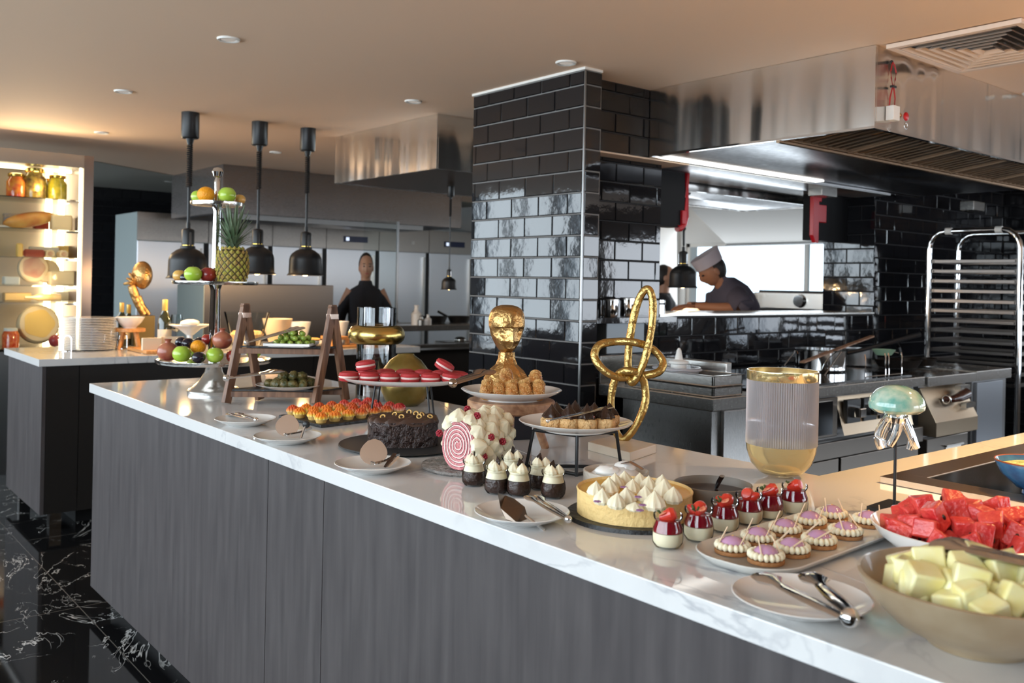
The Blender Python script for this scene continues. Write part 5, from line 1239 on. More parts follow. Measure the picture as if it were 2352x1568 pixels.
# ------------------------------------------------------------------ tiered silver fruit stand
P = onz(490, 902, T); m_ = mpp(P)
ft = thing('fruit_stand', 'tall three-tier silver fruit stand at the far end of the front counter', 'stand', tuple(P), TO_CAM)
hz_ = lambda y: (902-y)*m_
z1, z2, z3, zf = hz_(827), hz_(649), hz_(468), hz_(384)
MB().lathe([(0, 0), (58*m_, 0), (59*m_, .012), (54*m_, .022), (48*m_, .026), (30*m_, .055), (20*m_, .085), (16*m_, z1-.008), (0, z1-.008)], 48).build('foot', K['silver'], ft)
def tier(rp, z, th): 
    MB().lathe([(0, z-.006), (rp*.9*m_, z-.006), (rp*.985*m_, z-th*.4), (rp*m_, z), (rp*1.0*m_, z+.006), (rp*.975*m_, z+.006), (rp*.95*m_, z), (0, z)], 64, wob=lambda a, zz: 1+.006*sin(a*14)).build('tier_plate', K['silver'], ft)
tier(127, z1, .022); tier(94, z2, .018); tier(58, z3, .018)
MB().lathe([(12*m_, z1), (13*m_, z1+.02), (14*m_, z1+.03), (11*m_, z2-.03), (15*m_, z2-.006)], 24).build('column', K['chrome'], ft)
MB().lathe([(11*m_, z2), (11*m_, z2+.02), (8*m_, z3-.03), (12*m_, z3-.006)], 24).build('column', K['chrome'], ft)
MB().lathe([(9*m_, z3), (6*m_, z3+.02), (8*m_, zf-.06), (5*m_, zf-.042), (10*m_, zf-.036), (13*m_, zf-.018), (9*m_, zf-.004), (0, zf)], 20).build('finial', K['chrome'], ft)
K['apple_green'] = mat('green_apple', (.30, .48, .03, 1), .25, coat=.4, col2=(.42,.58,.08,1), vscale=18)
K['orange_f'] = mat('orange_peel', (.85, .33, .01, 1), .4, bump=.4, bscale=160)
K['plum'] = mat('black_plum', (.012, .008, .018, 1), .18, coat=.5)
K['pom'] = mat('pomegranate', (.26, .045, .03, 1), .35, coat=.3, col2=(.42,.15,.08,1), vscale=10)
K['red_apple'] = mat('dark_red_apple', (.22, .012, .015, 1), .25, coat=.5, col2=(.35,.04,.02,1), vscale=14)
K['blush'] = mat('red_yellow_apple', (.45, .05, .03, 1), .3, coat=.4, col2=(.75,.50,.12,1), vscale=7)
K['stem'] = mat('stem_brown', (.08, .05, .02, 1), .7)
def fruit(kind, lab, x, dx, z, rp, tilt=0):
    r = rp*m_; y = (x-490)*m_
    w = Matrix.Rotation(TO_CAM, 4, 'Z') @ Vector((dx, y, 0)); c = P+w+Vector((0, 0, z+r*.92))
    nm, mt = {'ga': ('green_apple', 'apple_green'), 'o': ('orange', 'orange_f'), 'p': ('plum', 'plum'), 'pm': ('pomegranate', 'pom'), 'ra': ('red_apple', 'red_apple'), 'ba': ('red_apple', 'blush')}[kind]
    t = thing(nm, lab, {'ga': 'apple', 'ra': 'apple', 'ba': 'apple', 'o': 'orange', 'p': 'plum', 'pm': 'pomegranate'}[kind], tuple(c), rnd(0, 6))
    t.rotation_euler.x = tilt
    def dsp(v):
        if kind in ('ga', 'ra', 'ba'): return 1-.16*math.exp(-((v.x**2+v.y**2)/.05)) if v.z > 0 else 1-.05*math.exp(-((v.x**2+v.y**2)/.05))
        if kind == 'pm': return 1+.03*noise.noise(v*2)
        return 1
    s3 = (r, r, r*.92) if kind != 'p' else (r*1.1, r, r*.9)
    MB().ell((0, 0, 0), s3, 24, 16, disp=dsp).build('flesh', K[mt], t)
    if kind == 'pm': MB().lathe([(r*.28, r*.86), (r*.24, r*1.0), (r*.36, r*1.22), (r*.30, r*1.22), (r*.18, r*1.0), (0, r*.98)], 12, wob=lambda a, zz: 1+.15*sin(a*6)).build('crown', K['pom'], t)
    elif kind != 'p': MB().tube([(0, 0, r*.74), (.002, 0, r*.98)], .0016, 6).build('stem', K['stem'], t)
    return t
a1 = z1+.001
fruit('pm', 'rosy pomegranate at the left of the lowest fruit tier', 402, .085, a1, 23)
fruit('ga', 'green apple at the front of the lowest fruit tier, next to the left pomegranate', 444, .135, a1, 20.5)
fruit('p', 'black plum at the very front of the lowest fruit tier', 485, .155, a1, 14)
fruit('ga', 'green apple right of the front black plum on the lowest tier', 515, .125, a1, 19)
fruit('o', 'orange behind the green apples on the lowest fruit tier', 468, .075, a1+17*m_, 17)
fruit('pm', 'large rosy pomegranate right of the column on the lowest fruit tier', 519, .06, a1+28*m_, 22)
fruit('p', 'upper left black plum of the lowest fruit tier', 420, .03, a1+28*m_, 13.5)
fruit('p', 'black plum beside the upper left plum on the lowest fruit tier', 441, .055, a1+26*m_, 14)
fruit('p', 'dark plum left of the column, behind the orange', 457, .0, a1+26*m_, 14)
fruit('ra', 'dark red apple against the left side of the column, lowest tier', 474, .0, a1+34*m_, 14)
fruit('ra', 'dark apple under the large pomegranate on the lowest fruit tier', 547, .085, a1, 15)
fruit('ga', 'green apple at the far right of the lowest fruit tier, behind the ladder shelf', 568, -.08, a1, 17)
fruit('ga', 'green apple at the back of the lowest fruit tier', 430, -.07, a1, 18)
a2 = z2+.001
fruit('ba', 'red and yellow apple at the left edge of the middle fruit tier', 413, .03, a2, 15)
fruit('p', 'black plum between the two apples of the middle fruit tier', 433, .06, a2, 11)
fruit('ga', 'green apple at the front of the middle fruit tier', 457, .095, a2, 19.5)
fruit('ra', 'dark red apple between green apple and pineapple on the middle tier', 483, .055, a2, 19)
a3 = z3+.001
fruit('ga', 'green apple at the left of the top fruit tier', 448, .01, a3, 16)
fruit('o', 'bright orange on the top fruit tier', 473, .045, a3, 19.5)
fruit('ga', 'green apple at the right of the top fruit tier', 519, .035, a3, 20)
fruit('ba', 'small red apple at the right edge of the top fruit tier', 537, -.03, a3, 13)
# pineapple
w = Matrix.Rotation(TO_CAM, 4, 'Z') @ Vector((.045, (536-490)*m_, 0)); pc_ = P+w+Vector((0, 0, z2+.001))
pn = thing('pineapple', 'pineapple with a tall leafy crown standing on the middle fruit tier', 'pineapple', tuple(pc_), 0)
H = 80*m_; R = 36.5*m_
def pine_r(q): return R*(.80+.20*sin(pi*min(1, q*1.05)))*(1 if q < .88 else (1-(q-.88)*2.2))
K['pine_skin'] = mat('pineapple_skin', (.10, .075, .02, 1), .6, bump=.8, bscale=60, col2=(.05,.03,.012,1), vscale=60); K['pine_eye'] = mat('pineapple_eye', (.34, .33, .05, 1), .45, col2=(.36,.22,.07,1), vscale=60)
MB().lathe([(0, 0)]+[(pine_r(i/14)*.96, H*i/14) for i in range(15)]+[(0, H)], 32).build('body', K['pine_skin'], pn)
eb = MB(); rows = 10
for i in range(rows):
    q = (i+.6)/rows; rr = pine_r(q)*.97; z = H*q
    for k in range(14):
        a = 2*pi*(k+(i % 2)*.5)/14
        Mx_ = Matrix.Rotation(a, 4, 'Z'); o_ = (rr*cos(a), rr*sin(a), z)
        e = R*.165
        vs = [Vector((0, -e, 0)), Vector((0, 0, -e*1.05)), Vector((0, e, 0)), Vector((0, 0, e*1.05)), Vector((e*.55, 0, e*.1))]
        vs = [Mx_ @ v+Vector(o_) for v in vs]; eb.add(vs, [(0,1,4),(1,2,4),(2,3,4),(3,0,4)])
eb.build('eyes', K['pine_eye'], pn, smooth=False)
K['leaf'] = mat('pineapple_leaf', (.075, .125, .06, 1), .5, col2=(.16,.21,.13,1), vscale=30)
lf = MB(); rl = random.Random(3)
for i in range(58):
    q = i/58; a = i*2.4; Ln = (.05+.085*q)*(1.0); out = (1-q)*1.0+.12; base = Vector((.012*cos(a), .012*sin(a), H*.97+q*.06))
    d = Vector((cos(a)*out, sin(a)*out, 1.0)).normalized(); sd = d.cross(Vector((0,0,1))).normalized(); w_ = .0085
    ptsL = []; 
    for j in range(5):
        s_ = j/4; c_ = base+d*Ln*s_+Vector((cos(a), sin(a), -.3))*(.022*out*s_*s_); ww = w_*(1-s_)**.7+.0004
        ptsL += [c_-sd*ww+Vector((cos(a), sin(a), 0))*.002, c_, c_+sd*ww+Vector((cos(a), sin(a), 0))*.002]
    lf.add(ptsL, [f for j in range(4) for f in ((j*3, j*3+1, j*3+4, j*3+3), (j*3+1, j*3+2, j*3+5, j*3+4))])
lf.build('crown', K['leaf'], pn)

# ------------------------------------------------------------------ wooden ladder shelf
FL, FR, RR = onz(519, 928, T), onz(724, 930, T), onz(794, 921, T)
O = (FL+RR)/2; u_ = (FR-FL); v_ = (RR-FR); Lw = u_.length
v_ = v_*1.0
ls = thing('ladder_shelf', 'dark wooden A-frame shelf with two slate boards between fruit stand and macarons', 'shelf', tuple(O))
apex_z = (926-708)*mpp(O)
for s_, e0 in ((-1, FL), (1, FR)):
    top = e0+v_*.5-O; top.z = apex_z
    for b0, sg in ((e0-O, -1), (e0+v_-O, 1)):
        dirv = (Vector(top)-b0); MB().bar(b0+dirv*.012+u_*0, top+v_*(.018*sg/ v_.length)*0+dirv*.03, .020, .030, up=tuple(v_.normalized())).build('leg', K['walnut'], ls, smooth=False, bevel=.0015)
    MB().bar(top-u_.normalized()*.02*s_*0+Vector((0,0,-.03))-v_.normalized()*.02, top+Vector((0,0,-.03))+v_.normalized()*.02, .024, .018).build('hinge', K['brown_metal'], ls, smooth=False)
def onshelf(s, t_, z): return FL+u_*s+v_*t_+Vector((0, 0, z))-O
for z, ins in ((.048, .10), (.205, .30)):
    a, b_, c, d = onshelf(.0, ins, z), onshelf(1.0, ins, z), onshelf(1.0, 1-ins, z), onshelf(.0, 1-ins, z)
    MB().bar(a+Vector((0,0,-.012)), b_+Vector((0,0,-.012)), .016, .020).build('rail', K['walnut'], ls, smooth=False, bevel=.001)
    MB().bar(d+Vector((0,0,-.012)), c+Vector((0,0,-.012)), .016, .020).build('rail', K['walnut'], ls, smooth=False, bevel=.001)
    e = .04 if z < .1 else .02
    MB().add([onshelf(-.02, ins-e, z), onshelf(1.02, ins-e, z), onshelf(1.02, 1-ins+e, z), onshelf(-.02, 1-ins+e, z), onshelf(-.02, ins-e, z+.006), onshelf(1.02, ins-e, z+.006), onshelf(1.02, 1-ins+e, z+.006), onshelf(-.02, 1-ins+e, z+.006)],
       [(3,2,1,0),(4,5,6,7),(0,1,5,4),(1,2,6,5),(2,3,7,6),(3,0,4,7)]).build('slate_board', K['slate'], ls, smooth=False)
K['grape'] = mat('green_grape', (.20, .30, .03, 1), .25, sss=.15, coat=.4, col2=(.32,.42,.08,1), vscale=25)
zs1 = T+.205+.0065; gc = onshelf(.54, .5, 0)+O; mg = mpp(gc)
o = MB().prism([(-.06,-.075),(.06,-.075),(.075,-.06),(.075,.06),(.06,.075),(-.06,.075),(-.075,.06),(-.075,-.06)], 0, .004).box(-.085,-.07,-.085,.085,.004,.014).box(.07,.085,-.085,.085,.004,.014).box(-.07,.07,-.085,-.07,.004,.014).box(-.07,.07,.07,.085,.004,.014)
tag(o.build('square_plate', K['china'], None, smooth=False, bevel=.003), 'square white plate of grapes on the upper ladder shelf', 'plate', None, (gc.x, gc.y, zs1), TO_CAM)
g0 = None; R2 = Matrix.Rotation(TO_CAM, 4, 'Z'); rg = random.Random(11); cnt = 0
for lay, (n, rad, zz) in enumerate(((13, .064, .014), (9, .040, .015), (4, .016, .016), (10, .050, .032), (6, .028, .033), (5, .032, .047), (2, .010, .050), (1, 0, .034))):
    for k in range(n):
        a = 2*pi*k/n+lay*.5; q = R2 @ Vector((rad*cos(a)*.95, rad*sin(a)*1.05+.01, 0)); pos = (gc.x+q.x, gc.y+q.y, zs1+zz+rg.uniform(-.0015, .0015))
        if g0 is None:
            g0 = MB().ell((0, 0, 0), (.0115, .0098, .0098), 14, 9).build('grape', K['grape'], None); tag(g0, 'green grape at the outer edge of the pile on the square plate', 'grape', 'green grapes on the upper shelf', pos, a)
        else:
            c_ = g0.copy(); COL.objects.link(c_); c_['label'] = ('green grape at the outer edge of the pile on the square plate', 'green grape in the middle of the bottom layer on the square plate', 'green grape in the middle of the bottom layer on the square plate', 'green grape in the second layer of the pile on the square plate', 'green grape in the second layer of the pile on the square plate', 'green grape on top of the pile on the square plate', 'green grape on top of the pile on the square plate', 'green grape on top of the pile on the square plate')[lay]; c_.location = pos; c_.rotation_euler = (rg.uniform(-.5, .5), 0, a)
h_ = onX(568, 785, gc.x+.02); tongs('polished tongs resting on the grape plate', onX(566, 786, gc.x+.03), onX(690, 752, gc.x-.01), .035, .010)
zs2 = T+.048+.0065; lc = onshelf(.56, .42, 0)+O
c_ = Vector((lc.x, lc.y, zs2)); r = .125
tag(MB().lathe([(0, 0), (r*.6, 0), (r*.7, .003), (r, .016), (r*.985, .017), (r*.65, .006), (0, .005)], 48).build('oval_plate', K['china'], None), 'white plate of browned herb fritters on the lower ladder shelf', 'plate', None, tuple(c_))
K['herb'] = mat('herb_fritter', (.16, .11, .025, 1), .55, bump=1.5, bscale=70, col2=(.05,.06,.012,1), vscale=60, coat=.3)
f0 = None; rf = random.Random(5); labs = ['leftmost', 'second from left', 'third from left', 'fourth from left', 'fifth from left', 'sixth from left', 'rightmost']
for k, (dy, dx, zz) in enumerate(((-.070, .02, 0), (-.040, .045, 0), (-.012, .05, 0), (.022, .05, 0), (.055, .04, 0), (.078, .0, 0), (-.055, -.03, 0), (-.015, -.01, 0), (.025, -.01, 0), (.055, -.04, 0), (-.02, .02, .026), (.015, .02, .028), (.045, .01, .026))):
    q = R2 @ Vector((dx, dy, 0)); pos = (c_.x+q.x, c_.y+q.y, zs2+.020+zz)
    if f0 is None: f0 = MB().ell((0, 0, 0), (.021, .023, .016), 16, 10, disp=lambda v: 1+.16*noise.noise(v*3)+.06*noise.noise(v*8)).build('herb_fritter', K['herb'], None); tag(f0, 'herb fritter, left end of the front row on the lower ladder shelf', 'fritter', 'herb fritters on the lower ladder shelf', pos)
    else: g_ = f0.copy(); COL.objects.link(g_); g_['label'] = 'herb fritter, %s on the lower ladder shelf' % (['', 'second of the front row', 'third of the front row', 'fourth of the front row', 'fifth of the front row', 'right end of the front row', 'left end of the back row', 'second of the back row', 'third of the back row', 'right end of the back row', 'left one on top', 'middle one on top', 'right one on top'][k]); g_.location = pos; g_.rotation_euler = (rf.uniform(0, 6), rf.uniform(0, 6), rf.uniform(0, 6))
tongs('polished tongs lying across the left leg of the lower ladder shelf', onX(520, 868, lc.x+.09), onX(640, 852, lc.x+.03), .034, .012)

# ------------------------------------------------------------------ side plates along the front edge with their tools
PL = 'small white plates holding serving tools'
q, r = dish('side_plate', 'white side plate with little silver tongs, leftmost on the counter edge', 564, 960, 69, group=PL)
tongs('small silver tongs with ball hinge on the leftmost side plate', onz(588, 964, T+.028), onz(536, 950, T+.022), .030, .008)
q, r = dish('side_plate', 'white side plate holding a bronze-toned cake server, second from left', 661, 999, 77, group=PL)
b_ = onz(657, 1004, T+.010); server('bronze-toned cake server on the second side plate from the left', b_, .062, TO_CAM, .35)
b_ = onz(691, 1006, T+.010); t = thing('pastry_fork', 'dark ended small pastry tool on the second side plate from the left', 'cutlery', tuple(b_), TO_CAM); MB().tube([(0,0,.0), (-.012, .004, .018), (-.018, .008, .030)], .0035, 8).build('handle', K['chrome'], t); MB().ell((-.02, .010, .036), (.006, .011, .011)).build('head', K['black_plastic'], t)
q, r = dish('side_plate', 'white side plate with brown cake server in front of the chocolate cake', 857, 1062, 88, group=PL)
b_ = onz(856, 1070, T+.010); server('brown-tinted cake server on the side plate before the chocolate cake', b_, .062, TO_CAM, .35)
b_ = onz(884, 1072, T+.010); t = thing('pastry_fork', 'dark pastry tongs beside the server before the chocolate cake', 'cutlery', tuple(b_), TO_CAM-.5); MB().tube([(0,0,0), (-.02, .0, .012), (-.04, 0, .026)], [.004, .007, .006], 8, flat=.5).build('arm', mat('dark_steel_tool', (.12,.09,.08,1), .25, 1), t); MB().tube([(0,.008,0), (-.02, .010, .010), (-.036, .012, .020)], [.003, .005, .005], 8, flat=.5).build('arm', K['chrome'], t)
q, r = dish('side_plate', 'white side plate before the chocolate jars, with server and tongs', 1199, 1172, 110, group=PL)
t = thing('cake_server', 'dark bronze cake server with pointed blade on the plate before the chocolate jars', 'server', tuple(onz(1180, 1185, T+.012)), TO_CAM)
mm = mpp(t.location)
def lp(x, y, dx=0, ref=None): return Vector((dx, (x-1180)*mm, (1185-y)*mm))
MB().add([lp(1142,1132,.0), lp(1150,1165,.01), lp(1162,1186,.02), lp(1188,1191,.03), lp(1212,1178,.035), lp(1205,1163,.0), lp(1180,1150,-.02), lp(1160,1146,-.03)], [tuple(range(8))]).build('blade', mat('bronze_blade', (.16,.125,.10,1), .22, 1), t, smooth=False)
sv = t.children[0].modifiers.new('solid', 'SOLIDIFY'); sv.thickness = .0016
MB().tube([lp(1205,1172,.035), lp(1218,1180,.04), lp(1232,1190,.045), lp(1250,1200,.05)], [.003, .005, .005, .006], 8, flat=.6).build('handle', K['chrome'], t)
tongs('narrow steel tongs lying across the plate before the chocolate jars', onz(1305, 1192, T+.034), onz(1222, 1140, T+.032), .018, .007)
q, r = dish('side_plate', 'largest white side plate, front right, with chrome tongs on it', 1840, 1366, 156, group=PL)
tongs('large chrome serving tongs on the front right side plate', onz(1952, 1418, T+.045), onz(1806, 1322, T+.030), .075, .0125)

# ------------------------------------------------------------------ slate of meringue tartlets
F, Lc, Rc = onz(737, 983, T), onz(640, 959, T), onz(945, 957, T)
uu, vv = Lc-F, Rc-F; vv = vv*1.02; O2 = F+(uu+vv)/2
o = MB().add([F-O2, F+vv-O2, F+uu+vv-O2, F+uu-O2]+[p_-O2+Vector((0,0,.009)) for p_ in (F, F+vv, F+uu+vv, F+uu)], [(3,2,1,0),(4,5,6,7),(0,1,5,4),(1,2,6,5),(2,3,7,6),(3,0,4,7)]).build('slate_board', K['slate'], None, smooth=False, bevel=.001)
tag(o, 'rectangular black slate board covered with meringue tartlets', 'board', None, (O2.x, O2.y, T+.0004))
def meringue_mat(name, c_top, c_mid):
    m, t, b = new_mat(name); tc = nd(t, 'ShaderNodeTexCoord'); sx = nd(t, 'ShaderNodeSeparateXYZ'); t.links.new(tc.outputs['Object'], sx.inputs[0])
    nz = nd(t, 'ShaderNodeTexNoise'); nz.inputs['Scale'].default_value = 90; t.links.new(tc.outputs['Object'], nz.inputs['Vector'])
    ma = nd(t, 'ShaderNodeMath', operation='MULTIPLY_ADD'); ma.inputs[1].default_value = .012; t.links.new(nz.outputs['Fac'], ma.inputs[0]); t.links.new(sx.outputs['Z'], ma.inputs[2])
    mr = nd(t, 'ShaderNodeMapRange'); mr.inputs['From Min'].default_value = .014; mr.inputs['From Max'].default_value = .038; t.links.new(ma.outputs[0], mr.inputs['Value'])
    rp = nd(t, 'ShaderNodeValToRGB'); e = rp.color_ramp.elements; e[0].color = (.80, .66, .42, 1); e[1].color = c_top; n_ = e.new(.45); n_.color = c_mid; e[0].position = .1; e[2].position = .85
    t.links.new(mr.outputs[0], rp.inputs[0]); t.links.new(rp.outputs[0], b.inputs['Base Color']); b.inputs['Roughness'].default_value = .45
    return m
mers = [meringue_mat('meringue_yellow', (.80,.20,.01,1), (.82,.55,.05,1)), meringue_mat('meringue_orange', (.62,.08,.01,1), (.80,.32,.05,1)), meringue_mat('meringue_pink', (.60,.05,.03,1), (.80,.36,.22,1))]
nu_, nv_ = 4, 7; names = ['yellow', 'orange', 'pink-red']; tproto = {}
def tart_mesh(mb):
    for ring, (n, rad, z, rr) in enumerate(((11, .0160, .021, .0062), (8, .0120, .027, .0062), (5, .0065, .031, .0058), (1, 0, .033, .0055))):
        for k in range(n):
            a = 2*pi*k/n+ring*.4; mb.lathe([(rr*.9, -.007), (rr, 0), (rr*.55, .006), (0, .011)], 7, c=(rad*cos(a), rad*sin(a), z))
    return mb
rt_ = random.Random(4)
for i in range(nu_):
    for j in range(nv_):
        ci = 0 if j < 3 else (1 if j < 5 else 2); ci = min(2, max(0, ci+rt_.choice((0, 0, 1 if i % 2 else -1))))
        pos = F+uu*((i+.55)/nu_)+vv*((j+.45+.25*(i % 2))/(nv_+.2))+Vector((0, 0, .0098))
        lab = '%s-topped meringue tartlet, row %s, %s from the left on the slate' % (names[ci], ORD[i], ORD[j])
        lab = '%s-tipped meringue tartlet, %s along the %s row of the slate' % (names[ci], ORD[j], ['front', 'second', 'third', 'back'][i])
        if ci not in tproto:
            t = thing('meringue_tartlet', lab, 'tartlet', tuple(pos), 0, 'meringue tartlets on the black slate')
            MB().lathe([(0, 0), (.015, 0), (.0205, .015), (.018, .015), (0, .014)], 20, wob=lambda a, z: 1+.03*sin(a*12)).build('pastry_shell', mat('tart_shell_%d' % ci, (.68,.42,.12,1), .6), t)
            mo = tart_mesh(MB()).build('meringue', mers[ci], t); mo.scale = (1, 1, .80); tproto[ci] = kids(t)
        else: dup(tproto[ci], tuple(pos), rt_.uniform(0, 6), lab)
t = thing('berry_tartlet', 'tartlet topped with a bright red berry behind the chocolate cake', 'tartlet', tuple(onz(917, 954, T)), 0)
MB().lathe([(0, 0), (.018, 0), (.024, .018), (.020, .018), (0, .015)], 20).build('pastry_shell', K['oak'], t)
MB().ell((0, 0, .028), (.022, .022, .016), disp=lambda v: 1+.12*noise.noise(v*5)).build('berry', mat('red_berry', (.55,.01,.02,1), .2, coat=.5), t)

# ------------------------------------------------------------------ macarons on their wire stand
P = onz(925, 958, T); m_ = mpp(P); zp = (958-880)*m_
st = thing('wire_riser', 'black wire riser under the macaron platter', 'riser', tuple(P), TO_CAM); hw = 58*m_; b = MB()
for sy in (-1, 1):
    for dx in (-.06, .06):
        b = MB(); b.tube([(dx*1.25, sy*(hw+.014), 0), (dx, sy*hw, zp)], .0035, 8); b.build('leg', K['black_metal'], st)
b = MB(); 
for (a_, c_) in (((-.06, -hw), (.06, -hw)), ((.06, -hw), (.06, hw)), ((.06, hw), (-.06, hw)), ((-.06, hw), (-.06, -hw))): b.tube([(a_[0], a_[1], zp), (c_[0], c_[1], zp)], .0035, 8)
b.build('top_frame', K['black_metal'], st)
r = 147*m_; pz = T+zp+.0042
tag(MB().lathe([(0, 0), (r*.8, 0), (r*.95, .010), (r, .018), (r*.985, .019), (r*.93, .013), (r*.78, .005), (0, .005)], 64, M=Matrix.Scale(.86, 4, (1,0,0))).build('oval_platter', K['china'], None), 'oval white platter of red macarons on the black wire riser', 'platter', None, (P.x, P.y, pz), TO_CAM)
K['mac'] = mat('red_macaron', (.42, .028, .032, 1), .55, bump=.2, bscale=200); K['mac_fill'] = mat('macaron_cream', (.80,.60,.55,1), .5)
mproto = None
ML = [(807, 858, 0, 0), (853, 858, 0, 0), (899, 860, 0, 0), (945, 860, 0, 0), (991, 860, 0, 0), (1037, 860, 0, .12), (838, 846, -.10, 0), (880, 848, -.105, 0), (925, 846, -.11, 0), (968, 846, -.11, 0), (1010, 850, -.10, 0), (1050, 852, -.065, .1), (843, 834, -.025, -.15), (1015, 834, -.03, .5)]
mlab = ['leftmost macaron of the front row', 'second macaron of the front row', 'third macaron of the front row', 'fourth macaron of the front row', 'fifth macaron of the front row', 'sixth, slightly tilted macaron of the front row', 'first macaron of the back row', 'second macaron of the back row', 'third macaron of the back row', 'fourth macaron of the back row', 'fifth macaron of the back row', 'rightmost macaron of the back row, tilted', 'macaron lying on top at the left of the heap', 'macaron leaning steeply on top at the right']
for (x, y, dx, tl), lab in zip(ML, mlab):
    top = y < 840; q = R2 @ Vector((.062+dx, (x-925)*m_, 0)); pos = (P.x+q.x, P.y+q.y, pz+.006+(.034 if top else 0)+abs(tl)*.012)
    if mproto is None:
        t = thing('macaron', 'red '+lab, 'macaron', pos, 0, 'red macarons on the oval platter'); rr = 22.5*m_
        MB().lathe([(0, 0), (rr*.72, 0), (rr*.95, .003), (rr, .009), (rr*1.03, .010), (rr*1.0, .012), (0, .012)], 28).build('shell', K['mac'], t)
        MB().lathe([(0, .012), (rr*.93, .012), (rr*.97, .0155), (rr*.93, .019), (0, .019)], 28).build('filling', K['mac_fill'], t)
        MB().lathe([(0, .019), (rr*1.0, .019), (rr*1.03, .021), (rr, .022), (rr*.93, .029), (rr*.6, .033), (0, .034)], 28).build('shell', K['mac'], t); mproto = kids(t)
        t.rotation_euler = (tl, 0, TO_CAM)
    else:
        t = dup(mproto, pos, TO_CAM, 'red '+lab); t.rotation_euler = (-tl, 0, TO_CAM)

# ------------------------------------------------------------------ vases at the back
P = onz(862, 917, T); m_ = mpp(P); r = 45*m_; H = (917-706)*m_
t = thing('glass_vase', 'clear cylindrical glass vase with a fat gold ring round its neck', 'vase', tuple(P))
MB().lathe([(0, 0), (r, 0), (r, H), (r*.965, H), (r*.965, .02), (0, .02)], 56).build('glass_cylinder', K['vaseglass'], t)
MB().torus((0, 0, (917-768)*m_), r+.0, 20*m_, 64, 20, flat=1.08).build('gold_ring', mat('brushed_gold', (.62,.44,.14,1), .24, 1, bump=.15, bscale=30), t)
P = onz(930, 930, T); m_ = mpp(P); r = 58*m_
t = MB().lathe([(0, 0), (r*.50, 0), (r*.78, r*.18), (r*.97, r*.62), (r*1.0, r*1.0), (r*.90, r*1.42), (r*.62, r*1.78), (r*.34, r*1.98), (r*.32, r*2.03), (r*.28, r*2.0), (r*.3, r*1.9), (0, r*1.8)], 56).build('round_vase', mat('olive_bronze', (.26,.19,.05,1), .30, .85, col2=(.34,.26,.09,1), vscale=20), None)
tag(t, 'round olive-gold vase behind the macarons', 'vase', None, tuple(P))

# ------------------------------------------------------------------ chocolate cake
P = onz(925, 1024, T); m_ = mpp(P)
r = 146*m_
tag(MB().lathe([(0, 0), (r*.9, 0), (r, .006), (r*.99, .009), (r*.9, .0065), (0, .0065)], 60).build('black_plate', mat('black_stoneware', (.02,.02,.021,1), .5), None), 'round black plate under the chocolate cake', 'plate', None, tuple(P))
t = thing('chocolate_cake', 'dark chocolate cake with rough crumbed sides and wavy frosting', 'cake', (P.x, P.y, T+.007), TO_CAM+.15)
def cakewob(s): return lambda a, z: s*((abs(cos(a))**2.8*1.15+abs(sin(a))**2.8)**(-1/2.8))*(1+.012*noise.noise(Vector((cos(a)*4, sin(a)*4, z*60))))
def cake_rows(r0, zs): return [(r0*q, z) for q, z in zs]
R_ = 80*m_
cm = MB(); prof = [(0, 0)]+[(R_*(1+.006*sin(i*2.3)), .066*i/9) for i in range(10)]+[(R_*.99, .068), (0, .068)]
cm.lathe(prof, 90, wob=cakewob(1), M=Matrix.Scale(.78, 4, (1,0,0)))
cm.build('sponge', mat('crumbed_chocolate', (.042,.021,.017,1), .42, bump=3.0, bscale=55, col2=(.022,.010,.008,1), vscale=50, coat=.25), t)
fm = MB(); rows = 26; n = 100; vs = []; fs = []
for i in range(rows+1):
    q = i/rows; rr = R_*1.02*q
    for k in range(n):
        a = 2*pi*k/n; w_ = cakewob(1)(a, 0); x, y = rr*w_*cos(a)*.78, rr*w_*sin(a)
        z = .075+.0042*sin((y*.6+x)*190+2*noise.noise(Vector((x*30, y*30, 0))))+.003*noise.noise(Vector((x*60, y*60, 1)))-(.013 if i == rows else (.003 if i == rows-1 else 0))
        vs.append((x, y, z))
for i in range(rows):
    for k in range(n): fs.append((i*n+k, i*n+(k+1) % n, (i+1)*n+(k+1) % n, (i+1)*n+k))
fm.add(vs, fs); fm.build('frosting', mat('chocolate_frosting', (.060,.030,.021,1), .33, coat=.3), t)
K['nut'] = mat('gold_nut_ring', (.75,.48,.16,1), .35, .2)
for (x, y) in ((878, 975), (920, 976), (905, 965), (955, 962), (968, 967), (960, 975), (940, 955), (985, 975)):
    c = Vector(((y-980)*-.0033*-1, (x-925)*m_, .080)); c.x = (y-968)*.0042
    MB().torus(tuple(c), .0062, .002, 16, 8, M=Matrix.Rotation(rnd(.4, 1.2), 4, 'Y') @ Matrix.Rotation(rnd(-.6, .6), 4, 'X')).build('nut_ring', K['nut'], t)

# ------------------------------------------------------------------ pink roll cake
P = onz(1080, 1074, T); m_ = mpp(P)
r = 112*m_; tag(MB().lathe([(0, 0), (r*.95, 0), (r, .005), (r, .010), (r*.96, .012), (0, .012)], 60, wob=lambda a, z: 1+.008*sin(a*9)+.006*sin(a*23)).build('stone_plate', mat('grey_stone', (.26,.23,.21,1), .7, bump=1, bscale=60, col2=(.13,.12,.11,1), vscale=40), None), 'round grey stone plate under the pink roll cake', 'plate', None, tuple(P))
AX = TO_CAM-.62                                # direction in which the cut face looks
Rr = 57*m_; Lr = .15
fc = onz(1050, 1081, T+.012)
t = thing('roll_cake', 'pink and white striped roll cake covered in piped cream and raspberries', 'cake', (fc.x, fc.y, T+.0125), AX)
ry, rz_ = Rr*.80, Rr*1.0
def rr_(a): return 1.0 if sin(a) > 0 else 1+.10*abs(sin(a))*abs(cos(a))
nA = 56; vs = []
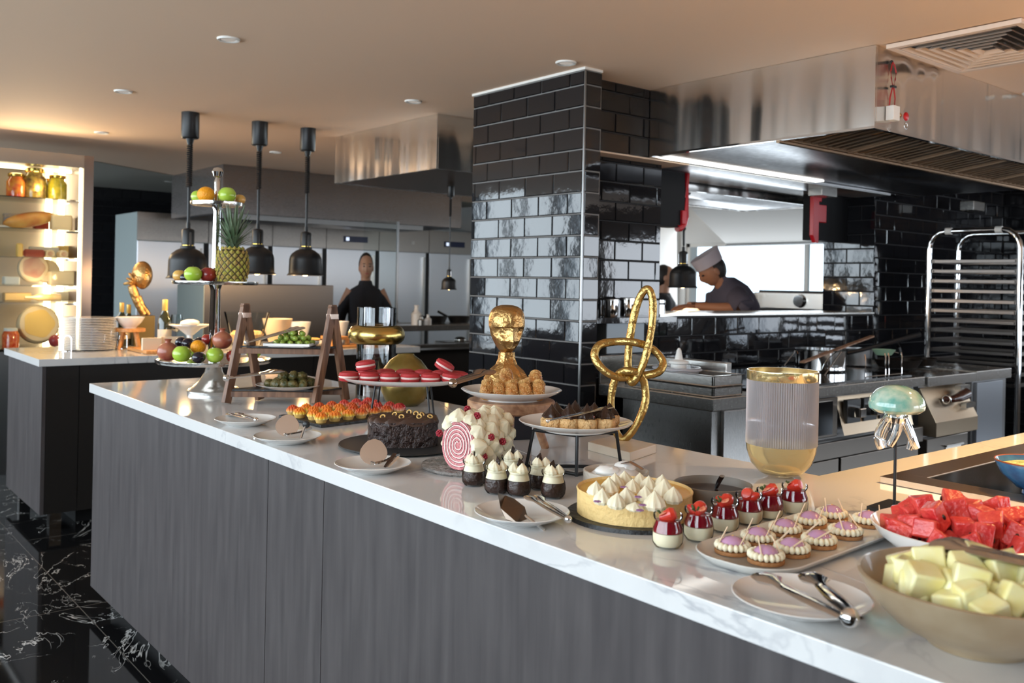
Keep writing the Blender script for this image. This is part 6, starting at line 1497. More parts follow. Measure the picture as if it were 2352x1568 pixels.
for xx in (.0, -.006, -Lr+.006, -Lr):
    k_ = .97 if xx in (.0, -Lr) else 1
    for k in range(nA): a = 2*pi*k/nA; vs.append((xx, ry*rr_(a)*cos(a)*k_, rz_+rz_*sin(a)*rr_(a)*.99*k_))
fs = [tuple(range(nA))]+[(j*nA+k, (j+1)*nA+k, (j+1)*nA+(k+1) % nA, j*nA+(k+1) % nA) for j in range(3) for k in range(nA)]+[tuple(reversed(range(3*nA, 4*nA)))]
MB().add(vs, fs).build('sponge', mat('pink_sponge', (.62,.20,.21,1), .65, bump=1, bscale=120, col2=(.70,.30,.30,1), vscale=60), t, angle=50)
sp = MB(); pts = []; turns = 5.2; N = 230
for i in range(N+1):
    q = i/N; a = 2*pi*turns*q+1.2; rr = .10+.84*q; pts.append((.0012, ry*rr*cos(a)*rr_(a)+.0*q, rz_*1.0+rz_*rr*sin(a)*rr_(a)*.98))
for i in range(N):
    p0, p1 = Vector(pts[i]), Vector(pts[i+1]); d = (p1-p0).normalized(); nn = Vector((0, -d.z, d.y)); wv = .0013*(1+.35*noise.noise(Vector((i*.2, 0, 0))))
    sp.add([p0-nn*wv, p1-nn*wv, p1+nn*wv, p0+nn*wv], [(0,1,2,3)])
sp.build('cream_spiral', mat('spiral_cream', (.78,.62,.56,1), .5), t, smooth=False)
dk = MB()
for i in range(0, N):
    if i % 7 == 6: continue
    p0, p1 = Vector(pts[i]), Vector(pts[i+1]); d = (p1-p0).normalized(); nn = Vector((0, -d.z, d.y)); X0 = Vector((-.0006, 0, 0))
    dk.add([p0-nn*.0030+X0, p1-nn*.0030+X0, p1-nn*.0014+X0, p0-nn*.0014+X0], [(0,1,2,3)])
dk.build('dark_layer', mat('raspberry_layer', (.22,.03,.05,1), .5), t, smooth=False)
def rosette(mb, c, r, up, rng, ridges=7):
    up = Vector(up).normalized(); s1 = up.cross(Vector((.3, .2, 1))).normalized(); s2 = up.cross(s1)
    M = Matrix(((s1.x, s2.x, up.x, 0), (s1.y, s2.y, up.y, 0), (s1.z, s2.z, up.z, 0), (0, 0, 0, 1)))
    ph = rng.uniform(0, 6)
    mb.lathe([(r*.9, -.35*r), (r, .05*r), (r*.82, .38*r), (r*.5, .62*r), (r*.2, .85*r), (0, .95*r)], 28, c=(0,0,0), wob=lambda a, z: 1+.10*sin(a*ridges+ph+z/r*3.0), M=Matrix.Translation(c) @ M)
rc = random.Random(9)
for ix in range(6):
    for ia in range(8):
        a = -.62+(ia+.5*(ix%2))*(pi+.75)/6.6; xx = -.014-ix*.026+rc.uniform(-.007, .007)
        if a > pi*.80 and ix < 1: continue
        c = Vector((xx, ry*1.02*cos(a)*rr_(a), rz_+rz_*sin(a)*1.02)); n_ = Vector((0, cos(a), sin(a)))
        mb = MB(); rosette(mb, c, rc.uniform(.018, .027), n_+Vector((rc.uniform(-.4,.4), rc.uniform(-.3,.3), .3)), rc); mb.build('cream_rosette', K['cream'], t)
K['rasp'] = mat('raspberry', (.42,.01,.03,1), .3, bump=.8, bscale=260, coat=.4)
for xx, a in ((-.03, 1.05), (-.045, .25), (-.09, .05), (-.05, 1.75), (-.01, 2.9), (-.02, -.3)):
    c = Vector((xx, (ry+.018)*cos(a), rz_+(rz_+.018)*sin(a))); c.z = max(c.z, .012)
    mb = MB()
    for k in range(22):
        g_ = pi*(3-sqrt(5))*k; zz = 1-2*(k+.5)/22; q = sqrt(1-zz*zz); mb.ell((c.x+.0068*q*cos(g_), c.y+.0068*q*sin(g_), c.z+.0068*zz), .0028, 8, 5)
    mb.build('raspberry', K['rasp'], t)

# ------------------------------------------------------------------ round wooden riser with spring rolls
P = onz(1172, 1035, T); m_ = mpp(P); H = (1035-917)*m_; r = 101*m_
t = thing('wooden_riser', 'round three-legged acacia riser carrying the spring roll plate', 'riser', tuple(P), TO_CAM)
MB().lathe([(0, H-.030), (r*.97, H-.030), (r, H-.026), (r, H-.004), (r*.97, H), (0, H)], 56).build('top', K['oak'], t)
for a_ in (-.05, 2.05, 4.2):
    d = Vector((cos(a_), sin(a_), 0)); MB().tube([d*(r*.55)+Vector((0,0,H-.031)), d*(r*.92)], [.0135, .0115], 14).build('leg', K['walnut'] if False else K['oak'], t)
pr = 116*m_; pz = T+H+.0006
tag(MB().lathe([(0, 0), (pr*.6, 0), (pr*.62, .004), (pr*.72, .008), (pr*.95, .022), (pr, .028), (pr*.985, .029), (pr*.9, .024), (pr*.68, .011), (0, .010)], 60).build('round_plate', K['china'], None), 'white plate of sesame spring rolls on the round wooden riser', 'plate', None, (P.x, P.y, pz))
K['roll'] = mat('fried_pastry', (.46,.17,.035,1), .45, bump=1.6, bscale=55, col2=(.66,.38,.13,1), vscale=55, coat=.3); K['sesame'] = mat('sesame', (.72,.46,.20,1), .5)
rs = random.Random(2); RL = [(1117, .052, 0), (1144, .058, 0), (1172, .060, 0), (1202, .055, 0), (1232, .045, 0), (1160, .030, .036), (1212, .0, 0), (1226, .01, .030)]
rlab = ['first from the left in the front row', 'second from the left in the front row', 'third from the left in the front row', 'fourth from the left in the front row', 'fifth from the left in the front row', 'lying on top of the heap', 'behind at the right', 'on top at the right end']
for (x, dx, dz), lab in zip(RL, rlab):
    q = R2 @ Vector((dx, (x-1172)*m_, 0)); t = thing('spring_roll', 'golden sesame spring roll, '+lab, 'spring roll', (P.x+q.x, P.y+q.y, pz+.0175+dz+(.014 if not dz else .008)), TO_CAM+rs.uniform(-.25, .25), 'sesame spring rolls')
    upr = Vector((-.55, rs.uniform(-.15, .25), .62 if not dz else .35)).normalized(); Lh = .027
    mb = MB(); mb.tube([upr*-Lh, upr*-Lh*.93, upr*-Lh*.4, upr*Lh*.4, upr*Lh*.93, upr*Lh], [.009, .0165, .0185, .0185, .0165, .009], 18); mb.build('pastry', K['roll'], t)
    sd = upr.cross(Vector((1,0,0))).normalized(); s2 = upr.cross(sd); sm = MB()
    for k in range(70):
        a = rs.uniform(0, 2*pi); h_ = rs.uniform(-.85, .85)*Lh; c = upr*h_+(sd*cos(a)+s2*sin(a))*.0182; sm.ell(tuple(c), (.0021, .0014, .0014), 6, 4)
    sm.build('sesame_seeds', K['sesame'], t)
tongs('bronze-tinted tongs with bright hinge resting on the spring roll plate rim', onX(1040, 880, P.x+.06), onX(1118, 852, P.x+.02), .03, .012, K['brown_metal'])

# ------------------------------------------------------------------ gold bust on black base
P = onz(1160, 1003, T); m_ = mpp(P)
t = thing('gold_bust', 'faceted gold bust of an elongated head on a black base behind the spring rolls', 'sculpture', tuple(P), TO_CAM+.30)
hb = lambda y: (1003-y)*m_
MB().box(-.06, .06, -50*m_, 50*m_, 0, hb(905)).build('base', mat('dark_blue_black', (.018,.020,.028,1), .3), t, smooth=False, bevel=.002)
g = MB(); hw = 41*m_
# shoulders
vs = []; fs = []; prof = [(hb(902), .050, 52*m_), (hb(885), .052, 54*m_), (hb(868), .050, 52*m_), (hb(850), .040, 40*m_), (hb(836), .030, 24*m_), (hb(822), .023, 19*m_), (hb(808), .023, 18*m_)]
n = 12
torso(g, [(0, 0, z, rx, ry_) for z, rx, ry_ in prof], 12)
g.build('shoulders', K['gold'], t, smooth=True, angle=20)
g = MB(); n = 36
hp = [(808, .018, .30), (804, .034, .40), (798, .044, .50), (790, .050, .62), (781, .053, .74), (772, .054, .84), (764, .054, .90), (757, .054, .94), (752, .056, .97), (749, .060, .985), (745, .061, .99), (738, .060, 1.0), (729, .060, .99), (720, .058, .94), (713, .053, .86), (707, .045, .73), (703, .034, .55), (700.6, .020, .32), (700, .006, .1)]
vs = []; fs = []
for i, (yy, rx, ry_) in enumerate(hp):
    for k in range(n):
        a = 2*pi*k/n; x, y = (rx*1.0 if cos(a) > 0 else rx*1.15)*cos(a), hw*ry_*sin(a)
        if cos(a) > .1:
            sa = sin(a); b_ = math.exp(-((abs(sa)-.48)/.30)**2)
            if 5 <= i <= 8: x -= .013*b_*(1 if i > 5 else .6)
            if 3 <= i <= 8: x += (.012, .016, .013, .010, .007, .004)[i-3]*math.exp(-(sa/.13)**2)
            if i in (2,): x += .004*math.exp(-(sa/.3)**2)
            if i == 3: x -= .004*math.exp(-((abs(sa)-.3)/.2)**2)
        vs.append((x-.004, y, hb(yy)))
for i in range(len(hp)-1):
    for k in range(n): fs.append((i*n+k, i*n+(k+1) % n, (i+1)*n+(k+1) % n, (i+1)*n+k))
fs += [tuple(reversed(range(n))), tuple((len(hp)-1)*n+k for k in range(n))]
g.add(vs, fs); g.build('head', K['gold'], t, smooth=True, angle=24)

# ------------------------------------------------------------------ bun plate on black wire pedestal
P = onz(1320, 1082, T); m_ = mpp(P); H = (1082-992)*m_
t = thing('wire_riser', 'black wire pedestal of slanted rods under the chocolate bun plate', 'riser', tuple(P), TO_CAM)
top = [(.055, 0, H), (-.02, 96*m_, H), (-.02, -96*m_, H)]; bot = [(.060, 0, 0), (-.045, 112*m_, 0), (-.03, -112*m_, 0)]
for a_, c_ in zip(bot, top): MB().tube([a_, c_], .0042, 8).build('leg', K['black_metal'], t)
def loop(pts, nm):
    b = MB()
    for i in range(len(pts)): b.tube([pts[i], pts[(i+1) % len(pts)]], .0042, 8)
    b.build(nm, K['black_metal'], t)
loop(top, 'top_frame'); loop([(p_[0], p_[1], .005) for p_ in bot], 'foot_frame')
pr = 131*m_; pz = T+H+.0045
tag(MB().lathe([(0, 0), (pr*.55, 0), (pr*.57, .004), (pr*.7, .007), (pr*.95, .018), (pr, .024), (pr*.985, .025), (pr*.9, .019), (pr*.66, .010), (0, .009)], 64).build('round_plate', K['china'], None), 'white plate of chocolate cream buns on the black wire pedestal', 'plate', None, (P.x, P.y, pz))
K['bun'] = mat('puff_pastry', (.62,.34,.12,1), .5, bump=2, bscale=60, col2=(.75,.5,.24,1), vscale=30); K['pinkp'] = mat('pink_petal', (.60,.22,.28,1), .5)
BL = [(1262, .062), (1300, .068), (1340, .070), (1382, .055), (1275, -.0), (1318, .0), (1362, .0), (1398, -.01)]
blab = ['front row left end', 'front row second from left', 'front row third from left', 'front row right end', 'back row left end', 'back row second', 'back row third', 'back row right end']
for i, ((x, dx), lab) in enumerate(zip(BL, blab)):
    q = R2 @ Vector((dx, (x-1320)*m_, 0)); t = thing('cream_bun', 'open pastry bun with piped chocolate, '+lab, 'bun', (P.x+q.x, P.y+q.y, pz+.012), TO_CAM+rs.uniform(-.4, .4), 'chocolate cream buns')
    MB().lathe([(0, 0), (.021, 0), (.026, .008), (.026, .024), (.021, .028), (0, .024)], 24, wob=lambda a, z: 1+.07*noise.noise(Vector((cos(a)*2, sin(a)*2, z*90+i)))).build('pastry_case', K['bun'], t)
    mb = MB(); hh_ = rs.uniform(.72, .95); mb.lathe([(.018, .024), (.022, .030), (.018, .030+.010*hh_), (.010, .030+.020*hh_), (.003, .030+.032*hh_), (0, .030+.038*hh_)], 28, wob=lambda a, z: 1+.16*sin(a*6+z*90)); mb.build('piped_chocolate', K['choc'], t)
    if i % 2 == 0: MB().ell((.012, .012, .034), (.005, .006, .003)).build('petal', K['pinkp'], t)
tongs('slim tongs lying over the chocolate cream buns', onX(1258, 966, P.x+.14), onX(1400, 935, P.x+.05), .012, .0045)

# ------------------------------------------------------------------ gold knot sculpture
P = onz(1430, 1030, T); m_ = mpp(P)
t = thing('gold_sculpture', 'gold sculpture of three interlocked loops on a pale marble block', 'sculpture', tuple(P), TO_CAM)
ca, cb, cc = onz(1350, 1034, T), onz(1447, 1060, T), onz(1507, 1040, T)
inv = (Matrix.Translation(P) @ Matrix.Rotation(TO_CAM, 4, 'Z')).inverted(); cd = ca+cc-cb
poly = [inv @ v for v in (ca, cb, cc, cd)]
MB().prism([(v.x, v.y) for v in poly], 0, .024).build('marble_base', mat('cream_marble', (.66,.55,.42,1), .3, col2=(.74,.66,.54,1), vscale=8), t, smooth=False, bevel=.002)
def kp(x, y, d): return Vector((d, (x-1430)*m_, (1030-y)*m_))
def smooth_loop(pts, sub=6):
    P_ = [Vector(p_) for p_ in pts]; n = len(P_); out = []
    for i in range(n):
        p0, p1, p2, p3 = P_[i-1], P_[i], P_[(i+1) % n], P_[(i+2) % n]
        for k in range(sub):
            s_ = k/sub; out.append(p0*(-.5*s_**3+s_**2-.5*s_)+p1*(1.5*s_**3-2.5*s_**2+1)+p2*(-1.5*s_**3+2*s_**2+.5*s_)+p3*(.5*s_**3-.5*s_**2))
    return out
rk = 9.0*m_
def kloop(nm, pts, wv=.12):
    pl = smooth_loop(pts); MB().tube(pl, [rk*(1+wv*noise.noise(p_*22)) for p_ in pl], 12, closed=True, up=(1,0,0)).build(nm, mat('gold_leaf_knot', (.52,.35,.12,1), .34, 1, bump=.9, bscale=35) if nm == 'upper_loop' else bpy.data.materials['gold_leaf_knot'], t)
kloop('upper_loop', [kp(1483, 664, 0), kp(1492, 690, .004), kp(1491, 740, .01), kp(1482, 790, .022), kp(1468, 840, .024), kp(1450, 876, .010), kp(1441, 862, -.008), kp(1441, 810, -.018), kp(1446, 760, -.016), kp(1456, 705, -.010), kp(1470, 670, -.004)])
kloop('middle_loop', [kp(1362, 822, .0), kp(1372, 795, -.012), kp(1410, 786, -.022), kp(1455, 786, -.002), kp(1495, 800, -.012), kp(1519, 828, -.004), kp(1510, 850, .010), kp(1480, 860, .006), kp(1455, 862, -.004), kp(1420, 866, .010), kp(1385, 852, .014)])
kloop('lower_loop', [kp(1446, 850, .024), kp(1420, 856, .004), kp(1407, 885, -.008), kp(1402, 930, -.010), kp(1408, 975, -.008), kp(1424, 1006, 0), kp(1440, 1002, .006), kp(1462, 970, .008), kp(1479, 925, .006), kp(1478, 885, .002), kp(1466, 858, .014)])

# ------------------------------------------------------------------ cream bowl and sauce bowl
def cbowl(lab, x, y, rpx, h, m, name, fill, fm, wob=None):
    c = onz(x, y, T+h); r = rpx*mpp(c); t = thing(name, lab, 'bowl', (c.x, c.y, T+.0004), TO_CAM)
    MB().lathe([(0, 0), (r*.86, 0), (r*.95, .006), (r, h*.4), (r, h), (r*.96, h+.001), (r*.93, h*.9), (r*.88, .012), (0, .010)], 56).build('bowl_body', m, t)
    return t, r
t, r = cbowl('pale grey stoneware bowl of white cream behind the cheesecake', 1415, 1080, 75, .050, mat('pale_stoneware', (.50,.44,.37,1), .45, bump=.4, bscale=60), 'stoneware_bowl', None, None)
mb = MB(); mb.lathe([(r*.90, .036), (r*.6, .050), (r*.3, .060), (0, .058)], 40, wob=lambda a, z: 1+.06*sin(a*5+z*200)); mb.ell((.02, -.02, .052), (.025, .03, .012), disp=lambda v: 1+.2*noise.noise(v*3)); mb.ell((-.01, .02, .054), (.03, .025, .014), disp=lambda v: 1+.2*noise.noise(v*3+Vector((3,0,0)))); mb.build('cream', K['white_cream'], t)
t2 = thing('serving_spoon', 'steel spoon handle sticking out of the bowl of white cream', 'spoon', (t.location.x, t.location.y, T+.055), TO_CAM); MB().tube([(-.01, .005, .006), (.02, .03, .018), (.035, .055, .006)], [.004, .007, .006], 8, flat=.4).build('handle', K['brown_metal'], t2)
t, r = cbowl('dark grey bowl of chocolate sauce in front of the ribbed vase', 1637, 1110, 89, .048, mat('dark_stoneware', (.17,.14,.11,1), .45), 'stoneware_bowl', None, None)
MB().lathe([(r*.925, .032), (0, .032)], 40).build('sauce', mat('dark_sauce', (.02,.006,.006,1), .12, coat=.2), t)
t2 = thing('serving_spoon', 'upright spoon handle in the bowl of chocolate sauce', 'spoon', (t.location.x, t.location.y, T+.034), TO_CAM); MB().tube([(-.02, .012, 0), (.0, .014, .02), (.02, .015, .034)], [.004, .006, .006], 8, flat=.5).build('handle', K['steel_dark'], t2)

# ------------------------------------------------------------------ cheesecake
P = onz(1456, 1186, T); m_ = mpp(P)
r = 156*m_; tag(MB().lathe([(0, 0), (r, 0), (r*.995, .004), (r*.985, .008), (0, .008)], 72, wob=lambda a, z: 1+.006*noise.noise(Vector((cos(a)*14, sin(a)*14, z*300)))).build('round_slate', K['slate'], None), 'round black slate under the cheesecake', 'board', None, tuple(P))
t = thing('cheesecake', 'large round lemon cheesecake crowned with a cluster of meringue kisses', 'cake', (P.x, P.y, T+.0085), TO_CAM); R_ = 133*m_; hc_ = .047
MB().lathe([(0, 0), (R_*.985, 0), (R_*.985, hc_*.86), (R_, hc_), (R_*.985, hc_+.002), (R_*.95, hc_-.003), (0, hc_-.003)], 90, wob=lambda a, z: 1+.004*noise.noise(Vector((cos(a)*20, sin(a)*20, z*100)))).build('crust', mat('pale_crust', (.78,.54,.22,1), .6, bump=.5, bscale=80), t)
MB().lathe([(R_*.945, hc_-.0025), (R_*.4, hc_-.001), (0, hc_-.001)], 72).build('curd', mat('lemon_curd', (.74,.40,.05,1), .38, coat=.12, col2=(.80,.50,.10,1), vscale=14), t)
def kiss_mesh(r, h, n=9, tw=2.5):
    return MB().lathe([(0, 0), (r*.8, 0), (r, h*.2), (r*.88, h*.45), (r*.55, h*.7), (r*.22, h*.88), (r*.05, h*1.0), (0, h*1.02)], 36, wob=lambda a, z: 1+.075*sin(a*n+z/h*tw))
kk = [(1383, 1150), (1415, 1160), (1458, 1166), (1503, 1164), (1545, 1148), (1368, 1132), (1400, 1128), (1440, 1150), (1484, 1148), (1525, 1136), (1414, 1116), (1452, 1126), (1490, 1122), (1470, 1112), (1518, 1122), (1436, 1110)]
kmesh = None
for i, (x, y) in enumerate(kk):
    c = inv0 = (Matrix.Translation(t.location) @ Matrix.Rotation(TO_CAM, 4, 'Z')).inverted() @ onz(x, y+3, T+.0085+hc_)
    flat = i in (2,)
    if kmesh is None: o = kiss_mesh(.0195, .033).build('meringue_kiss', K['cream'], t); kmesh = o
    else: o = kmesh.copy(); COL.objects.link(o); o.parent = t
    o.location = (c.x, c.y, hc_-.002); o.rotation_euler = (rnd(-.08, .08), rnd(-.08, .08), rnd(0, 6)); s_ = rnd(.82, 1.1); o.scale = (s_, s_, s_*(1.0 if not flat else .55))
pt = mat('lilac_petal', (.34,.16,.34,1), .6); 
for (x, y) in ((1372, 1140), (1466, 1130), (1476, 1148), (1433, 1108), (1470, 1160)):
    c = (Matrix.Translation(t.location) @ Matrix.Rotation(TO_CAM, 4, 'Z')).inverted() @ onz(x, y, T+.085)
    mb = MB()
    for k in range(5): mb.ell((c.x+.004*cos(k*1.26), c.y+.004*sin(k*1.26), .068), (.0035, .0035, .0012), 8, 5)
    mb.build('flower', pt, t)

# ------------------------------------------------------------------ dessert jars
def jar_glass(R, H): return MB().lathe([(R*.55, 0), (R*.78, .002), (R*.96, H*.16), (R*1.0, H*.36), (R*.94, H*.58), (R*.80, H*.74), (R*.78, H*.80), (R*.90, H*.86), (R*.95, H*.93), (R*.93, H*1.0), (R*.84, H*1.0)], 36)
cj = None; CJ = [(1088, 1114, 27.5, 'left end of the chocolate jars'), (1140, 1132, 27, 'second from the left in the front row'), (1191, 1137, 29, 'middle of the front row'), (1240, 1122, 26, 'back row right'), (1270, 1142, 28.5, 'right end of the chocolate jars'), (1176, 1103, 25, 'back row, before the wooden leg')]
K['mousse'] = mat('chocolate_mousse', (.035,.014,.009,1), .4, bump=1, bscale=60, coat=.3)
for x, y, rp, lab in CJ:
    p = onz(x, y, T); m_ = mpp(p); R0, H0 = 29*mpp(onz(1191, 1137, T)), 62*mpp(onz(1191, 1137, T)); rz = rnd(0, 6)
    lab = 'glass jar of chocolate mousse with cream kisses, '+lab
    if cj is None:
        cj = thing('dessert_jar', lab, 'jar', tuple(p), 1.0, 'chocolate mousse jars')
        jar_glass(R0, H0).build('glass_jar', K['jarglass'], cj)
        MB().lathe([(0, .003), (R0*.72, .004), (R0*.90, H0*.17), (R0*.94, H0*.36), (R0*.89, H0*.56), (0, H0*.58)], 28).build('mousse', K['mousse'], cj)
        MB().lathe([(0, H0*.55), (R0*.87, H0*.58), (R0*.74, H0*.76), (R0*.74, H0*.88), (0, H0*.92)], 28).build('cream', K['cream'], cj)
        for a_ in (0.2, 2.3, 4.4):
            o = kiss_mesh(R0*.44, H0*.36, 7).build('cream_kiss', K['cream'], cj); o.location = (R0*.42*cos(a_), R0*.42*sin(a_), H0*.86)
        MB().add([(-.001, -.006, H0*.85), (.001, .007, H0*.85), (.003, .008, H0*1.25), (.001, .0, H0*1.38), (-.001, -.004, H0*1.15), (-.003, -.006, H0*.85), (-.001, .007, H0*.85), (.001, .008, H0*1.25), (-.001, .0, H0*1.38), (-.003, -.004, H0*1.15)], [(0,1,2,3,4), (9,8,7,6,5)]).build('chocolate_shard', K['choc'], cj, smooth=False); kids(cj)
    else: dup(cj, tuple(p), rz, lab)
pj = None; PJ = [(1533, 1256, 36, 'nearest, left end of the row'), (1604, 1240, 34, 'second from the left'), (1664, 1219, 31, 'third from the left'), (1719, 1202, 29.5, 'fourth from the left'), (1767, 1190, 28, 'fifth, almost all red'), (1824, 1178, 31, 'right end, by the ribbed vase')]
def berry_mat():
    return mat('strawberry', (.50, .018, .012, 1), .3, coat=.5, col2=(.62,.05,.02,1), vscale=60)
K['strawcut'] = mat('strawberry_cut', (.82,.36,.22,1), .35, col2=(.70,.10,.05,1), vscale=120); K['straw'] = berry_mat(); K['compote'] = mat('berry_compote', (.20,.006,.014,1), .08, coat=1); K['panna'] = mat('panna_cotta', (.78,.70,.50,1), .4, sss=.1); K['herbleaf'] = mat('green_herb', (.06,.10,.03,1), .6)
for i, (x, y, rp, lab) in enumerate(PJ):
    p = onz(x, y, T); m0 = mpp(onz(1533, 1256, T)); R0, H0 = 36*m0, 77*m0
    lab = 'panna cotta jar with red compote and strawberry, '+lab
    t = thing('dessert_jar', lab, 'jar', tuple(p), rnd(0, 6), 'panna cotta jars')
    if pj is None: gl = jar_glass(R0, H0).build('glass_jar', K['jarglass'], t); pj = gl
    else: gl = pj.copy(); COL.objects.link(gl); gl.parent = t
    lv = .30 if i == 4 else .46
    MB().lathe([(0, .003), (R0*.72, .004), (R0*.91, H0*.17), (R0*.95, H0*.34), (R0*(.93 if lv > .4 else .94), H0*lv), (0, H0*lv)], 30).build('panna_cotta', K['panna'], t)
    MB().lathe([(0, H0*lv), (R0*.93, H0*lv+.001), (R0*.90, H0*.58), (R0*.765, H0*.745), (R0*.745, H0*.82), (0, H0*.84)], 30).build('compote', K['compote'], t)
    s_ = MB(); s_.lathe([(0, -R0*.62), (R0*.16, -R0*.55), (R0*.36, -R0*.15), (R0*.46, R0*.25), (R0*.34, R0*.5), (0, R0*.55)], 20, M=Matrix.Translation((0, -.001, H0*.95)) @ Matrix.Rotation(1.15, 4, 'Y')); s_.build('strawberry', K['straw'], t)
    s_ = MB(); s_.lathe([(0, 0), (R0*.30, 0), (R0*.22, R0*.03), (0, R0*.05)], 16, M=Matrix.Translation((-R0*.3, -R0*.2, H0*1.02)) @ Matrix.Rotation(-.5, 4, 'Y')); s_.build('cut_face', K['strawcut'], t)
    s_ = MB(); s_.lathe([(0, -R0*.5), (R0*.14, -R0*.42), (R0*.32, -R0*.1), (R0*.36, R0*.2), (0, R0*.42)], 18, M=Matrix.Translation((R0*.05, R0*.36, H0*.93)) @ Matrix.Rotation(2.0, 4, 'X')); s_.build('strawberry', K['straw'], t)
    h_ = MB()
    for k in range(5): a_ = k*1.25; h_.tube([(-R0*.35, R0*.1, H0*.9), (-R0*.35+R0*.35*cos(a_), R0*.1+R0*.35*sin(a_), H0*(1.02+.06*(k % 2)))], [.0012, .0022], 6)
    h_.build('herb_sprig', K['herbleaf'], t)

# ------------------------------------------------------------------ oblong platter of lilac tarts
c1, c2, c3, c4 = onz(1588, 1262, T+.014), onz(1748, 1330, T+.014), onz(2075, 1222, T+.014), onz(1900, 1160, T+.014)
cc_ = (c1+c2+c3+c4)/4; ex = ((c3-c2)+(c4-c1)).normalized(); ey = Vector((-ex.y, ex.x, 0)); hl = ((c3-c2).length+(c4-c1).length)/4; hs = ((c2-c1).length+(c3-c4).length)/4
ang = atan2(ex.y, ex.x); t = thing('oblong_platter', 'long oval grey-white platter holding ten lilac iced tarts', 'platter', (cc_.x, cc_.y, T+.0004), ang)
def rrect(hx, hy, r, n=10):
    out = []
    for sx, sy, a0 in ((1, 1, 0), (-1, 1, pi/2), (-1, -1, pi), (1, -1, 3*pi/2)):
        for k in range(n+1): a = a0+pi/2*k/n; out.append((sx*(hx-r)+r*cos(a), sy*(hy-r)+r*sin(a)))
    return out
rings = [(.80, 0), (.84, .001), (.97, .012), (1.0, .016), (.985, .0175), (.93, .012), (.82, .005)]
vs = []; fs = []; base = rrect(hl, hs, hs*.82); n = len(base)
for s_, z in rings:
    for (x, y) in base: vs.append((x-(1-s_)*hs*(1 if x > 0 else -1)*min(1, abs(x)/hl*1.5), y*s_, z))
for i in range(len(rings)-1):
    for k in range(n): fs.append((i*n+k, i*n+(k+1) % n, (i+1)*n+(k+1) % n, (i+1)*n+k))
fs += [tuple(reversed(range(n))), tuple((len(rings)-1)*n+k for k in range(n))]
MB().add(vs, fs).build('platter_body', mat('grey_white_china', (.58,.57,.53,1), .18, coat=.4), t)
TP = [(1682, 1268, 'left end of the front row'), (1759, 1290, 'second in the front row, nearest'), (1741, 1246, 'left end of the back row'), (1819, 1272, 'third in the front row'), (1804, 1226, 'second in the back row'), (1881, 1253, 'fourth in the front row'), (1861, 1207, 'third in the back row'), (1942, 1232, 'right end of the front row'), (1910, 1192, 'fourth in the back row'), (1995, 1206, 'right end of the back row')]
tp = None
K['biscuit'] = mat('biscuit_base', (.38,.17,.06,1), .7, bump=.5, bscale=90); K['lilac'] = mat('lilac_glaze', (.50,.27,.42,1), .12, coat=.8); K['stick'] = mat('white_chocolate_stick', (.80,.62,.42,1), .5)
for x, y, lab in TP:
    p = onz(x, y, T+.006); p.z = T+.0062; lab = 'lilac glazed tart with cream border, '+lab
    if tp is None:
        m0 = mpp(p); rr = 40*m0; tp = thing('lilac_tart', lab, 'tart', tuple(p), TO_CAM, 'lilac tarts on the oblong platter')
        MB().lathe([(0, 0), (rr, 0), (rr*1.02, .003), (rr, .006), (0, .006)], 36).build('biscuit', K['biscuit'], tp)
        MB().lathe([(0, .006), (rr*.74, .007), (rr*.72, .014), (rr*.60, .021), (rr*.38, .026), (0, .029)], 36).build('glazed_dome', K['lilac'], tp)
        for k in range(18):
            a_ = 2*pi*k/18
            if k == 0: o0 = MB().ell((0, 0, 0), (.0062, .0050, .0068), 10, 8).build('cream_pearl', K['cream'], tp); o = o0
            else: o = o0.copy(); COL.objects.link(o); o.parent = tp
            o.location = (rr*.84*cos(a_), rr*.84*sin(a_), .0128); o.rotation_euler = (0, -.4, a_)
        MB().bar((.010, -.030, .010), (-.012, -.006, .040), .0016, .0022).build('stick', K['stick'], tp, smooth=False)
        MB().bar((.026, .004, .014), (-.004, .028, .036), .0016, .0022).build('stick', K['stick'], tp, smooth=False)
        mb = MB(); mb.ell((.0, .0, .029), (.0022, .0022, .001), 8, 5); mb.build('sugar_star', K['nut'], tp); kids(tp)
    else: dup(tp, tuple(p), TO_CAM+rnd(-.9, .9), lab)

# ------------------------------------------------------------------ ribbed glass vase
P = onz(1793, 1094, T); m_ = mpp(P); r = 79*m_; H = (1094-850)*m_
t = thing('ribbed_vase', 'tall ribbed smoky glass vase with gold rim and rounded amber bottom', 'vase', tuple(P))
K['ribglass'] = mat('ribbed_smoke_glass', (.60, .56, .57, 1), .30, trans=.72, ior=1.2)
zb = 76*m_; zm = 120*m_; zr = H-22*m_
MB().lathe([(0, 0), (r*.30, .001), (r*.62, zb*.14), (r*.86, zb*.42), (r*.98, zb*.8), (r, zb), (r*.97, zb), (r*.95, zb*.82), (r*.83, zb*.46), (r*.6, zb*.2), (0, .008)], 64).build('amber_bottom', mat('amber_glass', (.95, .80, .48, 1), .06, trans=.85, ior=1.3, coat=.5), t)
nb = 96; mb = MB()
prof = [(r, zb), (r*1.0, zm), (r*1.0, zr)]
vs = []; fs = []
for (rr, z) in [(r, zb), (r, zr)]:
    for k in range(nb*4): a = 2*pi*k/(nb*4); vs.append(((rr+.0011*cos(a*nb))*cos(a), (rr+.0011*cos(a*nb))*sin(a), z))
N4 = nb*4
for k in range(N4): fs.append((k, (k+1) % N4, N4+(k+1) % N4, N4+k))
mb.add(vs, fs); mb.build('ribbed_wall', K['ribglass'], t)
MB().lathe([(r*.94, zm-.002), (r*.95, zm+.003), (r*.94, zm+.008)], 64).build('inner_line', K['vaseglass'], t)
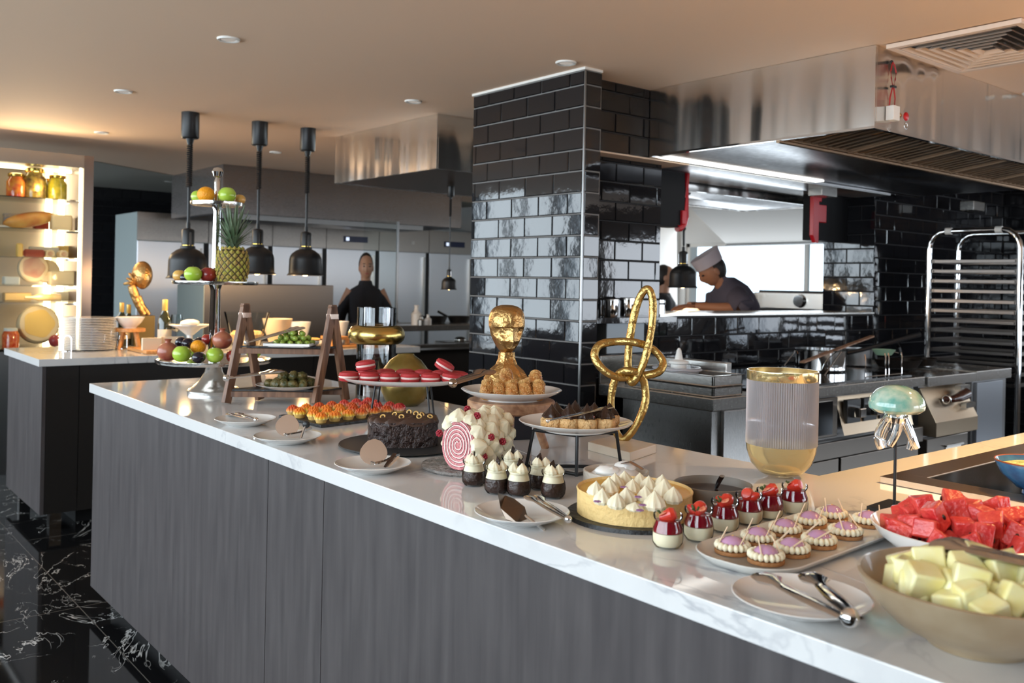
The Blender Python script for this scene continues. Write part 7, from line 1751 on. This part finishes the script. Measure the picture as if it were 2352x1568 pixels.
MB().lathe([(r*1.0, zr), (r*1.012, zr+.002), (r*1.012, H), (r*.985, H), (r*.985, zr)], 64).build('gold_rim', mat('pale_gold_rim', (.85,.70,.38,1), .12, .7, trans=.5), t)

# ------------------------------------------------------------------ glass jellyfish
b4 = [onz(1990, 1170, T), onz(2067, 1193, T), onz(2118, 1172, T), onz(2041, 1153, T)]; P = sum(b4, Vector())/4; m_ = mpp(P)
t = thing('jellyfish_sculpture', 'glass jellyfish with sea-green dome and clear tentacles on a black rod', 'sculpture', tuple(P), 0)
MB().prism([((v-P).x, (v-P).y) for v in b4], 0, .008).build('base', K['black_metal'], t, smooth=False, bevel=.001)
yb = 1172; jz = lambda y: (yb-y)*m_
MB().tube([(0, 0, .008), (0, 0, jz(985))], .0032, 10).build('rod', K['black_metal'], t)
MB().tube([(0, 0, jz(990)), (0, 0, jz(965))], .008, 12).build('socket', K['black_metal'], t)
R3 = Matrix.Rotation(TO_CAM, 4, 'Z')
rd = 62*m_
MB().lathe([(0, jz(956)), (rd*.35, jz(950)), (rd*.80, jz(946)), (rd*.97, jz(938)), (rd*1.0, jz(928)), (rd*.93, jz(913)), (rd*.70, jz(896)), (rd*.38, jz(886)), (0, jz(883))], 48, wob=lambda a, z: 1+.015*sin(a*3)).build('dome', mat('sea_green_glass', (.16,.48,.40,1), .08, trans=.25, coat=1, col2=(.62,.74,.60,1), vscale=34, ior=1.4), t)
cg = glass('clear_tentacle_glass', (.97,.98,.97,1)); mb = MB()
mb.lathe([(0, jz(945)), (rd*.36, jz(948)), (rd*.42, jz(958)), (rd*.34, jz(970)), (rd*.14, jz(975)), (0, jz(974))], 24, wob=lambda a, z: 1+.08*sin(a*7)); mb.build('collar', cg, t)
for pts in ([(2030, 955), (2014, 980), (2007, 1005), (2014, 1028)], [(2042, 958), (2035, 985), (2027, 1010), (2030, 1030)], [(2056, 960), (2054, 975), (2046, 1000), (2034, 1022)], [(2072, 955), (2086, 985), (2096, 1008), (2090, 1034)], [(2066, 958), (2078, 985), (2088, 1010), (2096, 1026)]):
    k_ = len(t.children)
    q = [R3 @ Vector((.012*(1 if k_ % 2 else -1), (x-2053)*m_, jz(y))) for x, y in pts]; limb_mesh(mb2 := MB(), q, [.008, .0088, .0085, .007], 12); mb2.build('tentacle', cg, t)

# ------------------------------------------------------------------ hob, blue bowl
hx0, hy0 = onz(2021, 1095, T+.014).x, onz(2021, 1095, T+.014).y
i0 = onz(2129, 1098, T+.014)
t = thing('induction_hob', 'bronze framed black induction hob set on the right wing of the counter', 'hob', (hx0, hy0, T))
fr = MB(); W3, D3 = 1.3, 1.02; ix, iy = i0.x-hx0, i0.y-hy0
ix = max(.07, ix); iy = max(.07, iy)
fr.box(0, W3, 0, iy, .0004, .016); fr.box(0, W3, D3-.10, D3, .0004, .016); fr.box(0, ix, iy, D3-.10, .0004, .016); fr.box(W3-.1, W3, iy, D3-.10, .0004, .016)
fr.build('frame', mat('brushed_bronze', (.46,.33,.22,1), .28, 1, bump=.1, bscale=40, stretch=(1,30,1)), t, smooth=False, bevel=.001)
MB().box(ix, W3-.1, iy, D3-.1, .0004, .014).build('glass_top', mat('black_ceramic', (.010,.009,.008,1), .12), t, smooth=False)
p = onz(2383, 1062, T+.014+.07); m_ = mpp(p); r = 88*m_
t = thing('blue_bowl', 'blue glazed footed bowl of salad on the hob, cut by the right edge', 'bowl', (p.x, p.y, T+.0145))
MB().lathe([(0, 0), (r*.35, 0), (r*.33, .008), (r*.5, .014), (r*.85, .042), (r, .068), (r*1.01, .072), (r*.975, .072), (r*.82, .046), (r*.4, .018), (0, .015)], 56).build('bowl_body', mat('blue_glaze', (.04,.16,.34,1), .15, coat=.6, col2=(.02,.07,.20,1), vscale=24), t)
MB().torus((0, 0, .0715), r*.993, .0018, 56, 8).build('rim', mat('rust_glaze', (.25,.07,.03,1), .3), t)
MB().lathe([(r*.9, .060), (r*.5, .066), (0, .070)], 40, wob=lambda a, z: 1+.05*sin(a*6)).build('salad', mat('green_salad', (.22,.30,.10,1), .6, bump=2, bscale=60, col2=(.70,.55,.30,1), vscale=50), t)

# ------------------------------------------------------------------ watermelon and melon
def cubes(n_label, cat, c, rad, layers, size, mats, group, seed, aspect=(1, 1, 1), seeds=None):
    rg = random.Random(seed); protos = []
    for v in range(5):
        sx, sy, sz = [size*rg.uniform(.72, 1.12)*aspect[i] for i in range(3)]
        vs = [Vector((x*sx/2+rg.uniform(-1, 1)*size*.09, y*sy/2+rg.uniform(-1, 1)*size*.09, z*sz/2+rg.uniform(-1, 1)*size*.09)) for z in (-1, 1) for (x, y) in ((-1, -1), (1, -1), (1, 1), (-1, 1))]
        mb = MB().add(vs, [(3,2,1,0), (4,5,6,7), (0,1,5,4), (1,2,6,5), (2,3,7,6), (3,0,4,7)]); protos.append(mb)
    made = [None]*5; k = 0
    for li, (n, rr, z) in enumerate(layers):
        for i in range(n):
            a = 2*pi*i/n+li*.7+rg.uniform(-.15, .15); q = rr*rad+rg.uniform(-.1, .1)*size; v = k % 5
            pos = (c[0]+q*cos(a), c[1]+q*sin(a), c[2]+z+rg.uniform(-.003, .003)); rot = (rg.uniform(-.5, .5), rg.uniform(-.5, .5), rg.uniform(0, 6))
            if made[v] is None:
                o = protos[v].build(n_label[0], mats, None, smooth=True, bevel=size*.09); tag(o, n_label[1], cat, group, pos); made[v] = o
                if seeds:
                    mb = MB()
                    for s_ in range(3): mb.ell((size*.42*(1 if s_ % 2 else -1)*.98, size*.2*(s_-1), size*.1*(s_-1)), (.0025, .0035, .005), 8, 6)
                    mb.build('seed', seeds, o)
                kids(o); o.rotation_euler = rot
            else:
                o = dup(made[v], pos, 0); o.rotation_euler = rot
            o['label'] = n_label[1]+(', against the rim' if li == 0 else ', bottom layer' if li < 3 else ', second layer' if li < 5 else ', on top of the heap')
            k += 1
zr_ = .052; c = rim_c(2222, 1212, zr_); m_ = mpp(c); r = 208*m_
tag(MB().lathe([(0, 0), (r*.55, 0), (r*.75, .012), (r*.93, .034), (r, zr_), (r*.985, zr_+.001), (r*.91, .034), (r*.72, .015), (0, .010)], 64).build('fruit_bowl', K['china'], None), 'wide white bowl heaped with watermelon pieces at the right', 'bowl', None, (c.x, c.y, T+.0004))
wm = mat('watermelon_flesh', (.55,.024,.026,1), .22, sss=.12, bump=.5, bscale=90, col2=(.72,.09,.07,1), vscale=30, coat=.3)
cubes(('watermelon_piece', 'red watermelon chunk in the wide white bowl'), 'fruit', (c.x, c.y, T), r, [(12, .74, .042), (8, .47, .034), (4, .18, .032), (10, .62, .058), (6, .34, .058), (6, .46, .076), (3, .15, .076)], .041, wm, 'watermelon pieces in the white bowl', 21, seeds=mat('melon_seed', (.03,.008,.006,1), .3))
zr_ = .085; c = rim_c(2248, 1330, zr_); m_ = mpp(c); r = 262*m_
tag(MB().lathe([(0, 0), (r*.42, 0), (r*.44, .006), (r*.70, .026), (r*.90, .056), (r*.985, zr_-.006), (r, zr_), (r*.97, zr_+.001), (r*.94, zr_-.010), (r*.85, .056), (r*.64, .034), (0, .018)], 72).build('fruit_bowl', mat('sand_stoneware', (.36,.27,.17,1), .35, coat=.3, col2=(.30,.21,.12,1), vscale=16), None), 'big sand-coloured stoneware bowl of melon cubes at the front right', 'bowl', None, (c.x, c.y, T+.0004))
mmel = mat('honeydew_flesh', (.80,.75,.44,1), .3, sss=.2, col2=(.76,.66,.26,1), vscale=26, coat=.2)
cubes(('melon_piece', 'pale yellow melon cube in the sand-coloured bowl'), 'fruit', (c.x, c.y, T), r, [(12, .62, .071), (9, .42, .061), (5, .20, .055), (11, .58, .086), (7, .36, .080), (4, .40, .096), (3, .14, .094)], .040, mmel, 'melon cubes in the stoneware bowl', 33)
tongs('long wide steel tongs lying across the melon bowl towards the watermelon', onz(2420, 1306, T+.125), onz(2165, 1246, T+.118), .022, .014, K['steel'])
